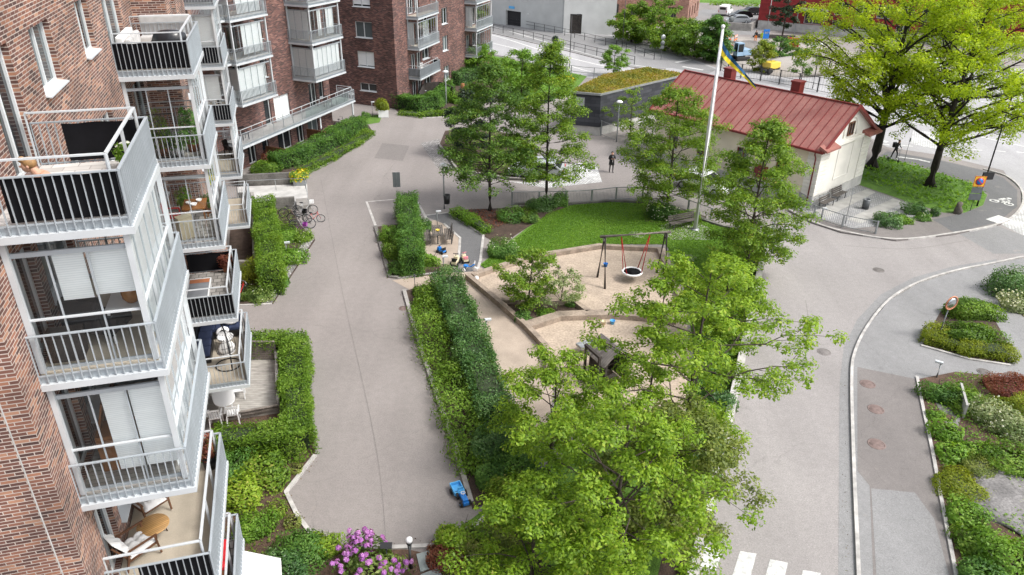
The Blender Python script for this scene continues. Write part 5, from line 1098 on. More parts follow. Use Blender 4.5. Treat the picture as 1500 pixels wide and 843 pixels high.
for i, (x, y, lf) in enumerate([(1052, 480, 'fresh'), (1062, 430, 'oak_bright'), (1078, 462, 'fresh'), (1040, 540, 'hedge'), (1048, 600, 'hedge_dark'), (1032, 665, 'hedge_dark'), (1020, 720, 'hedge')]):
    S(x, y, 2.0, 1.5, lf, ['fresh green shrub by the low wall halfway along the lawn', 'bright shrub under the full green oak at the corner', 'fresh shrub against the low wall below the full green corner oak', 'green shrub by the low wall beside the spreading oak', 'dark shrub against the low wall under the spreading oak', 'dark shrub at the low wall where its top is bare', 'green shrub by the low wall near the crossing'][i], .15, group='shrubs along the low street wall')
# terrace gardens and the back
S(388, 252, 2.6, 1.2, 'hedge_light', 'light green shrub at the near end of the terrace hedge behind the concrete wall', .13)
S(560, 133, 0.1+2.0, 2.6, 'hedge_dark', 'dark shrub between the middle and the third apartment block', .18) if False else None
S(505, 140, 2.2, 2.6, 'hedge_dark', 'dark shrub in the gap between the middle and third apartment blocks', .16)
S(536, 172, 1.2, .6, 'hedge', 'small round shrub on the little turf patch', .12)
S(672, 150, 3.0, 1.2, 'fresh', 'bright shrub behind the third block hedge', .18); S(690, 140, 3.0, 1.2, 'hedge_light', 'light shrub beside the garden path bench', .18); S(650, 128, 2.6, 1.1, 'hedge', 'shrub under the ground floor window of the third block', .18)
S(735, 105, 4.0, 1.6, 'hedge_light', 'light shrub along the road railing beyond the third block', .22); S(782, 118, 3.2, 1.8, 'fresh', 'fresh green shrub by the road railing left of the conifer', .22); S(830, 122, 2.6, .9, 'yellowgreen', 'yellow-flowering low shrub beside the sedum roof', .2, flower='yellow', nf=40, fsize=.12)
S(708, 118, 1.0, .8, 'rhodo', 'tiny shrub by the dark rubbish bin', .14) if False else None
cover('ground_cover', [(650, 216), (672, 248), (742, 259), (786, 262), (792, 240), (745, 205), (700, 190), (660, 196)], .75, 'fresh', .17, .8, 520, label='bright low ground cover filling the kerbed bed', cat='ground cover', mound=.6)
cover('heather', [(672, 322), (720, 338), (760, 322), (740, 312), (690, 308)], .22, 'rust', .1, .5, 521, label='reddish-brown twiggy ground cover around the dark oak trunk', cat='ground cover')
cover('verge_grass', [(1262, 266), (1268, 244), (1294, 232), (1350, 248), (1422, 271), (1442, 287), (1437, 300), (1412, 310), (1384, 310), (1332, 294)], .3, 'grass', .3, .75, 522, label='long unmown grass around the two maple trunks', cat='grass', zb=KZ, mound=.4)
LAWN_ = [(704, 390), (718, 398), (770, 381), (878, 359), (976, 359), (1006, 432), (1018, 520), (1006, 640), (1040, 640), (1076, 560), (1104, 410), (1124, 348), (1058, 334), (1015, 320), (970, 303), (900, 297), (840, 301), (802, 314), (762, 346)]
cover('lawn_grass', LAWN_, .06, 'grass', .085, 1.6, 523, label='mown grass of the playground lawn', cat='grass', zb=.012, mound=.2)
cover('garden_grass', [(660, 118), (705, 82), (850, 112), (830, 132), (762, 160), (725, 150), (705, 130)], .2, 'grass', .3, .5, 524, label='rough grass between the main road and the garden path', cat='grass')
cover('bank_grass', [(1040, 8), (1110, 12), (1112, 2), (1040, -2)], .4, 'hedge_light', .6, .6, 525, label='green bank above the car park', cat='grass')
# right-hand beds
z = KZ
S(1416, 500, 3.6, 1.35, 'hedge_light', 'rounded azalea mound at the front of the corner bed beside the traffic mirror', .12, 2.6, wy=2.0, z=z)
S(1424, 462, 3.2, 1.2, 'hedge_light', 'rounded azalea mound at the back of the corner bed', .12, 2.6, wy=2.0, z=z)
S(1475, 430, 2.8, 1.9, 'hedge_dark', 'tall dark loose shrub at the right edge beyond the azalea mounds', .12, z=z)
S(1492, 452, 2.6, .9, 'pale', 'white-blossomed shrub below the tall dark shrub at the right edge', .1, flower='white', nf=110, fsize=.1, z=z)
S(1375, 585, 2.0, 1.0, 'hedge', 'dark green shrub at the top corner of the rock bed', .11, z=z); S(1410, 592, 2.2, .9, 'hedge_light', 'green shrub behind the thin stone slab in the rock bed', .11, z=z)
S(1480, 575, 2.8, .7, 'rust', 'rust-red low shrub at the top of the rock bed', .08, 1.9, z=z)
S(1445, 612, 1.9, 1.0, 'pale', 'pale variegated shrub in the middle of the rock bed', .1, z=z, flower='white', nf=40, fsize=.07); S(1475, 630, 2.2, 1.1, 'pale', 'larger pale variegated shrub at the right of the rock bed', .1, z=z, flower='white', nf=30, fsize=.08)
S(1495, 600, 2.2, .9, 'yellowgreen', 'yellow-green shrub below the rust-red shrub', .1, z=z)
S(1386, 640, 1.7, .7, 'fresh', 'big-leaved fresh plant by the bed kerb below the bare soil', .16, z=z); S(1392, 668, 1.5, .6, 'fresh', 'big-leaved fresh plant by the kerb, second from the bare soil', .16, z=z)
S(1425, 665, 1.8, .6, 'fresh', 'leafy plant left of the boulder in the rock bed', .13, z=z); S(1478, 680, 2.6, .8, 'hedge_light', 'bright shrub above the big boulder at the right edge', .13, z=z)
S(1408, 712, 2.4, .5, 'yellowgreen', 'low yellow-green carpet shrub beside the boulder', .08, 1.9, z=z); S(1432, 690, 1.8, .5, 'olive', 'low brownish spreading shrub in the rock bed', .08, 1.9, z=z)
S(1412, 762, 1.7, .8, 'fresh', 'fresh leafy shrub by the kerb below the carpet shrub', .13, z=z); S(1424, 800, 1.7, .7, 'hedge_light', 'light shrub by the kerb near the bottom right corner', .12, z=z)
S(1470, 830, 2.8, 1.1, 'fresh', 'large bright shrub at the bottom right corner', .13, z=z); S(1430, 850, 1.8, .8, 'hedge', 'green shrub at the bottom edge by the right kerb', .12, z=z); S(1368, 612, .9, .4, 'fresh', 'small fresh plant beside the kerb at the bare soil', .1, z=z)
cover('ground_cover', [(1352, 575), (1400, 552), (1500, 562), (1600, 580), (1700, 1000), (1440, 1000), (1404, 843), (1384, 735), (1368, 650)], .28, 'fresh', .12, .45, 526, label='leafy low planting carpeting the rock bed between its shrubs', cat='ground cover', zb=KZ)
cover('ground_cover', [(310, 690), (400, 680), (425, 730), (400, 770), (430, 800), (390, 843), (320, 843)], .16, 'oak', .1, .22, 527, label='sparse low plants on the bark mulch below the balconies', cat='ground cover')
cover('ground_cover', [(560, 340), (600, 335), (612, 392), (648, 398), (576, 404)], .3, 'fresh', .11, .5, 528, label='low leafy planting at the foot of the tall planter hedge', cat='ground cover')
cover('ground_cover', [(385, 300), (415, 292), (438, 335), (452, 352), (400, 438), (372, 440)], .3, 'hedge_light', .11, .5, 529, label='low leafy planting in the cobble-edged bed', cat='ground cover')
cover('ground_cover', [(1014, 720), (1046, 660), (1074, 540), (1104, 405), (1060, 420), (1020, 560), (1000, 700)], .45, 'hedge', .13, .5, 530, label='dark leafy planting along the low street wall under the oaks', cat='ground cover')
cover('ground_cover', [(640, 835), (690, 775), (760, 772), (840, 850), (800, 960), (640, 960)], .3, 'oak', .11, .35, 531, label='low planting under the foreground oak', cat='ground cover')
for i, (q, lab) in enumerate([([(586, 430), (591, 428), (640, 585), (690, 740), (680, 742), (632, 588)], 'dry leaf litter along the kerb of the long hedge'), ([(560, 800), (640, 796), (700, 764), (690, 758), (630, 788), (560, 794)], 'dry leaf litter at the near edge of the courtyard'), ([(464, 668), (472, 670), (430, 724), (446, 757), (466, 786), (458, 788), (420, 724)], 'dry leaf litter along the angled kerb below the balconies'), ([(1232, 843), (1244, 843), (1238, 560), (1230, 560)], 'grit and leaf litter in the street gutter'), ([(545, 335), (549, 334), (570, 410), (600, 409), (600, 414), (564, 414)], 'dry leaf litter along the planter kerb')]):
    cover('leaf_litter', q, .012, 'litter', .07, [.05, .035, .045, .03, .05][i], 540+i, label=lab, cat='leaf litter', zb=.012)
# forecourt bed by the house
S(1298, 328, 2.2, 1.0, 'hedge_dark', 'dark shrub behind the low forecourt fence', .12, z=z); S(1322, 326, 1.7, .6, 'fresh', 'bright low shrub in the forecourt bed', .12, z=z); S(1340, 312, 2.0, 1.0, 'hedge_dark', 'dark green shrub at the back of the forecourt bed', .13, z=z); S(1352, 322, 1.4, .5, 'hedge', 'low white-dotted shrub in the forecourt bed', .1, z=z, flower='white', nf=20, fsize=.06)
S(1368, 316, .9, .7, 'hedge_dark', 'small dark shrub at the end of the forecourt paving', .11, z=z)
p_ = G(1178, 292, z); S(1178, 296, .8, 1.9, 'hedge', 'narrow climbing shrub at the corner of the white gable', .12, z=z)
# ================================================================== OBJECTS
def circ(c, r, n, ax='z', a0=0.0, a1=2*math.pi):
    c = Vector(c); o = []
    for i in range(n):
        t = a0+(a1-a0)*i/n; u, v = r*math.cos(t), r*math.sin(t); o.append(c+(Vector((u, v, 0)) if ax == 'z' else Vector((u, 0, v)) if ax == 'y' else Vector((0, u, v))))
    return o
def pt(root, name, mats, fn, parent=None, uv=True, bevel=0.0):
    b = MB(); fn(b); return b.build(name, mats, parent or root, uv=uv, bevel=bevel)
def head(px0, py0, px1, py1, z=0.0): d = G(px1, py1, z)-G(px0, py0, z); return math.atan2(d.y, d.x)
RZ1 = R_(16.5)
# ---------------------------------------------------------------- fences, walls, railings
def fence(name, label, path, hh, post='galvanised', m='galvanised', gap=2.0, bars=.12, rails=(.1, 1.0), pr=.05, base=0.0, cat='fence', br=.008, group=None):
    P = [Vector((p[0], p[1], base)) for p in path]; o = P[0].copy(); root = thing(name, label, cat, o, 0, group); P = [p-o for p in P]
    L = sum((P[i+1]-P[i]).length for i in range(len(P)-1)); n = max(1, round(L/gap))
    def along(d):
        for i in range(len(P)-1):
            l = (P[i+1]-P[i]).length
            if d <= l or i == len(P)-2: return P[i].lerp(P[i+1], min(1, d/l))
            d -= l
    for k in range(n+1):
        q = along(L*k/n); b = MB(); b.box(q.x-pr, q.x+pr, q.y-pr, q.y+pr, -.15, hh+.04); b.build('post', post, root, uv=False)
    for z_ in rails:
        b = MB(); pts = [along(L*k/(n*2))+Vector((0, 0, z_*hh)) for k in range(n*2+1)]
        for i in range(n*2): b.bar(pts[i], pts[i+1], .035, .045)
        b.build('rail', m, root, uv=False)
    if bars:
        b = MB(); k = int(L/bars)
        for i in range(k):
            q = along(L*(i+.5)/k); b.add([(q.x-br, q.y-br, rails[0]*hh), (q.x+br, q.y-br, rails[0]*hh), (q.x, q.y+br*1.4, rails[0]*hh), (q.x-br, q.y-br, rails[-1]*hh), (q.x+br, q.y-br, rails[-1]*hh), (q.x, q.y+br*1.4, rails[-1]*hh)], [(0, 1, 4, 3), (1, 2, 5, 4), (2, 0, 3, 5)])
        b.build('bars', m, root, uv=False)
    return root
fence('fence', 'curved grey bar fence along the top edge of the lawn', smooth(GG([(750, 301), (843, 299), (880, 296), (915, 293), (965, 297), (1010, 314), (1040, 325)]), 4), 1.0, bars=.11, pr=.06)
fence('fence', 'low grey bar fence bordering the forecourt beside the street', smooth(GG([(1160, 304), (1188, 318), (1235, 334), (1282, 343)], KZ), 3), .9, bars=.13, base=KZ)
fence('railing', 'black tubular road railing on the far side of the pavement', GG([(709, 31), (765, 40), (825, 52), (868, 62), (910, 72), (958, 88)]), 1.05, 'black_metal', 'black_metal', 2.4, 0, (.55, 1.0), .04, cat='railing')
fence('railing', 'black tubular road railing nearer the carriageway', GG([(709, 43), (775, 57), (811, 66), (850, 76), (929, 95)]), 1.05, 'black_metal', 'black_metal', 2.4, 0, (.55, 1.0), .04, cat='railing')
fence('railing', 'grey pipe railing between the gardens and the road by the conifer', GG([(690, 92), (780, 104), (850, 114), (905, 118)]), 1.3, 'galvanised', 'galvanised', 3.0, 0, (.5, 1.0), .05, cat='railing')
fence('works_fence', 'black post fence around the gravel works yard', GG([(1055, 104), (1070, 113), (1107, 118), (1130, 122), (1177, 131), (1205, 137), (1260, 146)]), 1.7, 'black_metal', 'black_metal', 2.6, .35, (.1, .55, 1.0), .06)
fence('mesh_gate', 'pale mesh gate beside the charcoal service building corner', GG([(880, 199), (892, 204), (903, 208)]), 1.4, bars=.1, gap=1.6, cat='gate')
fence('railing', 'black guard rail along the far carriageway behind the maples', GG([(1230, 128), (1400, 168), (1560, 205)]), 1.0, 'black_metal', 'black_metal', 2.5, 0, (.55, 1.0), .04, cat='railing')
lw_ = thing('low_wall', 'long low concrete wall with a pale coping between the lawn and the street', 'wall', G(1080, 560))
P = [p-lw_.location for p in smooth(GG([(1130, 344), (1113, 400), (1082, 548), (1053, 684), (1014, 850), (985, 990)]), 3)]
b = MB(); ribbon(b, P, .28, -.1, .5); b.build('wall', 'concrete', lw_); b = MB(); ribbon(b, P, .36, .5, .57); b.build('coping', 'kerb_light', lw_)
fence('railing', 'grey steel handrail standing on the end of the low wall at the corner', GG([(1132, 340), (1120, 372)]), 1.2, gap=1.2, bars=0, rails=(.5, 1.0), cat='railing')
# stair and ramp beside the bicycles
rp = thing('entrance_ramp', 'stained concrete entrance ramp walls with landing between the terrace hedge and the bicycles', 'ramp', G(400, 285))
def wl(q0, q1, hh, th=.22, m='concrete_stained', name='wall'):
    a, c = GG([q0, q1]); a -= rp.location; c -= rp.location; b = MB(); b.bar(a+Vector((0, 0, hh/2-.05)), c+Vector((0, 0, hh/2-.05)), th, hh, up=(0, 0, 1)); b.build(name, m, rp)
wl((352, 274), (432, 270), 1.0); wl((352, 274), (346, 252), 1.0); wl((402, 308), (433, 306), .95); wl((372, 300), (376, 392), 1.0, m='concrete'); wl((352, 300), (372, 300), .95); wl((350, 392), (376, 392), .5, m='concrete')
b = MB(); b.prism([(p-rp.location)[:2] for p in GG([(348, 276), (450, 272), (452, 301), (350, 303)])], 0, .12); b.build('landing', 'concrete_light', rp)
b = MB(); b.prism([(p-rp.location)[:2] for p in GG([(434, 298), (455, 296), (456, 307), (436, 309)])], 0, .35); b.build('step', 'concrete', rp)
b = MB(); q = [p-rp.location for p in GG([(360, 293), (364, 283), (405, 281), (448, 279), (452, 300)])]; b.tube([v+Vector((0, 0, h_)) for v, h_ in zip(q, (.15, .95, .95, .95, .95))], .025, 6)
for v in q[1:]: b.tube([v, v+Vector((0, 0, .95))], .022, 6)
b.build('handrail', 'galvanised', rp)
# ---------------------------------------------------------------- playground
T_ED = 'timber_edge'
def edging(label, px, wdt=.3, hh=.28, m=T_ED, base=0.0):
    P = GG(px); o = P[0]; b = MB(); ribbon(b, [p-o for p in P], wdt, 0, hh); return single('timber_edging', b, m, label, 'edging', (o.x, o.y, base))
edging('pale timber edging around the far side of the sandpit below the lawn', [(692, 408), (749, 389), (797, 377), (878, 364), (965, 369), (998, 442)], .34)
edging('long timber edging between the gravel walk and the sandpit', [(684, 408), (730, 447), (771, 483), (799, 513), (806, 560)], .28, .34)
edging('broad timber edging crossing between the upper and lower sandpit', [(772, 482), (819, 467), (894, 464), (948, 468), (990, 472)], .6, .3)
edging('timber edging closing the triangular planting bed in the sandpit', [(733, 445), (841, 447), (862, 462)], .34, .3)
edging('timber edging at the near end of the lower sandpit under the trees', [(812, 612), (870, 612), (960, 616), (1000, 622)], .4, .3)
b = MB(); P = GG([(737, 447), (840, 449), (856, 461), (818, 465), (773, 480)]); b.poly([(p.x, p.y, .06) for p in P]); struct('planting_bed', b, 'soil')
A0 = (G(883, 426)+G(878, 404))/2; A1_ = (G(972, 420)+G(965, 396))/2; zb_ = 2.95
sw = thing('nest_swing', 'timber nest swing with black net seat hanging on red ropes in the sandpit', 'swing', (A0+A1_)/2, math.atan2((A1_-A0).y, (A1_-A0).x)); hl2 = (A1_-A0).length/2
pt(sw, 'beam', 'timber_grey', lambda b: b.tube([(-hl2-.25, 0, zb_), (hl2+.25, 0, zb_)], .085, 10))
for sx in (-1, 1):
    for sy_ in (-1, 1): pt(sw, 'leg', 'timber_dark', lambda b: b.tube([(sx*hl2, sy_*.75, -.05), (sx*(hl2-.02), sy_*.06, zb_-.03)], .07, 8))
    pt(sw, 'bracket', 'galvanised', lambda b: b.box(sx*hl2-.06, sx*hl2+.06, -.13, .13, zb_-.28, zb_-.1))
for sx in (-1, 1):
    for sy_ in (-1, 1): pt(sw, 'rope', 'red_cloth', lambda b: b.tube([(sx*.85, 0, zb_-.1), (sx*.45, sy_*.32, .62)], .028, 6))
pt(sw, 'seat_ring', 'white_paint', lambda b: b.tube(circ((0, 0, .58), .56, 24), .06, 8, closed=True))
def net(b):
    b.lathe([(0, .44), (.3, .47), (.53, .57)], n=20)
    for i in range(12): t = math.pi*i/12; b.tube([(.54*math.cos(t), .54*math.sin(t), .59), (0, 0, .46), (-.54*math.cos(t), -.54*math.sin(t), .59)], .012, 4)
pt(sw, 'net_seat', 'black_cloth', net)
ph = thing('playhouse', 'small weathered timber playhouse with steep plank roof in the sandpit', 'playhouse', G(890, 556), R_(28))
for sx in (-.6, .6):
    for sy_ in (-.6, .6): pt(ph, 'post', 'timber_dark', lambda b: b.box(sx-.06, sx+.06, sy_-.06, sy_+.06, -.1, 1.45))
def slats(x0, y0, x1, y1, h0, h1, nn):
    def f(b):
        for i in range(nn):
            q = Vector((x0, y0, 0)).lerp(Vector((x1, y1, 0)), (i+.5)/nn); dx, dy = (abs(x1-x0)/nn*.42, .018) if abs(x1-x0) > abs(y1-y0) else (.018, abs(y1-y0)/nn*.42); b.box(q.x-dx, q.x+dx, q.y-dy, q.y+dy, h0, h1+.03*((i*7) % 3))
        dx, dy = (abs(x1-x0)/2, .012) if abs(x1-x0) > abs(y1-y0) else (.012, abs(y1-y0)/2)
        for z_ in (h0+.1, h1-.1): b.box((x0+x1)/2-dx-.001, (x0+x1)/2+dx+.001, (y0+y1)/2-dy-.025, (y0+y1)/2+dy+.025, z_, z_+.08)
    return f
for q in ((-.62, -.55, -.62, .55), (-.55, .62, .55, .62), (.62, -.55, .62, .55)): pt(ph, 'slatted_wall', 'timber_dark', slats(*q, .05, 1.25, 8))
pt(ph, 'slatted_wall', 'timber_dark', slats(-.55, -.62, 0, -.62, .05, .7, 4))
for sg in (-1, 1):
    pt(ph, 'roof', 'wood_weathered', lambda b: b.add([(sg*.85, -.8, 1.32), (sg*.85, .8, 1.32), (0, .8, 2.05), (0, -.8, 2.05), (sg*.85, -.8, 1.36), (sg*.85, .8, 1.36), (0, .8, 2.09), (0, -.8, 2.09)], [(0, 1, 2, 3), (7, 6, 5, 4), (0, 4, 5, 1), (0, 3, 7, 4), (1, 5, 6, 2)]))
pt(ph, 'arch', 'timber_dark', lambda b: (b.box(-1.0, -.9, -.6, -.5, 0, 1.75), b.box(-1.0, -.9, .5, .6, 0, 1.75), b.box(-1.02, -.88, -.62, .62, 1.75, 1.88)))
st_ = thing('sand_trough', 'grey metal sand trough on legs beside the playhouse', 'trough', G(858, 516), R_(30))
pt(st_, 'basin', 'galvanised', lambda b: (b.box(-.42, .42, -.22, .22, .38, .41), b.box(-.45, .45, -.25, -.22, .38, .52), b.box(-.45, .45, .22, .25, .38, .52), b.box(-.45, -.42, -.22, .22, .38, .52), b.box(.42, .45, -.22, .22, .38, .52)))
for sx in (-.3, .3): pt(st_, 'leg', 'galvanised', lambda b: b.tube([(sx, 0, -.05), (sx, 0, .38)], .04, 8))
for (x, y, m, lab) in ((887, 391, 'blue_plastic', 'tiny blue bucket lying on the sand behind the swing'), (897, 475, 'blue_light', 'pale blue bucket on the sand in front of the broad timber edging'), (884, 476, 'cream_plastic', 'cream sand toy left of the pale blue bucket')):
    b = MB(); b.lathe([(0, 0), (.1, 0), (.14, .22), (.15, .22), (.135, .2), (.09, .03), (0, .03)], n=12); p = G(x, y); single('bucket', b, m, lab, 'bucket', (p.x, p.y, .01))
b = MB(); b.ball((0, 0, .14), .14); p = G(698, 411); single('ball', b, 'white_plastic', 'pale ball lying in the sandpit corner by the timber edging', 'ball', (p.x, p.y, .01))
b = MB(); b.tube([(0, 0, 0), (0, 0, .9)], .04, 8); b.box(-.1, .1, -.05, .05, .82, .95); p = G(818, 412); single('play_post', b, 'timber_grey', 'short timber play post standing in the sand behind the sandpit tree', 'post', (p.x, p.y, 0))
# ---------------------------------------------------------------- toys
def wheel(b, c, r, w_, ax='y', n=14, m=0):
    M = Matrix.Rotation(math.pi/2, 4, 'X') if ax == 'y' else Matrix.Rotation(math.pi/2, 4, 'Y'); b.lathe([(r*.45, -w_/2), (r*.92, -w_/2), (r, -w_*.3), (r, w_*.3), (r*.92, w_/2), (r*.45, w_/2)], c, n, m, M)
rot = head(682, 742, 668, 714)+math.pi
tt = thing('toy_tractor', 'bright blue toy tractor standing at the kerb with its trailer', 'toy tractor', G(678, 733), rot); tt.scale = (.75, .75, .75)
pt(tt, 'body', 'blue_plastic', lambda b: (b.box(-.1, .48, -.13, .13, .2, .42), b.box(-.38, -.1, -.17, .17, .18, .34), b.box(.38, .56, -.15, .15, .12, .3)), bevel=.025)
pt(tt, 'seat', 'blue_light', lambda b: (b.box(-.36, -.12, -.14, .14, .34, .4), b.box(-.4, -.33, -.14, .14, .36, .55)), bevel=.02)
pt(tt, 'steering_wheel', 'white_plastic', lambda b: (b.tube(circ((.06, 0, .54), .1, 14), .018, 6, closed=True), b.tube([(.12, 0, .4), (.06, 0, .54)], .015, 6)))
for x_, r_ in ((-.22, .2), (.4, .14)):
    for sy_ in (-1, 1):
        wq = pt(tt, 'wheel', 'rubber', lambda b: wheel(b, (x_, sy_*.23, r_), r_, .1)); pt(tt, 'hub', 'blue_light', lambda b: b.ball((x_, sy_*.25, r_), r_*.4, .05, r_*.4), wq)
tl = thing('toy_trailer', 'light blue toy tipping trailer hitched to the toy tractor', 'toy trailer', G(670, 722), rot); tl.scale = (.75, .75, .75)
def tub(b):
    for (x0, x1, y0, y1, z0, z1) in ((-.36, .36, -.25, .25, .18, .22), (-.38, .38, -.28, -.23, .2, .4), (-.38, .38, .23, .28, .2, .4), (-.4, -.34, -.26, .26, .2, .4), (.34, .4, -.26, .26, .2, .4)): b.box(x0, x1, y0, y1, z0, z1)
pt(tl, 'tub', 'blue_light', tub, bevel=.02); pt(tl, 'drawbar', 'blue_plastic', lambda b: b.bar((.38, 0, .2), (.66, 0, .24), .06))
for sy_ in (-1, 1): pt(tl, 'wheel', 'rubber', lambda b: wheel(b, (-.05, sy_*.32, .15), .15, .08))
def ride_on(label, px, py, rz, m1, m2, cat='ride-on toy', s=1.0):
    r = thing('ride_on_toy', label, cat, G(px, py), rz); r.scale = (s, s, s)
    pt(r, 'body', m1, lambda b: (b.box(-.3, .34, -.15, .15, .14, .3), b.box(.1, .32, -.12, .12, .3, .42)), bevel=.03); pt(r, 'seat', m2, lambda b: (b.box(-.26, .04, -.12, .12, .3, .34), b.box(-.32, -.25, -.12, .12, .3, .5)), bevel=.02)
    pt(r, 'handlebar', m2, lambda b: (b.tube([(.2, 0, .4), (.14, 0, .58)], .02, 6), b.tube([(.14, -.14, .58), (.14, .14, .58)], .02, 6)))
    for x_ in (-.2, .24):
        for sy_ in (-1, 1): pt(r, 'wheel', 'rubber', lambda b: wheel(b, (x_, sy_*.18, .11), .11, .07, n=10))
    return r
ride_on('black and yellow toy tractor parked beside the bollard lamp', 667, 388, R_(80), 'cream_plastic', 'black_plastic', s=1.15)
ride_on('pink and white ride-on toy car on the path end', 681, 384, R_(110), 'cream_plastic', 'pink_plastic')
ride_on('dark blue ride-on toy lying near the picnic table', 647, 371, R_(140), 'blue_plastic', 'black_plastic', s=.9)
tc_ = thing('tricycle', 'blue and white toy tricycle nearest the sandpit corner', 'tricycle', G(688, 397), R_(-15))
pt(tc_, 'frame', 'blue_plastic', lambda b: (b.tube([(-.32, 0, .22), (.1, 0, .3), (.32, 0, .5)], .04, 8), b.box(-.36, -.1, -.12, .12, .28, .34), b.tube([(-.3, -.2, .12), (-.3, .2, .12)], .025, 6)))
pt(tc_, 'handlebar', 'white_plastic', lambda b: b.tube([(.28, -.18, .62), (.32, 0, .5), (.28, .18, .62)], .02, 6))
for c_ in ((.34, 0, .16, .16), (-.3, -.22, .11, .11), (-.3, .22, .11, .11)): pt(tc_, 'wheel', 'white_plastic', lambda b: wheel(b, c_[:3], c_[3], .06, n=12))
# ---------------------------------------------------------------- picnic set
zt_ = head(628, 352, 652, 352)
def bench(label, px, py, rz, flip=1, grp='picnic benches', L=1.75, base=0.0):
    r = thing('park_bench', label, 'bench', G(px, py, base), rz, grp)
    pt(r, 'seat', 'timber_slats', lambda b: [b.box(-L/2, L/2, -.22+i*.11, -.13+i*.11, .42, .46) for i in range(4)])
    pt(r, 'backrest', 'timber_slats', lambda b: [b.bar((-L/2, flip*(.24+.04*i), .56+i*.13), (L/2, flip*(.24+.04*i), .56+i*.13), .035, .1) for i in range(3)])
    for sx in (-1, 1): pt(r, 'leg', 'steel_dark', lambda b: (b.bar((sx*(L/2-.2), -.2, 0), (sx*(L/2-.2), -.2, .42), .05), b.bar((sx*(L/2-.2), flip*.2, 0), (sx*(L/2-.2), flip*.36, .9), .05), b.bar((sx*(L/2-.2), -.2, .4), (sx*(L/2-.2), flip*.22, .4), .05)))
    return r
rzp = math.radians(98)
bench('dark slatted bench on the left of the picnic table', 626, 354, rzp, 1); bench('dark slatted bench on the right of the picnic table beside the path', 656, 352, rzp, -1)
tb = thing('picnic_table', 'dark slatted picnic table between the two benches', 'table', G(641, 353), rzp)
pt(tb, 'tabletop', 'timber_slats', lambda b: [b.box(-.85, .85, -.36+i*.12, -.26+i*.12, .71, .75) for i in range(6)])
for sx in (-.55, .55): pt(tb, 'leg', 'steel_dark', lambda b: (b.bar((sx, 0, 0), (sx, 0, .71), .08), b.bar((sx, -.3, .69), (sx, .3, .69), .05)))
p = G(643, 353); b = MB(); b.lathe([(0, 0), (.11, 0), (.13, .08), (.12, .08), (.1, .02), (0, .02)], n=12); single('bowl', b, 'yellow_plastic', 'small yellow bowl on the picnic table', 'bowl', (p.x-.05, p.y-.1, .752))
# ---------------------------------------------------------------- lamps, bollards and signs
def bollard_lamp(label, px, py, hh, side=0.0, m='galvanised', z=0.0):
    r = thing('bollard_lamp', label, 'bollard lamp', G(px, py, z), side, 'bollard lamps')
    pt(r, 'post', m, lambda b: b.tube([(0, 0, -.1), (0, 0, hh)], .055, 10)); pt(r, 'lamp_head', 'steel_light', lambda b: (b.box(-.07, .27, -.075, .075, hh-.02, hh+.07)), bevel=.015); pt(r, 'diffuser', 'white_plastic', lambda b: b.box(.06, .25, -.06, .06, hh-.04, hh-.022)); return r
bollard_lamp('grey bollard lamp behind the picnic table', 641, 337, 1.3, 0.3); bollard_lamp('grey bollard lamp at the end of the planter by the toys', 650, 399, 1.0, .3); bollard_lamp('grey bollard lamp beside the long hedge on the gravel walk', 712, 494, 1.0, .2)
bollard_lamp('grey bollard lamp among the flowers in the cobble-edged bed', 421, 378, 1.0, .3); bollard_lamp('small bollard lamp in the corner of the rock bed', 1372, 553, .8, 2.6, z=KZ); bollard_lamp('short bollard behind the forecourt fence', 1203, 320, .7, .3, z=KZ); bollard_lamp('grey bollard light beside the turf patch', 546, 172, 1.5, .3)
bl_ = thing('bollard_lamp', 'dark post lamp with a white ball head beside the rhododendron', 'bollard lamp', G(602, 832), 0, 'bollard lamps')
pt(bl_, 'post', 'steel_dark', lambda b: b.tube([(0, 0, -.1), (0, 0, 1.15)], .085, 12)); pt(bl_, 'lamp_globe', 'white_plastic', lambda b: b.ball((0, 0, 1.27), .12)); pt(bl_, 'collar', 'steel_dark', lambda b: b.tube([(0, 0, 1.12), (0, 0, 1.18)], .1, 12))
sb = thing('sign_board', 'small tilted black sign board on a post above the rhododendron', 'sign', G(568, 828), 0)
pt(sb, 'post', 'steel_dark', lambda b: b.tube([(0, 0, -.1), (0, 0, .85)], .03, 8)); pt(sb, 'panel', 'black_plastic', lambda b: b.bar((-.2, 0, .9), (.2, 0, .9), .22, .03, up=(0, -.5, .85)), bevel=.006)
def lamp_post(label, px, py, hh, m='galvanised', z=0.0, arm=0.0, globe='disc'):
    r = thing('lamp_post', label, 'lamp post', G(px, py, z), 0, 'lamp posts')
    pt(r, 'pole', m, lambda b: b.tube([(0, 0, -.1), (0, 0, hh*.35), (0, 0, hh)], [.07, .055, .045], 10))
    pt(r, 'lamp_shade', m if arm else 'white_paint', lambda b: b.lathe([(0, hh+.2), (.16, hh+.17), (.3, hh+.06), (.3, hh+.03), (.08, hh)], n=16) if not arm else (b.bar((0, 0, hh), (arm, 0, hh+.1), .06), b.box(arm-.15, arm+.35, -.12, .12, hh+.06, hh+.16)))
    pt(r, 'diffuser', 'white_plastic', lambda b: b.lathe([(.09, hh-.1), (.13, hh), (.06, hh+.02)], n=12) if not arm else b.box(arm-.1, arm+.3, -.09, .09, hh+.045, hh+.058)); return r
lamp_post('tall grey lamp post with a white disc head and black litter bin at the footpath', 651, 306, 3.2); lamp_post('grey lamp post below the glass end of the long terrace', 518, 183, 2.9); lamp_post('grey lamp post in front of the third apartment block hedge', 654, 164, 4.0); lamp_post('grey lamp post at the service building gate', 903, 208, 3.6)
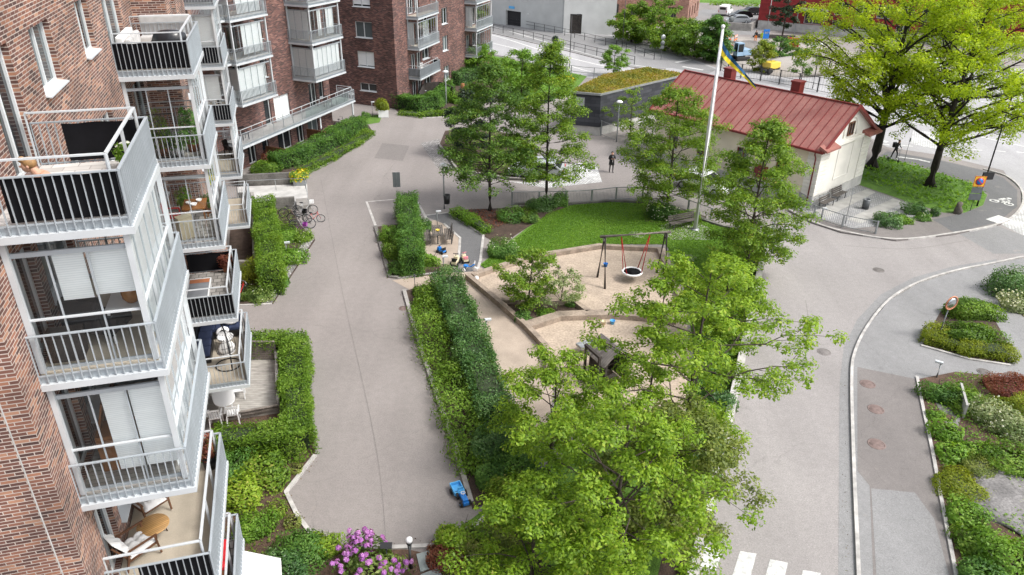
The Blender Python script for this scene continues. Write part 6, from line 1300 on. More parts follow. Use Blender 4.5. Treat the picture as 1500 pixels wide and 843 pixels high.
lamp_post('dark street lamp post with a black sign box on the cycle path verge', 1431, 302, 8.0, 'black_metal', KZ, -.9); lamp_post('black street lamp post at the road railing beside the conifer', 834, 100, 6.5, 'black_metal', 0, .8); lamp_post('thin black street lamp in front of the roadside bushes', 911, 71, 7.0, 'black_metal', 0, .8); lamp_post('tall lamp in front of the dark red building', 1122, 52, 6.5, 'galvanised', 0); lamp_post('black lamp post at the works fence behind the left maple', 1190, 130, 5.0, 'black_metal', 0)
p = G(651, 306); lb = thing('litter_bin', 'black litter bin fixed to the footpath lamp post', 'litter bin', (p.x+.2, p.y-.12, .45)); pt(lb, 'container', 'black_plastic', lambda b: b.lathe([(0, 0), (.2, 0), (.24, .62), (.2, .62), (.18, .1), (0, .1)], n=14)); pt(lb, 'rim', 'steel_dark', lambda b: b.tube(circ((0, 0, .63), .235, 16), .02, 6, closed=True))
def sign_post(label, px, py, hh, panels, rz=0.0, z=0.0, pm='galvanised', name='road_sign', cat='sign'):
    r = thing(name, label, cat, G(px, py, z), rz); pt(r, 'post', pm, lambda b: b.tube([(0, 0, -.1), (0, 0, hh)], .032, 8))
    for (shape, w_, h_, zc, m, x_) in panels:
        y_ = -.055; 
        if shape == 'box': pt(r, 'panel', m, lambda b: b.box(x_-w_/2, x_+w_/2, y_-.012, y_+.012, zc-h_/2, zc+h_/2), bevel=.005)
        else: pt(r, 'panel', m, lambda b: b.lathe([(0, -.012), (w_/2, -.012), (w_/2, .012), (0, .012)], (x_, y_, zc), 20, 0, Matrix.Rotation(math.pi/2, 4, 'X')))
    return r
sign_post('dark green double sign board seen from behind at the parking marking', 583, 301, 2.5, [('box', .25, 1.1, 1.95, 'sign_back', -.135), ('box', .25, 1.1, 1.95, 'sign_back', .135)], .15)
sign_post('short thin sign post at the head of the long hedge', 608, 425, 1.0, [('box', .1, .1, .95, 'sign_back', 0)], pm='steel_dark')
sign_post('grey round traffic sign with plates beside the side road', 968, 88, 3.4, [('disc', .7, .7, 3.0, 'galvanised', 0), ('disc', .65, .65, 2.25, 'sign_back', 0), ('box', .5, .4, 1.7, 'sign_back', 0)], .3)
npk = sign_post('yellow no-parking sign with blue disc and grey plates on the verge', 1421, 309, 2.6, [('box', .78, .78, 2.25, 'sign_yellow', 0)], -.1, KZ)
pt(npk, 'disc_rim', 'sign_red', lambda b: b.lathe([(0, -.01), (.29, -.01), (.29, .01), (0, .01)], (0, -.078, 2.25), 22, 0, Matrix.Rotation(math.pi/2, 4, 'X'))); pt(npk, 'disc', 'sign_blue', lambda b: b.lathe([(0, -.01), (.22, -.01), (.22, .01), (0, .01)], (0, -.092, 2.25), 22, 0, Matrix.Rotation(math.pi/2, 4, 'X')))
pt(npk, 'slash', 'sign_red', lambda b: b.bar((-.16, -.107, 2.41), (.16, -.107, 2.09), .012, .055)); pt(npk, 'border', 'sign_red', lambda b: [b.box(x0, x1, -.075, -.067, z0, z1) for x0, x1, z0, z1 in ((-.38, .38, 2.6, 2.63), (-.38, .38, 1.87, 1.9), (-.38, -.35, 1.9, 2.6), (.35, .38, 1.9, 2.6))])
for zc, h_, w_ in ((1.58, .42, .74), (1.08, .48, .82)): pt(npk, 'plate', 'sign_back', lambda b: b.box(-w_/2, w_/2, -.06, -.036, zc-h_/2, zc+h_/2), bevel=.005)
p = G(1431, 302, KZ); b = MB(); b.box(-.42, .42, -.2, -.08, 0, .55); b.box(-.06, .06, -.09, .0, .2, .3); single('sign_box', b, 'black_plastic', 'black sign box fixed halfway up the dark street lamp post', 'sign', (p.x, p.y, 2.2), .1, bevel=.01)
pk = sign_post('blue square parking sign on a post beside the house', 1133, 281, 2.3, [('box', .6, .8, 1.9, 'sign_blue', 0)], .1)
def letter_P(b):
    b.box(-.13, -.06, -.08, -.07, 1.7, 2.1)
    arc_ = [Vector((-.06+.15*math.cos(t), -.075, 2.0+.1*math.sin(t))) for t in [math.pi/2-math.pi*i/8 for i in range(9)]]
    for i in range(8): b.bar(arc_[i], arc_[i+1], .012, .06)
pt(pk, 'letter', 'white_paint', letter_P)
sign_post('slim dark post standing at the edge of the carriageway by the scooter rider', 1325, 235, 2.0, [('box', .12, .3, 1.8, 'sign_back', 0)], pm='galvanised', z=KZ); sign_post('thin grey pole behind the forecourt fence', 1238, 328, 2.6, [('box', .2, .06, 2.6, 'galvanised', 0)], z=KZ); sign_post('short dark post with a white cap beside the cycle path', 1434, 280, 1.2, [('box', .2, .2, 1.15, 'white_paint', 0)], pm='black_metal', z=KZ)
sign_post('dark round sign seen from behind at the works yard entrance', 1068, 52, 3.0, [('disc', 1.0, 1.0, 2.5, 'sign_back', 0)], .2)
sign_post('blue notice board standing in the works yard', 1120, 64, 2.2, [('box', 1.0, 1.4, 1.4, 'sign_blue', 0), ('box', .7, .35, 1.6, 'white_paint', .02)], .2)
mr_ = thing('traffic_mirror', 'round traffic mirror with an orange rim leaning over the azalea bed', 'traffic mirror', G(1373, 497, KZ), R_(200))
pt(mr_, 'post', 'galvanised', lambda b: b.tube([(0, 0, -.1), (-.12, 0, 2.1)], .035, 8)); pt(mr_, 'rim', 'faded_orange', lambda b: b.tube(circ((-.14, .04, 2.1), .36, 24, 'y'), .03, 8, closed=True)); pt(mr_, 'mirror', 'mirror', lambda b: b.lathe([(0, .07), (.2, .045), (.35, 0)], (-.14, .05, 2.1), 24, 0, Matrix.Rotation(-math.pi/2, 4, 'X'))); pt(mr_, 'backing', 'sign_back', lambda b: b.lathe([(0, -.03), (.34, -.02), (.35, 0)], (-.14, .02, 2.1), 24, 0, Matrix.Rotation(-math.pi/2, 4, 'X')))
# flagpole with a hanging pennant
fp = thing('flagpole', 'tall white flagpole beside the bench at the corner of the lawn', 'flagpole', G(1018, 337))
HF = zat(G(1018, 337), 42)
pt(fp, 'pole', 'white_paint', lambda b: b.tube([(0, 0, 0), (0, 0, HF*.5), (0, 0, HF)], [.15, .12, .07], 14)); pt(fp, 'finial', 'white_paint', lambda b: b.ball((0, 0, HF+.1), .13)); pt(fp, 'base_plate', 'galvanised', lambda b: b.lathe([(0, 0), (.3, 0), (.3, .08), (.14, .1), (.14, .3)], n=16)); pt(fp, 'cleat', 'galvanised', lambda b: b.box(.1, .17, -.03, .03, 1.1, 1.3)); pt(fp, 'halyard', 'white_paint', lambda b: b.tube([(.13, 0, 1.2), (.16, 0, HF*.5), (.09, 0, HF-.1)], .008, 4))
# the flag streams down to the right of the mast, in the plane facing the camera
ptop = Vector((fp.location.x, fp.location.y, HF))
def onplane(x, y):
    d = ray(x, y); t = (fp.location.y-0)/d.y; return CP+d*t
fl = thing('pennant', 'long blue and yellow pennant drooping from the top of the flagpole', 'flag', (ptop.x, ptop.y, HF-.2))
tops = [(1057, 51), (1062, 68), (1070, 80), (1082, 95), (1094, 110), (1106, 124)]; bots = [(1053, 66), (1057, 82), (1066, 93), (1079, 104), (1092, 116), (1106, 131)]
def strip(f0, f1, nn=30):
    vs = []
    A_ = smooth([onplane(*q) for q in tops], 6); B_ = smooth([onplane(*q) for q in bots], 6)
    for i, (a, c) in enumerate(zip(A_, B_)):
        y_ = .10*math.sin(i*.55)+.05*math.sin(i*1.4)
        for k in range(3): q = a.lerp(c, f0+(f1-f0)*k/2)-fl.location; vs.append((q.x, q.y+y_*(1+.4*k), q.z))
    n_ = len(A_); return vs, [(i*3+k, (i+1)*3+k, (i+1)*3+k+1, i*3+k+1) for i in range(n_-1) for k in range(2)]
b = MB(); b.add(*strip(0, .5), 0, True); b.build('blue_stripe', 'flag_blue', fl); b = MB(); b.add(*strip(.5, 1), 0, True); b.build('yellow_stripe', 'flag_yellow', fl)
bench('grey bench on the paving beside the flagpole', 1000, 333, head(985, 335, 1035, 325), 1, 'benches', 2.2)
# forecourt furniture
bench('dark bench against the white gable, nearer the corner', 1210, 303, math.atan2(G(1258, 270).y-G(1187, 303).y, G(1258, 270).x-G(1187, 303).x), 1, 'forecourt benches', 1.6, KZ); bench('dark bench against the white gable, farther from the corner', 1228, 292, math.atan2(G(1258, 270).y-G(1187, 303).y, G(1258, 270).x-G(1187, 303).x), 1, 'forecourt benches', 1.6, KZ)
fb = thing('litter_bin', 'round dark litter bin standing on the forecourt paving', 'litter bin', G(1267, 306, KZ)); pt(fb, 'drum', 'steel_dark', lambda b: b.lathe([(0, 0), (.24, 0), (.26, .72), (.2, .72), (.2, .3), (0, .3)], n=18)); pt(fb, 'rim', 'galvanised', lambda b: b.tube(circ((0, 0, .73), .25, 18), .025, 6, closed=True))
b = MB()
for a_, c_ in (((1168, 299), (1186, 308)), ((1190, 309), (1212, 299))):
    q0, q1 = G(*a_, KZ), G(*c_, KZ); o_ = G(1190, 306, KZ); q0 -= o_; q1 -= o_; b.tube([q0, q0+Vector((0, 0, .9)), q1+Vector((0, 0, .9)), q1], .025, 6); b.tube([q0+Vector((0, 0, .5)), q1+Vector((0, 0, .5))], .018, 6)
p = G(1190, 306, KZ); single('handrail', b, 'galvanised', 'grey tubular handrail at the corner of the white gable', 'handrail', (p.x, p.y, KZ))
b = MB(); b.lathe([(.0, .0), (.3, 0), (.26, .25), (.2, .55), (.22, .75), (.12, .85), (0, .86)], n=11); b.v = [(x+.05*math.sin(z*9+y*5), y+.05*math.cos(z*8+x*4), z) for x, y, z in b.v]; p = G(1402, 313, KZ); single('tree_stump', b, 'bark_grey', 'weathered stump at the edge of the verge near the no-parking sign', 'stump', (p.x, p.y, KZ))
# rock bed stones
g = np.random.default_rng(77)
def boulder(label, px, py, rx, ry, rz_, z=KZ, m='rock', seed=1, rot_=0.0):
    b = MB(); gg = np.random.default_rng(seed); vs = []; n, k = 26, 12; fr_ = [gg.normal(size=3)*2.2 for _ in range(6)]; ph_ = gg.random(6)*6
    for i in range(k+1):
        a = math.pi/2*i/k
        for j in range(n):
            t = 2*math.pi*j/n; d = np.array([math.cos(a)*math.cos(t), math.cos(a)*math.sin(t), math.sin(a)]); s_ = 1+.09*sum(math.sin(float(d@f)+p_) for f, p_ in zip(fr_, ph_)); vs.append((rx*d[0]*s_, ry*d[1]*s_, rz_*d[2]*s_))
    b.add(vs, [(i*n+j, i*n+(j+1) % n, (i+1)*n+(j+1) % n, (i+1)*n+j) for i in range(k) for j in range(n)], 0, True); p = G(px, py, z); return single('boulder', b, m, label, 'boulder', (p.x, p.y, z-.05), rot_)
boulder('large flat grey boulder in the rock bed at the right edge', 1488, 742, 1.75, 2.3, .24, seed=4, rot_=.4); boulder('reddish stone lying on the bare soil at the bed kerb', 1378, 612, .5, .35, .15, m='bark_mulch', seed=6); boulder('small grey stone beside the carpet shrub', 1425, 735, .3, .25, .2, seed=7)
b = MB(); b.box(-.9, .9, -.05, .05, 0, .7); p = G(1406, 596, KZ); o_ = single('stone_slab', b, 'slab_stone', 'thin upright stone slab dividing the rock bed', 'stone slab', (p.x, p.y, KZ), R_(70), bevel=.01)
# ---------------------------------------------------------------- planters and cabinets
def planter(label, px, py, w_, hh, m, plant, leaf, lab_seed, flower=None, nf=0, ph_=1.0, pw=1.0):
    r = thing('planter', label, 'planter', G(px, py), R_(10)); pt(r, 'box', m, lambda b: (b.box(-w_/2, w_/2, -w_/2, w_/2, 0, .06), *[b.box(*q, .0, hh) for q in ((-w_/2, w_/2, -w_/2, -w_/2+.05), (-w_/2, w_/2, w_/2-.05, w_/2), (-w_/2, -w_/2+.05, -w_/2+.05, w_/2-.05), (w_/2-.05, w_/2, -w_/2+.05, w_/2-.05))])); pt(r, 'soil', 'soil', lambda b: b.box(-w_/2+.05, w_/2-.05, -w_/2+.05, w_/2-.05, .06, hh-.06))
    me, P_, d_, s_ = shrub_mesh(leaf, pw, pw, ph_, .13, 1.5, lab_seed); o = link('plant', me, r); o.location = (0, 0, hh-.05)
    if flower: g_ = np.random.default_rng(lab_seed); ix = g_.choice(len(P_), nf); Q = P_[ix]*1.05+g_.normal(size=(nf, 3))*.03; f_ = link('blossom', leaf_mesh('blossom', Q, d_[ix], .14, g_.random(nf), LF[flower], 3, wide=.9), o)
    return r
planter('grey planter box overflowing with yellow flowers by the concrete ramp wall', 440, 272, .9, .55, 'galvanised', 0, 'fresh', 701, 'yellow', 260, 1.1, 1.5); planter('white planter box with a bushy plant at the corner of the third block', 562, 171, 1.0, .75, 'white_paint', 0, 'yellowgreen', 702, None, 0, 1.5, 1.8)
b = MB(); b.box(-.35, .35, -.3, .3, 0, 1.5); b.box(-.38, .38, -.33, .33, 1.5, 1.56); b.box(-.3, .3, -.312, -.3, .15, 1.4); p = G(849, 184); single('utility_cabinet', b, 'steel_light', 'pale utility cabinet at the end of the charcoal service building', 'cabinet', (p.x, p.y, 0), R_(-22), bevel=.01)
bench('wooden bench beside the garden path beyond the third block', 742, 128, R_(60), 1, 'garden benches', 1.8)
b = MB(); b.lathe([(0, 0), (.25, 0), (.22, 1.0), (.2, 1.5), (.0, 1.55)], n=10); p = G(678, 143); single('garden_figure', b, 'terracotta', 'small terracotta garden column among the bright shrubs by the third block', 'garden ornament', (p.x, p.y, 0))
# garden wall of the third block's ground-floor terrace
b = MB(); q = [f for f in GG([(615, 158), (622, 142), (645, 140), (664, 148)])]; o_ = q[0].copy(); ribbon(b, [v-o_ for v in q], .12, 0, 1.5); single('garden_screen', b, 'timber_dark', 'brown timber garden screen behind the third block hedge', 'screen', (o_.x, o_.y, 0))
# ---------------------------------------------------------------- people
def person(label, loc, rz, joints, skin_r, cols, hair='hair_dark', name='person', scale=1.0, extra=None):
    """joints: name->(x,y,z); one skinned body, materials chosen by which bone a face belongs to"""
    r = thing(name, label, 'person', loc, rz); r.scale = (scale,)*3
    order = list(joints); idx = {k: i for i, k in enumerate(order)}
    E_ = [('pelvis', 'chest'), ('chest', 'neck'), ('neck', 'head')]
    for s in 'LR': E_ += [('pelvis', 'hip'+s), ('hip'+s, 'knee'+s), ('knee'+s, 'ankle'+s), ('ankle'+s, 'toe'+s), ('chest', 'sh'+s), ('sh'+s, 'el'+s), ('el'+s, 'wr'+s), ('wr'+s, 'hand'+s)]
    me = bpy.data.meshes.new('body'); me.from_pydata([joints[k] for k in order], [(idx[a], idx[b_]) for a, b_ in E_], []); o = bpy.data.objects.new('body', me); COL.objects.link(o)
    bpy.context.view_layer.objects.active = o
    md = o.modifiers.new('Skin', 'SKIN'); md.use_smooth_shade = True
    for k, i in idx.items():
        base = ''.join(c for c in k if c.islower()); rr = skin_r.get(base, .06); sv = me.skin_vertices[0].data[i]; sv.radius = (rr, rr*.8 if base in ('chest', 'pelvis') else rr); sv.use_root = (k == 'pelvis')
    ms = o.modifiers.new('Sub', 'SUBSURF'); ms.levels = 1; ms.render_levels = 1
    dg = bpy.context.evaluated_depsgraph_get(); ne = bpy.data.meshes.new_from_object(o.evaluated_get(dg)); bpy.data.objects.remove(o); ne.name = 'body'
    ne.materials.clear()
    for c in cols: ne.materials.append(MATS[c])     # 0 skin 1 top 2 trousers 3 shoes
    segs = [(Vector(joints[a]), Vector(joints[b_]), (3 if b_[:3] == 'toe' else 2 if b_[:4] in ('knee', 'ankl') or b_[:3] == 'hip' else 0 if b_[:4] in ('hand', 'head') else 1)) for a, b_ in E_]
    for f in ne.polygons:
        c = f.center; best = min(segs, key=lambda s: (c-(s[0]+(s[1]-s[0])*max(0, min(1, (c-s[0]).dot(s[1]-s[0])/max(1e-6, (s[1]-s[0]).length_squared))))).length); f.material_index = best[2]; f.use_smooth = True
    link('body', ne, r)
    hd_ = Vector(joints['head']); fw_ = Vector((0, -1, 0))
    pt(r, 'hair', hair, lambda b: b.ball(hd_+Vector((0, .02, .035)), .105, .115, .11)); pt(r, 'face', cols[0], lambda b: (b.ball(hd_+Vector((0, -.035, -.02)), .082, .085, .11), b.ball(hd_+Vector((0, -.125, -.02)), .015, .025, .02), b.ball(hd_+Vector((-.095, 0, -.01)), .015, .025, .03), b.ball(hd_+Vector((.095, 0, -.01)), .015, .025, .03)))
    if extra: extra(r)
    return r
SKR = dict(pelvis=.13, chest=.15, neck=.06, head=.095, hip=.085, knee=.06, ankle=.042, toe=.04, sh=.07, el=.045, wr=.032, hand=.035)
def stand(step=.0, armL=None, armR=None, lean=0.0):
    j = dict(pelvis=(0, 0, .95), chest=(0, -lean*.6, 1.32), neck=(0, -lean*.9, 1.5), head=(0, -lean-.02, 1.64))
    for s, x in (('L', 1), ('R', -1)):
        st = step*x; j['hip'+s] = (.1*x, 0, .9); j['knee'+s] = (.11*x, -st*.5-.02, .5); j['ankle'+s] = (.12*x, -st*.6+.03, .09); j['toe'+s] = (.13*x, -st*.6-.13, .04)
        j['sh'+s] = (.2*x, -lean*.7, 1.43); a = (armL if s == 'L' else armR)
        j['el'+s], j['wr'+s], j['hand'+s] = a or ((.27*x, .03-lean*.5, 1.14), (.27*x, -.06, .9), (.26*x, -.08, .8))
    return j
def coat(r): pt(r, 'coat', 'cloth_black', lambda b: b.lathe([(.23, .68), (.21, .95), (.2, 1.2), (.23, 1.36), (.16, 1.47), (.08, 1.5)], n=16)); pt(r, 'shirt', 'cloth_white', lambda b: b.bar((0, -.235, .95), (0, -.2, 1.42), .08, .02)); pt(r, 'phone', 'black_plastic', lambda b: b.box(-.04, .04, -.33, -.32, 1.2, 1.34))
person('man in a long dark coat and pale shirt standing alone in the lane', G(895, 253), R_(8), stand(.12, ((.27, -.02, 1.15), (.12, -.24, 1.2), (.04, -.3, 1.24)), ((-.27, -.02, 1.15), (-.12, -.24, 1.2), (-.04, -.3, 1.24))), SKR, ['skin', 'cloth_black', 'cloth_black', 'black_plastic'], extra=coat)
sc_rot = head(1300, 233, 1315, 238, KZ)+math.pi/2
scp = G(1308, 236, KZ)
scj = stand(.3, ((.25, -.12, 1.2), (.2, -.36, 1.05), (.17, -.42, 1.03)), ((-.25, -.12, 1.2), (-.2, -.36, 1.05), (-.17, -.42, 1.03)), lean=.14)
def pack(r): pt(r, 'backpack', 'black_plastic', lambda b: b.box(-.17, .17, .12, .32, 1.0, 1.46), bevel=.05)
person('person in dark clothes with a backpack riding an electric scooter', (scp.x, scp.y, KZ+.14), sc_rot, scj, SKR, ['skin', 'cloth_black', 'cloth_black', 'cloth_white'], extra=pack)
es = thing('electric_scooter', 'black electric scooter ridden along the carriageway edge', 'scooter', (scp.x, scp.y, KZ), sc_rot)
pt(es, 'deck', 'black_metal', lambda b: b.box(-.09, .09, -.3, .4, .1, .14), bevel=.01); pt(es, 'stem', 'galvanised', lambda b: b.tube([(0, -.48, .12), (0, -.42, 1.08)], .025, 8)); pt(es, 'handlebar', 'black_metal', lambda b: b.tube([(-.25, -.42, 1.08), (.25, -.42, 1.08)], .02, 8))
for y_ in (-.5, .5): pt(es, 'wheel', 'rubber', lambda b: wheel(b, (0, y_, .11), .11, .05, 'x', 14))
pt(es, 'mudguard', 'black_metal', lambda b: b.bar((0, .35, .13), (0, .62, .22), .08, .015))
person('worker in black top standing in the works yard', G(1106, 62), R_(15), stand(.1), SKR, ['skin', 'cloth_black', 'hi_vis_orange', 'black_plastic']); person('worker in a yellow-green hi-vis jacket in the works yard', G(1115, 63), R_(-20), stand(.15), SKR, ['skin', 'hi_vis', 'hi_vis', 'black_plastic'])
# ---------------------------------------------------------------- bicycles
def bicycle(label, px, py, rz, m='black_metal', lean=.12, basket=False, s=1.0):
    r = thing('bicycle', label, 'bicycle', G(px, py), rz, 'bicycles parked by the ramp'); r.rotation_euler = (lean, 0, rz); r.scale = (s, s, s)
    for x_ in (-.52, .52):
        wq = pt(r, 'wheel', 'rubber', lambda b: b.tube(circ((x_, 0, .35), .33, 20, 'y'), .022, 6, closed=True), uv=False)
        def sp(b):
            b.tube(circ((x_, 0, .35), .3, 20, 'y'), .01, 4, closed=True)
            for i in range(8): t = math.pi*i/8; b.tube([(x_+.3*math.cos(t), 0, .35+.3*math.sin(t)), (x_-.3*math.cos(t), 0, .35-.3*math.sin(t))], .004, 3)
        pt(r, 'rim', 'galvanised', sp, wq, uv=False)
    pt(r, 'frame', m, lambda b: [b.tube(q, .018, 6) for q in ([(-.52, 0, .35), (-.05, 0, .32), (.34, 0, .78)], [(-.05, 0, .32), (-.2, 0, .82)], [(-.18, 0, .78), (.32, 0, .84)], [(-.52, 0, .35), (-.18, 0, .76)], [(.52, 0, .35), (.33, 0, .82), (.28, 0, .98)])], uv=False)
    pt(r, 'saddle', 'black_plastic', lambda b: b.ball((-.22, 0, .88), .14, .07, .04)); pt(r, 'handlebar', 'galvanised', lambda b: b.tube([(.16, -.28, 1.0), (.28, -.12, 1.02), (.28, .12, 1.02), (.16, .28, 1.0)], .015, 6), uv=False)
    if basket: pt(r, 'basket', 'black_plastic' if basket is True else basket, lambda b: [b.box(*q) for q in ((.34, .62, -.15, .15, .82, .84), (.34, .36, -.15, .15, .84, 1.04), (.6, .62, -.15, .15, .84, 1.04), (.36, .6, -.15, -.13, .84, 1.04), (.36, .6, .13, .15, .84, 1.04))])
    return r
bicycle('black bicycle farthest back by the concrete wall', 428, 318, R_(12), lean=.15); bicycle('silver bicycle with a pale basket in the middle of the row', 448, 315, R_(8), 'steel_light', -.12, 'white_plastic'); bicycle('dark bicycle crossing the middle of the parked bicycles', 440, 326, R_(-6), 'steel_dark', .2, True)
bicycle('black bicycle leaning in front of the middle of the row', 444, 336, R_(14), 'black_metal', -.2); bicycle('small red bicycle standing apart on the right of the row', 461, 326, R_(6), 'red_plastic', .08, s=.85); bicycle('purple child bicycle nearest the hedge', 440, 345, R_(-4), 'purple_plastic', .1, 'purple_plastic', .9)
bicycle('bicycle leaning under the glass end of the long terrace', 498, 187, R_(60), 'steel_dark', .15); bicycle('bicycle leaning on the wall behind the black-screened balcony', 352, 438, R_(75), 'red_plastic', .15)
# ---------------------------------------------------------------- vehicles
def car(label, px, py, rz, m, van=False, L=4.4, w_=1.78, hh=1.48, z=0.0, name='parked_car', group='parked cars'):
    r = thing(name, label, 'van' if van else 'car', G(px, py, z), rz, group)
    hl_2, hw_ = L/2, w_/2
    if van: prof = [(-hl_2, .35), (-hl_2, 1.72), (-hl_2+.18, 1.85), (.55, 1.85), (1.25, 1.12), (hl_2-.08, .9), (hl_2, .5), (hl_2-.05, .3)]; gl = [(-.1, 1.12), (-.1, 1.72), (.5, 1.74), (1.08, 1.14)]
    else: prof = [(-hl_2, .4), (-hl_2+.03, .85), (-hl_2+.2, .98), (-hl_2+.75, hh-.05), (-.35, hh), (.25, hh-.06), (1.0, .95), (hl_2-.25, .8), (hl_2, .55), (hl_2-.04, .3)]; gl = [(-hl_2+.42, 1.0), (-hl_2+.86, hh-.12), (-.3, hh-.09), (.2, hh-.14), (.82, .98)]
    def body(b):
        n = len(prof); vs = []
        for y_ in (-1, 1):
            for x_, z_ in prof: t = max(0, (z_-.9)/.9); vs.append((x_, y_*hw_*(1-.16*t), z_))
        b.add(vs, [tuple(range(n)), tuple(range(2*n-1, n-1, -1))]+[(i, (i+1) % n, n+(i+1) % n, n+i) for i in range(n)])
    bd = pt(r, 'body', m, body, bevel=.05)
    for y_ in (-1, 1): pt(r, 'side_window', 'dark_glass', lambda b: b.poly([(x_, y_*(hw_*(1-.16*max(0, (z_-.9)/.9))+.006), z_) for x_, z_ in gl]))
    fr = [q for q in prof]; i0 = 3 if van else 5
    def ws(b, a, c, off):
        (x0, z0), (x1, z1) = a, c; t0, t1 = max(0, (z0-.9)/.9), max(0, (z1-.9)/.9); dx, dz = z0-z1, x1-x0; k = math.hypot(dx, dz); nx, nz = (dx/k*off, dz/k*off)
        if nz < 0: nx, nz = -nx, -nz
        a_ = (x0+(x1-x0)*.1, z0+(z1-z0)*.1); c_ = (x0+(x1-x0)*.9, z0+(z1-z0)*.9); b.quad((a_[0]+nx, -hw_*(1-.16*t0)*.9, a_[1]+nz), (a_[0]+nx, hw_*(1-.16*t0)*.9, a_[1]+nz), (c_[0]+nx, hw_*(1-.16*t1)*.9, c_[1]+nz), (c_[0]+nx, -hw_*(1-.16*t1)*.9, c_[1]+nz))
    pt(r, 'windscreen', 'dark_glass', lambda b: ws(b, prof[i0], prof[i0+1], .012)); pt(r, 'rear_window', 'dark_glass', lambda b: ws(b, prof[2 if not van else 0], prof[3 if not van else 1], .012) if not van else b.quad((-hl_2-.006, -.6, 1.15), (-hl_2-.006, .6, 1.15), (-hl_2-.006, .55, 1.6), (-hl_2-.006, -.55, 1.6)))
    for x_ in (-L*.31, L*.31):
        for y_ in (-1, 1): wq = pt(r, 'wheel', 'rubber', lambda b: wheel(b, (x_, y_*(hw_-.06), .33), .33, .2)); pt(r, 'rim', 'galvanised', lambda b: b.lathe([(0, -.03), (.2, -.02), (.22, .03)], (x_, y_*(hw_+.045), .33), 12, 0, Matrix.Rotation(y_*math.pi/2, 4, 'X')), wq)
    for y_ in (-1, 1): pt(r, 'headlight', 'white_plastic', lambda b: b.box(hl_2-.2, hl_2-.02, y_*hw_*.72-.15, y_*hw_*.72+.15, .66, .76)); pt(r, 'tail_light', 'red_plastic', lambda b: b.box(-hl_2-.012, -hl_2+.06, y_*hw_*.8-.08, y_*hw_*.8+.08, .78, .95))
    return r
car('white panel van parked at the grassy bank of the car park', 1062, 22, R_(62), 'car_white', True, 4.6, 1.85); car('silver hatchback parked behind the concrete barrier', 1079, 35, R_(182), 'car_silver', z=.5); car('black car parked behind the silver hatchback', 1083, 28, R_(184), 'car_black', hh=1.5); car('dark estate car at the back of the car park row', 1098, 22, R_(188), 'car_black', L=4.7); car('red car parked at the works yard under the thin pine', 1160, 70, R_(70), 'car_red')
car('white car parked under the trees beside the cream house wall', 1030, 279, R_(-42), 'car_white', hh=1.46); car('silver car half hidden behind the tall oaks in the lane', 786, 259, R_(170), 'car_silver')
b = MB(); q = GG([(1062, 44), (1098, 46), (1108, 38)]); o_ = q[0].copy(); ribbon(b, [v-o_ for v in q], .5, -.1, 1.2); single('concrete_barrier', b, 'concrete', 'concrete barrier wall in front of the silver hatchback', 'barrier', (o_.x, o_.y, 0))
ex_ = thing('excavator', 'small pale blue excavator with raised boom in the works yard', 'excavator', G(1083, 88), R_(200))
pt(ex_, 'track', 'rubber', lambda b: b.box(-1.1, 1.1, -.95, -.55, 0, .55), bevel=.15); pt(ex_, 'track', 'rubber', lambda b: b.box(-1.1, 1.1, .55, .95, 0, .55), bevel=.15); pt(ex_, 'chassis', 'steel_dark', lambda b: b.box(-.5, .5, -.55, .55, .3, .7)); pt(ex_, 'engine_cover', 'machine_blue', lambda b: b.box(-1.3, .1, -.85, .85, .7, 1.5), bevel=.08)
cb = pt(ex_, 'cab', 'machine_blue', lambda b: (b.box(.1, 1.1, -.1, .85, .7, 1.2), b.box(.1, 1.1, -.1, .85, 2.25, 2.4), *[b.box(x_, x_+.08, y_, y_+.08, 1.2, 2.25) for x_ in (.1, 1.02) for y_ in (-.1, .77)])); pt(ex_, 'cab_window', 'dark_glass', lambda b: b.box(.14, 1.06, -.06, .81, 1.2, 2.25), cb)
pt(ex_, 'boom', 'machine_blue', lambda b: (b.bar((1.0, -.5, 1.0), (2.2, -.5, 2.9), .22, .3), b.bar((2.2, -.5, 2.9), (3.3, -.5, 2.5), .2, .25))); pt(ex_, 'arm', 'machine_blue', lambda b: b.bar((3.2, -.5, 2.55), (3.5, -.5, 1.0), .18, .22)); pt(ex_, 'bucket', 'steel_dark', lambda b: (b.box(3.2, 3.7, -.85, -.15, .5, .56), b.box(3.2, 3.26, -.85, -.15, .5, 1.0), b.box(3.26, 3.7, -.85, -.8, .5, .9), b.box(3.26, 3.7, -.2, -.15, .5, .9)))
sk = thing('dumper', 'yellow dumper skip behind the yellow-tinged tree', 'dumper', G(1128, 108), R_(30)); pt(sk, 'skip', 'yellow_plastic', lambda b: b.prism([(-.9, -.7), (.9, -.7), (.9, .7), (-.9, .7)], .7, 1.5), bevel=.08); pt(sk, 'chassis', 'steel_dark', lambda b: b.box(-1.3, .9, -.45, .45, .4, .7))
for x_ in (-.8, .7):
    for y_ in (-1, 1): pt(sk, 'wheel', 'rubber', lambda b: wheel(b, (x_, y_*.65, .42), .42, .3))
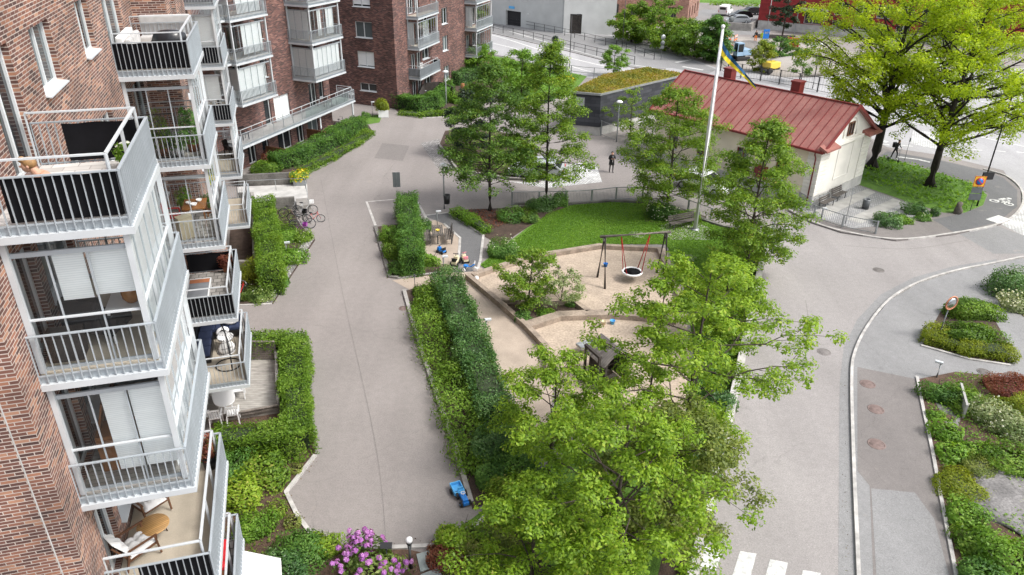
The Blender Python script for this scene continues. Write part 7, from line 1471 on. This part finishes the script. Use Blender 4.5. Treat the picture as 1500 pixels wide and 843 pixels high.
for i, (x, y, lab) in enumerate([(1064, 62, 'orange and white barrier farthest left in the works yard'), (1077, 62, 'upright orange barrier beside the dark round sign'), (1069, 76, 'orange barrier in front of the excavator'), (1116, 74, 'orange barrier at the green bush on the gravel bank')]):
    r = thing('works_barrier', lab, 'barrier', G(x, y), R_(20+40*i), 'orange works barriers'); pt(r, 'board', 'orange_plastic', lambda b: (b.box(-.8, .8, -.04, .04, .75, 1.05), b.box(-.8, .8, -.04, .04, .3, .5))); pt(r, 'stripes', 'white_plastic', lambda b: [b.box(-.7+k*.4, -.5+k*.4, -.055, -.042, .77, 1.03) for k in range(4)])
    for sx in (-.7, .7): pt(r, 'leg', 'steel_dark', lambda b: (b.box(sx-.03, sx+.03, -.03, .03, 0, .75), b.box(sx-.05, sx+.05, -.3, .3, 0, .06)))
for i, (x, y, rx, ry, hz) in enumerate([(1100, 78, 3.4, 2.6, 1.5), (1165, 104, 5.5, 4.0, 1.8)]):
    o = boulder(['gravel heap between the excavator and the workers', 'long gravel heap behind the works fence'][i], x, y, rx, ry, hz, 0, 'gravel', 31+i); o.name = 'gravel_heap'; o['category'] = 'gravel heap'
b = MB(); 
for i in range(5): b.bar((-3+i*.2, -.9+i*.5, .25+.04*(i % 2)), (3+i*.2, -.6+i*.5, .25+.04*(i % 2)), .25, .2)
p = G(1130, 56); single('timber_stack', b, 'timber_dark', 'stack of dark planks lying in front of the dark red building', 'timber stack', (p.x, p.y, 0), R_(-12))
for i, (x, y) in enumerate([(1395, 130), (1440, 100), (1350, 100)]): car(['white car glimpsed through the right maple crown', 'silver car glimpsed at the top right through the maple', 'white car glimpsed between the two maples'][i], x, y, R_(160+12*i), ['car_white', 'car_silver', 'car_white'][i])
# ================================================================== BALCONY AND GARDEN FURNISHING
def P1(s, t, z): v = N1(s, t, z); return (v.x, v.y, v.z)
def lounge(label, px, py, z, rz):
    r = thing('lounge_chair', label, 'lounge chair', G(px, py, z), rz, 'wooden lounge chairs on the beige balcony')
    for sy_ in (-1, 1):
        pt(r, 'armrest', 'teak', lambda b: (b.bar((-.3, sy_*.33, .56), (.36, sy_*.33, .58), .05, .03)))
        pt(r, 'leg', 'teak', lambda b: b.bar((.36, sy_*.33, 0), (.3, sy_*.33, .57), .04)); pt(r, 'leg', 'teak', lambda b: b.bar((-.46, sy_*.33, 0), (-.3, sy_*.33, .57), .04))
    pt(r, 'frame', 'teak', lambda b: (b.bar((.34, -.31, .33), (.34, .31, .33), .04), b.bar((-.34, -.31, .25), (-.34, .31, .25), .04), b.bar((.34, -.3, .33), (-.34, -.3, .25), .04), b.bar((.34, .3, .33), (-.34, .3, .25), .04), b.bar((-.3, -.28, .25), (-.62, -.28, .86), .035), b.bar((-.3, .28, .25), (-.62, .28, .86), .035)))
    def cush(b, a, c, th):
        a, c = Vector(a), Vector(c); n, k = 13, 13; d = (c-a); up = Vector((0, 1, 0)).cross(d).normalized(); up = up if up.z > 0 else -up; vs = []
        for side in (0, 1):
            for i in range(n):
                for j in range(k):
                    u, v = i/(n-1), j/(k-1); e = min(1, 6*min(u, 1-u, v, 1-v)+.1); w_ = th*(.55+.45*e*abs(math.cos(u*math.pi*3)*math.cos((v-.5)*math.pi*3))**.5) if side else 0.0
                    q = a+d*u+Vector((0, (v-.5)*.58, 0))+up*(w_*min(1, e)); vs.append(q)
        g_ = lambda s, i, j: s*n*k+i*k+j; fs = []
        for s in (0, 1): fs += [(g_(s, i, j), g_(s, i+1, j), g_(s, i+1, j+1), g_(s, i, j+1)) for i in range(n-1) for j in range(k-1)]
        b.add(vs, fs, 0, True)
    pt(r, 'seat_cushion', 'white_cloth', lambda b: cush(b, (.36, 0, .36), (-.3, 0, .28), .15)); pt(r, 'back_cushion', 'white_cloth', lambda b: cush(b, (-.27, 0, .34), (-.6, 0, .95), .13)); return r
lounge('wooden lounge chair with white tufted cushions behind the round slatted table', 222, 748, 5.95, R_(-35)); lounge('wooden lounge chair with white tufted cushions in front of the round slatted table', 205, 812, 5.95, R_(52))
rt = thing('side_table', 'round slatted teak table on the beige balcony', 'table', G(230, 790, 5.9), R_(40))
pt(rt, 'tabletop', 'teak_slats', lambda b: b.lathe([(0, .46), (.36, .46), (.37, .475), (.36, .49), (0, .49)], n=28))
for i in range(3): t = 2.09*i+.4; pt(rt, 'leg', 'teak', lambda b: b.tube([(.22*math.cos(t), .22*math.sin(t), .46), (.31*math.cos(t), .31*math.sin(t), 0)], [.026, .016], 8))
def pot(label, loc, r_=.16, hh=.28, m='terracotta', leaf='hedge', pw=.5, ph_=.5, seed=900, ls=.09, flower=None, nf=0):
    r = thing('pot_plant', label, 'pot plant', loc); pt(r, 'pot', m, lambda b: b.lathe([(0, 0), (r_*.75, 0), (r_, hh), (r_*.88, hh), (r_*.8, hh-.06), (0, hh-.06)], n=14))
    me, P_, d_, s_ = shrub_mesh(leaf, pw, pw, ph_, ls, 1.2, seed); o = link('plant', me, r); o.location = (0, 0, hh-.05)
    if flower: g_ = np.random.default_rng(seed); ix = g_.choice(len(P_), nf); link('blossom', leaf_mesh('blossom', P_[ix]*1.08, d_[ix], .08, g_.random(nf), LF[flower], 3, wide=.9), o)
    return r
pot('black tub with a plant in the far corner of the beige balcony', P1(17.6, -3.35, 5.9), .2, .4, 'black_plastic', 'rust', .5, .9, 901); pot('small pot of white and green flowers behind the rail of the top balcony', P1(16.3, -3.35, 14.9), .14, .22, 'black_plastic', 'fresh', .55, .45, 902, flower='white', nf=30); pot('reddish-leaved plant in a terracotta pot on the black-screened lower balcony', P1(30.1, -3.45, 5.9), .17, .32, 'terracotta', 'rust', .6, .65, 903)
pot('tall leafy plant against the glass of the trellis balcony', P1(27.4, -3.5, 11.9), .2, .35, 'terracotta', 'hedge', .7, 1.6, 904); pot('climbing plant at the top of the black trellis', P1(27.1, -4.4, 11.9), .2, .35, 'terracotta', 'fresh', .8, 1.3, 905); pot('white flowering pot plant on the trellis balcony', P1(26.9, -3.9, 11.9), .18, .3, 'white_plastic', 'hedge', .6, .7, 906, flower='white', nf=40)
pot('green plant at the back of the dining balcony', P1(29.6, -4.5, 8.9), .18, .3, 'terracotta', 'fresh', .6, .8, 907); pot('small plant on the right of the dining balcony', P1(29.2, -3.6, 8.9), .16, .3, 'terracotta', 'hedge', .5, .7, 908); pot('dark red potted plant by the wall under the long terrace', tuple(G(389, 240)), .25, .4, 'black_plastic', 'rust', .8, .7, 909); pot('dark leafy plant behind the glass of the white-blind balcony', P1(14.6, -3.5, 8.9), .15, .25, 'black_plastic', 'hedge_dark', .45, .5, 910)
# trellis
b = MB()
for i in range(9):
    for sg in (-1, 1): b.bar((-.5+i*.125, 0 if sg > 0 else .015, 0), (max(-.5, min(.5, -.5+i*.125+sg*.6)), 0 if sg > 0 else .015, abs(max(-.5, min(.5, -.5+i*.125+sg*.6))-(-.5+i*.125))*2.5), .035, .012)
b.bar((-.5, 0, 0), (-.5, 0, 1.5), .04); b.bar((.5, 0, 0), (.5, 0, 1.5), .04); b.bar((-.5, 0, 1.5), (.5, 0, 1.5), .04); b.bar((-.5, 0, .02), (.5, 0, .02), .04)
single('trellis', b, 'black_plastic', 'black lattice trellis inside the glazed plant balcony', 'trellis', P1(26.75, -4.35, 11.9), RZ1)
# top balcony of the near stack: bather on a lounger
sl = thing('sun_lounger', 'white sun lounger at the left of the top black-screened balcony', 'sun lounger', P1(14.05, -3.86, 14.9), RZ1+R_(-88)); sl.scale = (1, .62, .55)
pt(sl, 'mattress', 'white_cloth', lambda b: (b.box(-.3, .3, -.25, 1.2, .3, .4), b.add([(-.3, -.25, .32), (.3, -.25, .32), (.3, -.75, .78), (-.3, -.75, .78), (-.3, -.2, .42), (.3, -.2, .42), (.3, -.7, .86), (-.3, -.7, .86)], [(0, 1, 2, 3), (7, 6, 5, 4), (0, 4, 5, 1), (1, 5, 6, 2), (2, 6, 7, 3), (3, 7, 4, 0)]))); pt(sl, 'frame', 'white_paint', lambda b: (b.bar((-.3, -.3, .27), (-.3, 1.2, .27), .04), b.bar((.3, -.3, .27), (.3, 1.2, .27), .04)))
for x_ in (-.27, .27):
    for y_ in (-.2, 1.1): pt(sl, 'leg', 'white_paint', lambda b: b.bar((x_, y_, 0), (x_, y_, .27), .035))
lie = dict(pelvis=(0, .0, .5), chest=(0, -.36, .78), neck=(0, -.5, .93), head=(0, -.58, 1.06))
for s, x in (('L', 1), ('R', -1)):
    lie['hip'+s] = (.1*x, .06, .48); lie['knee'+s] = (.12*x, .38, .82); lie['ankle'+s] = (.12*x, .5, .42); lie['toe'+s] = (.13*x, .62, .38); lie['sh'+s] = (.18*x, -.44, .86); lie['el'+s] = (.27*x, -.28, .6); lie['wr'+s] = (.25*x, -.05, .52); lie['hand'+s] = (.23*x, .04, .52)
sbp = person('fair-haired sunbather reclining on the white lounger of the top balcony', P1(14.05, -3.86, 14.74), RZ1+R_(-88), lie, SKR, ['skin', 'skin', 'skin', 'skin'], 'hair_fair')
pt(sbp, 'hair_bun', 'hair_fair', lambda b: b.ball((0, -.66, 1.16), .06))
b = MB(); b.ball((0, 0, .05), .05); single('lamp_dome', b, 'black_plastic', 'small black dome on the pale floor of the top balcony', 'floor lamp', P1(15.3, -4.1, 14.9))
# glazed balconies of the near stack
ac = thing('armchair', 'dark green armchair behind the glass of the half-blinded balcony', 'armchair', P1(14.9, -4.3, 11.9), RZ1+R_(160))
pt(ac, 'seat', 'cloth_black', lambda b: b.box(-.4, .4, -.4, .35, .2, .45), bevel=.06); pt(ac, 'backrest', 'cloth_black', lambda b: b.box(-.4, .4, .25, .5, .3, 1.05), bevel=.08)
for sx in (-1, 1): pt(ac, 'armrest', 'cloth_black', lambda b: b.box(sx*.42-.09, sx*.42+.09, -.38, .4, .2, .65), bevel=.05)
dt = thing('table', 'pale table under the amber vase behind the half-blinded glass', 'table', P1(15.0, -3.62, 11.9), RZ1); pt(dt, 'tabletop', 'white_paint', lambda b: b.box(-.4, .4, -.6, .6, .72, .76), bevel=.01)
for x_ in (-.34, .34):
    for y_ in (-.52, .52): pt(dt, 'leg', 'white_paint', lambda b: b.bar((x_, y_, 0), (x_, y_, .72), .05))
b = MB(); b.lathe([(0, 0), (.1, 0), (.17, .1), (.18, .24), (.13, .36), (.1, .38), (.1, .36), (.0, .3)], n=20); single('vase', b, 'amber_glaze', 'amber glazed vase on the pale table behind glass', 'vase', P1(14.75, -3.55, 12.662))
b = MB(); b.box(-.3, .3, -.22, .22, 0, .5); b.box(-.33, .33, -.25, .25, .5, .54); single('chest', b, 'timber_dark', 'low dark chest behind the glass below the armchair window', 'chest', P1(14.2, -4.75, 11.9), RZ1, bevel=.01)
b = MB(); b.box(-.35, .35, -.3, .3, 0, .9); b.box(-.32, .32, -.32, -.3, .1, .8); b.bar((-.3, 0, .9), (-.1, 0, 1.6), .3, .04); single('wooden_cabinet', b, 'orange_wood', 'orange wooden cabinet behind the sliding pane of the white-blind balcony', 'cabinet', P1(14.6, -4.45, 8.9), RZ1)
so_ = thing('sofa', 'dark rattan sofa with a bright red cushion on the lowest near balcony', 'sofa', P1(16.5, -3.62, 2.9), RZ1); pt(so_, 'base', 'teak', lambda b: (b.box(-.36, .36, -.9, .9, .05, .4), b.box(-.4, -.3, -.9, .9, .4, .8)), bevel=.02); pt(so_, 'cushion', 'red_cloth', lambda b: b.box(-.28, .36, -.2, .86, .4, .56), bevel=.05)
pr = thing('parasol', 'plain white square parasol canopy at the bottom edge below the balconies', 'parasol', G(385, 850, 0)); zc = 2.55
cq = [Vector(v)-pr.location for v in GG([(352, 806), (411, 818), (414, 880), (340, 870)], zc)]; cc = sum(cq, Vector())/4+Vector((0, 0, .22))
pt(pr, 'canopy', 'white_cloth', lambda b: (b.add([*cq, cc, *[q-Vector((0, 0, .16)) for q in cq]], [(0, 1, 4), (1, 2, 4), (2, 3, 4), (3, 0, 4), (0, 5, 6, 1), (1, 6, 7, 2), (2, 7, 8, 3), (3, 8, 5, 0)]))); pt(pr, 'pole', 'white_paint', lambda b: b.tube([(cc.x, cc.y, 0), (cc.x, cc.y, zc+.2)], .03, 8))
# second stack
sf = thing('canvas_sofa', 'white cushioned sofa on the upper black-screened balcony', 'sofa', P1(27.7, -4.7, 14.9), RZ1); pt(sf, 'seat', 'white_cloth', lambda b: b.box(-.4, .5, -.9, 1.2, .15, .45), bevel=.05); pt(sf, 'backrest', 'white_cloth', lambda b: b.box(-.42, -.2, -.9, 1.2, .45, .95), bevel=.06)
for y_ in (-.5, .2, .9): pt(sf, 'cushion', 'pale_grey_cloth', lambda b: b.box(-.18, .0, y_-.3, y_+.3, .45, .85), bevel=.06)
gs_ = thing('garden_sofa', 'pale grey sofa along the far rail of the upper black-screened balcony', 'sofa', P1(30.3, -4.0, 14.9), RZ1); pt(gs_, 'seat', 'pale_grey_cloth', lambda b: b.box(-.9, .8, -.4, .3, .1, .45), bevel=.05); pt(gs_, 'backrest', 'pale_grey_cloth', lambda b: b.box(-.9, .8, .1, .32, .45, 1.1), bevel=.06)
b = MB(); b.lathe([(.32, 0), (.36, .5), (.42, .72), (.36, .95), (.18, 1.05), (0, 1.07)], n=9); b.v = [(x*1.35+.02*math.sin(z*14), y*.8+.03*math.sin(z*11+x*7), z) for x, y, z in b.v]; single('covered_grill', b, 'black_vinyl', 'grill under a shiny black cover on the upper black-screened balcony', 'covered grill', P1(27.3, -3.6, 14.9), RZ1)
def simple_table(label, loc, w_, d_, hh, m, legm, rz):
    r = thing('table', label, 'table', loc, rz); pt(r, 'tabletop', m, lambda b: b.box(-w_/2, w_/2, -d_/2, d_/2, hh-.04, hh), bevel=.008)
    for x_ in (-1, 1):
        for y_ in (-1, 1): pt(r, 'leg', legm, lambda b: b.bar((x_*(w_/2-.06), y_*(d_/2-.06), 0), (x_*(w_/2-.06), y_*(d_/2-.06), hh-.04), .05))
    return r
def chair(label, loc, rz, m='white_plastic', slat=True, grp=None, name='garden_chair'):
    r = thing(name, label, 'chair', loc, rz, grp); pt(r, 'seat', m, lambda b: b.box(-.23, .23, -.22, .24, .42, .46), bevel=.01)
    pt(r, 'backrest', m, lambda b: ([b.bar((-.19+i*.095, .24, .46), (-.19+i*.095, .33, .9), .06, .02) for i in range(5)], b.bar((-.23, .335, .92), (.23, .335, .92), .03, .07), b.bar((-.23, .26, .5), (.23, .26, .5), .03, .05)))
    for x_ in (-1, 1):
        pt(r, 'armrest', m, lambda b: (b.bar((x_*.26, -.2, .64), (x_*.26, .3, .66), .06, .03))); pt(r, 'leg', m, lambda b: b.bar((x_*.24, -.2, 0), (x_*.25, -.2, .64), .045)); pt(r, 'leg', m, lambda b: b.bar((x_*.24, .28, 0), (x_*.22, .24, .46), .045))
    return r
simple_table('wooden table set with crockery on the dining balcony', P1(28.3, -3.95, 8.9), .8, 1.1, .74, 'orange_wood', 'orange_wood', RZ1); chair('red chair at the crockery table on the dining balcony', P1(28.0, -4.7, 8.9), RZ1+R_(90), 'red_plastic')
for i, (ds, dt_, r_) in enumerate(((-.2, 0, .13), (.2, .15, .11), (.0, -.2, .1))): b = MB(); b.lathe([(0, 0), (r_*.6, 0), (r_, .09), (r_*.93, .09), (r_*.5, .02), (0, .02)], n=14); single('bowl', b, 'white_plastic', ['large white bowl on the dining balcony table', 'smaller white bowl at the far end of the dining balcony table', 'smallest white bowl at the wall side of the dining balcony table'][i], 'bowl', P1(28.3+ds, -3.95+dt_, 9.642))
b = MB(); b.box(-.25, .25, -.15, .15, 0, .8); b.box(-.27, .27, -.17, .17, .8, .83); single('cardboard_stack', b, 'cream_plastic', 'pale cardboard boxes leaning at the front of the dining balcony', 'boxes', P1(26.9, -4.2, 8.9), RZ1+.5)
lt = thing('coffee_table', 'low white-framed table with grey top on the lower black-screened balcony', 'table', P1(28.0, -4.35, 5.9), RZ1); pt(lt, 'frame', 'white_paint', lambda b: [b.bar(*q, .05) for q in (((-.4, -.8, .4), (.4, -.8, .4)), ((.4, -.8, .4), (.4, .8, .4)), ((.4, .8, .4), (-.4, .8, .4)), ((-.4, .8, .4), (-.4, -.8, .4)))]); pt(lt, 'tabletop', 'grey_cloth', lambda b: b.box(-.37, .37, -.77, .45, .39, .41)); pt(lt, 'tray', 'terracotta', lambda b: b.box(-.37, .37, .45, .77, .39, .42))
for x_ in (-.36, .36):
    for y_ in (-.76, .76): pt(lt, 'leg', 'white_paint', lambda b: b.bar((x_, y_, 0), (x_, y_, .38), .045))
cs = thing('corner_sofa', 'dark rattan corner sofa with navy cushions on the egg-chair balcony', 'sofa', P1(30.2, -4.35, 2.9), RZ1)
pt(cs, 'base', 'black_plastic', lambda b: (b.box(-.75, 1.1, -.4, .4, .05, .32), b.box(-.75, -.05, -2.3, -.4, .05, .32), b.box(-.75, 1.1, .25, .4, .32, .72), b.box(-.78, -.65, -2.3, .4, .32, .72)), bevel=.01)
for q in ((-.6, 0, -.35, .25), (.02, .55, -.35, .25), (.57, 1.08, -.35, .25), (-.63, -.08, -.98, -.37), (-.63, -.08, -1.62, -1.0), (-.63, -.08, -2.26, -1.64)): pt(cs, 'seat_cushion', 'navy_cloth', lambda b: b.box(*q, .32, .47), bevel=.04)
for q in ((-.1, .5, .08, .24), (.52, 1.05, .08, .24)): pt(cs, 'back_cushion', 'navy_cloth', lambda b: b.box(*q, .47, .82), bevel=.05)
for q, lab in (((.75, -.0, .47), 'white throw pillow on the navy corner sofa by the outer rail'),):
    b = MB(); b.ball((0, 0, .12), .3, .2, .13, 14); v = P1(30.2, -3.7, 2.9+.47); single('pillow', b, 'white_cloth', lab, 'pillow', v, RZ1)
we = thing('shell_chair', 'white shell chair facing the navy corner sofa', 'chair', P1(28.9, -3.85, 2.9), RZ1+R_(20)); pt(we, 'shell', 'white_plastic', lambda b: (b.lathe([(0, .4), (.2, .42), (.3, .52), (.33, .62), (.31, .62), (.2, .46), (0, .43)], n=18), b.ball((0, .28, .72), .28, .05, .22))); 
for i in range(4): t = R_(45+90*i); pt(we, 'leg', 'teak', lambda b: b.tube([(.1*math.cos(t), .1*math.sin(t), .42), (.26*math.cos(t), .26*math.sin(t), 0)], .015, 6))
eg = thing('hanging_chair', 'black wire egg chair hanging from its curved stand with a white cushion', 'hanging chair', P1(27.6, -3.75, 2.9), RZ1+R_(200))
pt(eg, 'stand', 'black_metal', lambda b: (b.tube(circ((0, 0, .03), .48, 24), .025, 8, closed=True), b.tube(smooth([(0, .48, .03), (0, .6, .8), (0, .5, 1.6), (0, .15, 1.95), (0, -.02, 1.9)], 5), .03, 8), b.tube([(0, -.02, 1.9), (0, -.02, 1.65)], .012, 6)), uv=False)
def egg(b):
    for i in range(11):
        t = -1.2+2.4*i/10; pts = []
        for k in range(13): a = math.pi*k/12; pts.append((math.sin(a)*.42*math.sin(t), .02+math.sin(a)*.42*math.cos(t)-.05, 1.65-.62*(1-math.cos(a))))
        b.tube(pts, .009, 4)
    for z_, r_ in ((1.5, .2), (1.25, .36), (1.0, .42), (.75, .38), (.55, .24)): b.tube([(r_*math.sin(-1.2+2.4*i/12), -.03+r_*math.cos(-1.2+2.4*i/12), z_) for i in range(13)], .008, 4)
pt(eg, 'basket', 'black_metal', egg, uv=False); pt(eg, 'cushion', 'white_cloth', lambda b: (b.ball((0, .02, .68), .36, .32, .12, 16), b.ball((0, .26, .98), .32, .1, .3, 14)))
# deck with white dining set
DZ = .22
dk = thing('wooden_deck', 'weathered grey plank deck enclosed by the L-shaped hedge', 'deck', G(360, 590)); P = [v-dk.location for v in GG([(352, 531), (407, 530), (410, 606), (300, 622), (290, 540)])]
b = MB(); b.prism([(v.x, v.y) for v in P], .02, DZ); b.build('boards', 'deck_boards', dk)
def dfence(q0, q1, hh, m, nn=7):
    a, c = [v-dk.location for v in GG([q0, q1])]; b = MB()
    for i in range(nn): z_ = DZ+.05+(hh-.1)*i/nn; b.bar(a+Vector((0, 0, z_+.05)), c+Vector((0, 0, z_+.05)), .02, (hh-.1)/nn*.8, up=(0, 0, 1))
    b.bar(a+Vector((0, 0, DZ)), a+Vector((0, 0, DZ+hh)), .08); b.bar(c+Vector((0, 0, DZ)), c+Vector((0, 0, DZ+hh)), .08); b.bar(a+Vector((0, 0, DZ+hh+.02)), c+Vector((0, 0, DZ+hh+.02)), .12, .04); b.build('slatted_fence', m, dk)
dfence((358, 533), (406, 533), 1.0, 'timber_grey'); dfence((407, 533), (410, 606), .5, 'kerb_stone', 3); dfence((410, 607), (330, 622), .25, 'timber_grey', 2)
ot = thing('dining_table', 'oval white garden table on the wooden deck', 'table', G(331, 600, DZ), RZ1-R_(80)); pt(ot, 'tabletop', 'white_plastic', lambda b: b.prism([(.8*math.copysign(abs(math.cos(t))**.7, math.cos(t)), .45*math.copysign(abs(math.sin(t))**.8, math.sin(t))) for t in [2*math.pi*i/36 for i in range(36)]], .70, .74), bevel=.01)
for x_ in (-.5, .5):
    for y_ in (-.27, .27): pt(ot, 'leg', 'white_plastic', lambda b: b.bar((x_, y_, 0), (x_*.9, y_*.9, .7), .06))
DR = RZ1
for i, (x, y, rz) in enumerate([(314, 587, 0), (333, 584, 0), (351, 582, 0), (318, 622, 180), (343, 617, 180)]):
    chair(['white slatted garden chair nearest the wall behind the oval table', 'white slatted garden chair in the middle behind the oval table', 'white slatted garden chair at the right behind the oval table', 'white slatted garden chair on the near side of the oval table by the wall', 'white slatted garden chair on the near side of the oval table by the hedge'][i], G(x, y, DZ), RZ1+R_(rz), grp='white garden chairs round the oval table')
# third stack and terrace
chair('black chair on the beige balcony floor beside the ramp', P1(46.2, -3.9, 5.9), RZ1+1, 'black_plastic'); chair('white chair on the middle of the farthest near-block balcony stack', P1(44, -3.9, 8.9), RZ1+2, 'white_plastic'); simple_table('small dark table on the farthest near-block balcony', P1(45.2, -3.8, 8.9), .6, .6, .7, 'black_plastic', 'black_plastic', RZ1)
def M2(x, y, z): v = wm(mid) @ Vector((x, y, z)); return (v.x, v.y, v.z)
def M3(x, y, z): v = wm(far3) @ Vector((x, y, z)); return (v.x, v.y, v.z)
gsf = thing('garden_sofa', 'garden sofa with pale grey cushions behind the terrace hedge', 'sofa', M2(2.3, 7.9, 0), R_(-H2+180)); pt(gsf, 'base', 'black_plastic', lambda b: b.box(-.4, .4, -1.0, 1.0, .1, .35), bevel=.02)
for i in range(3): pt(gsf, 'cushion', 'pale_grey_cloth', lambda b: b.box(-.36, .36, -.95+i*.65, -.35+i*.65, .35, .52), bevel=.05); pt(gsf, 'back_cushion', 'pale_grey_cloth', lambda b: b.box(.22, .4, -.95+i*.65, -.35+i*.65, .52, .95), bevel=.05)
for y_, lab in ((5.0, 'brown timber privacy screen at the near end of the terrace garden'), (10.6, 'brown timber privacy screen in the middle of the terrace garden')): b = MB(); b.box(0, 2.0, -.03, .03, 0, 1.3); [b.box(0, 2.0, -.045, -.03, .05+i*.21, .21+i*.21) for i in range(6)]; single('privacy_screen', b, 'teak', lab, 'privacy screen', M2(.4, y_, 0), R_(-H2))
for (f_, x_, y_, z_, lab, m_) in ((M2, .9, 2.2, 2.65, 'dark chair at the near end of the long terrace', 'black_plastic'), (M2, .9, 13.4, 2.65, 'dark chair behind the frosted glass of the long terrace', 'black_plastic'), (M3, .4, 5.0, 2.85, 'pale chair on the grey-screened third block balcony', 'white_plastic'), (M3, .3, 17.5, 2.85, 'dark chair on the lower corner balcony of the third block', 'black_plastic'), (M3, .4, 19.3, 2.85, 'black chair beside the white table on the corner balcony', 'black_plastic')): chair(lab, f_(x_, y_, z_), R_(-H2+70), m_)
simple_table('white table on the lower corner balcony of the third block', M3(.4, 18.4, 2.85), .7, .7, .72, 'white_plastic', 'white_plastic', R_(-H2)); simple_table('small grey table on the grey-screened third block balcony', M3(.3, 6.0, 2.85), .7, .9, .6, 'galvanised', 'galvanised', R_(-H2))
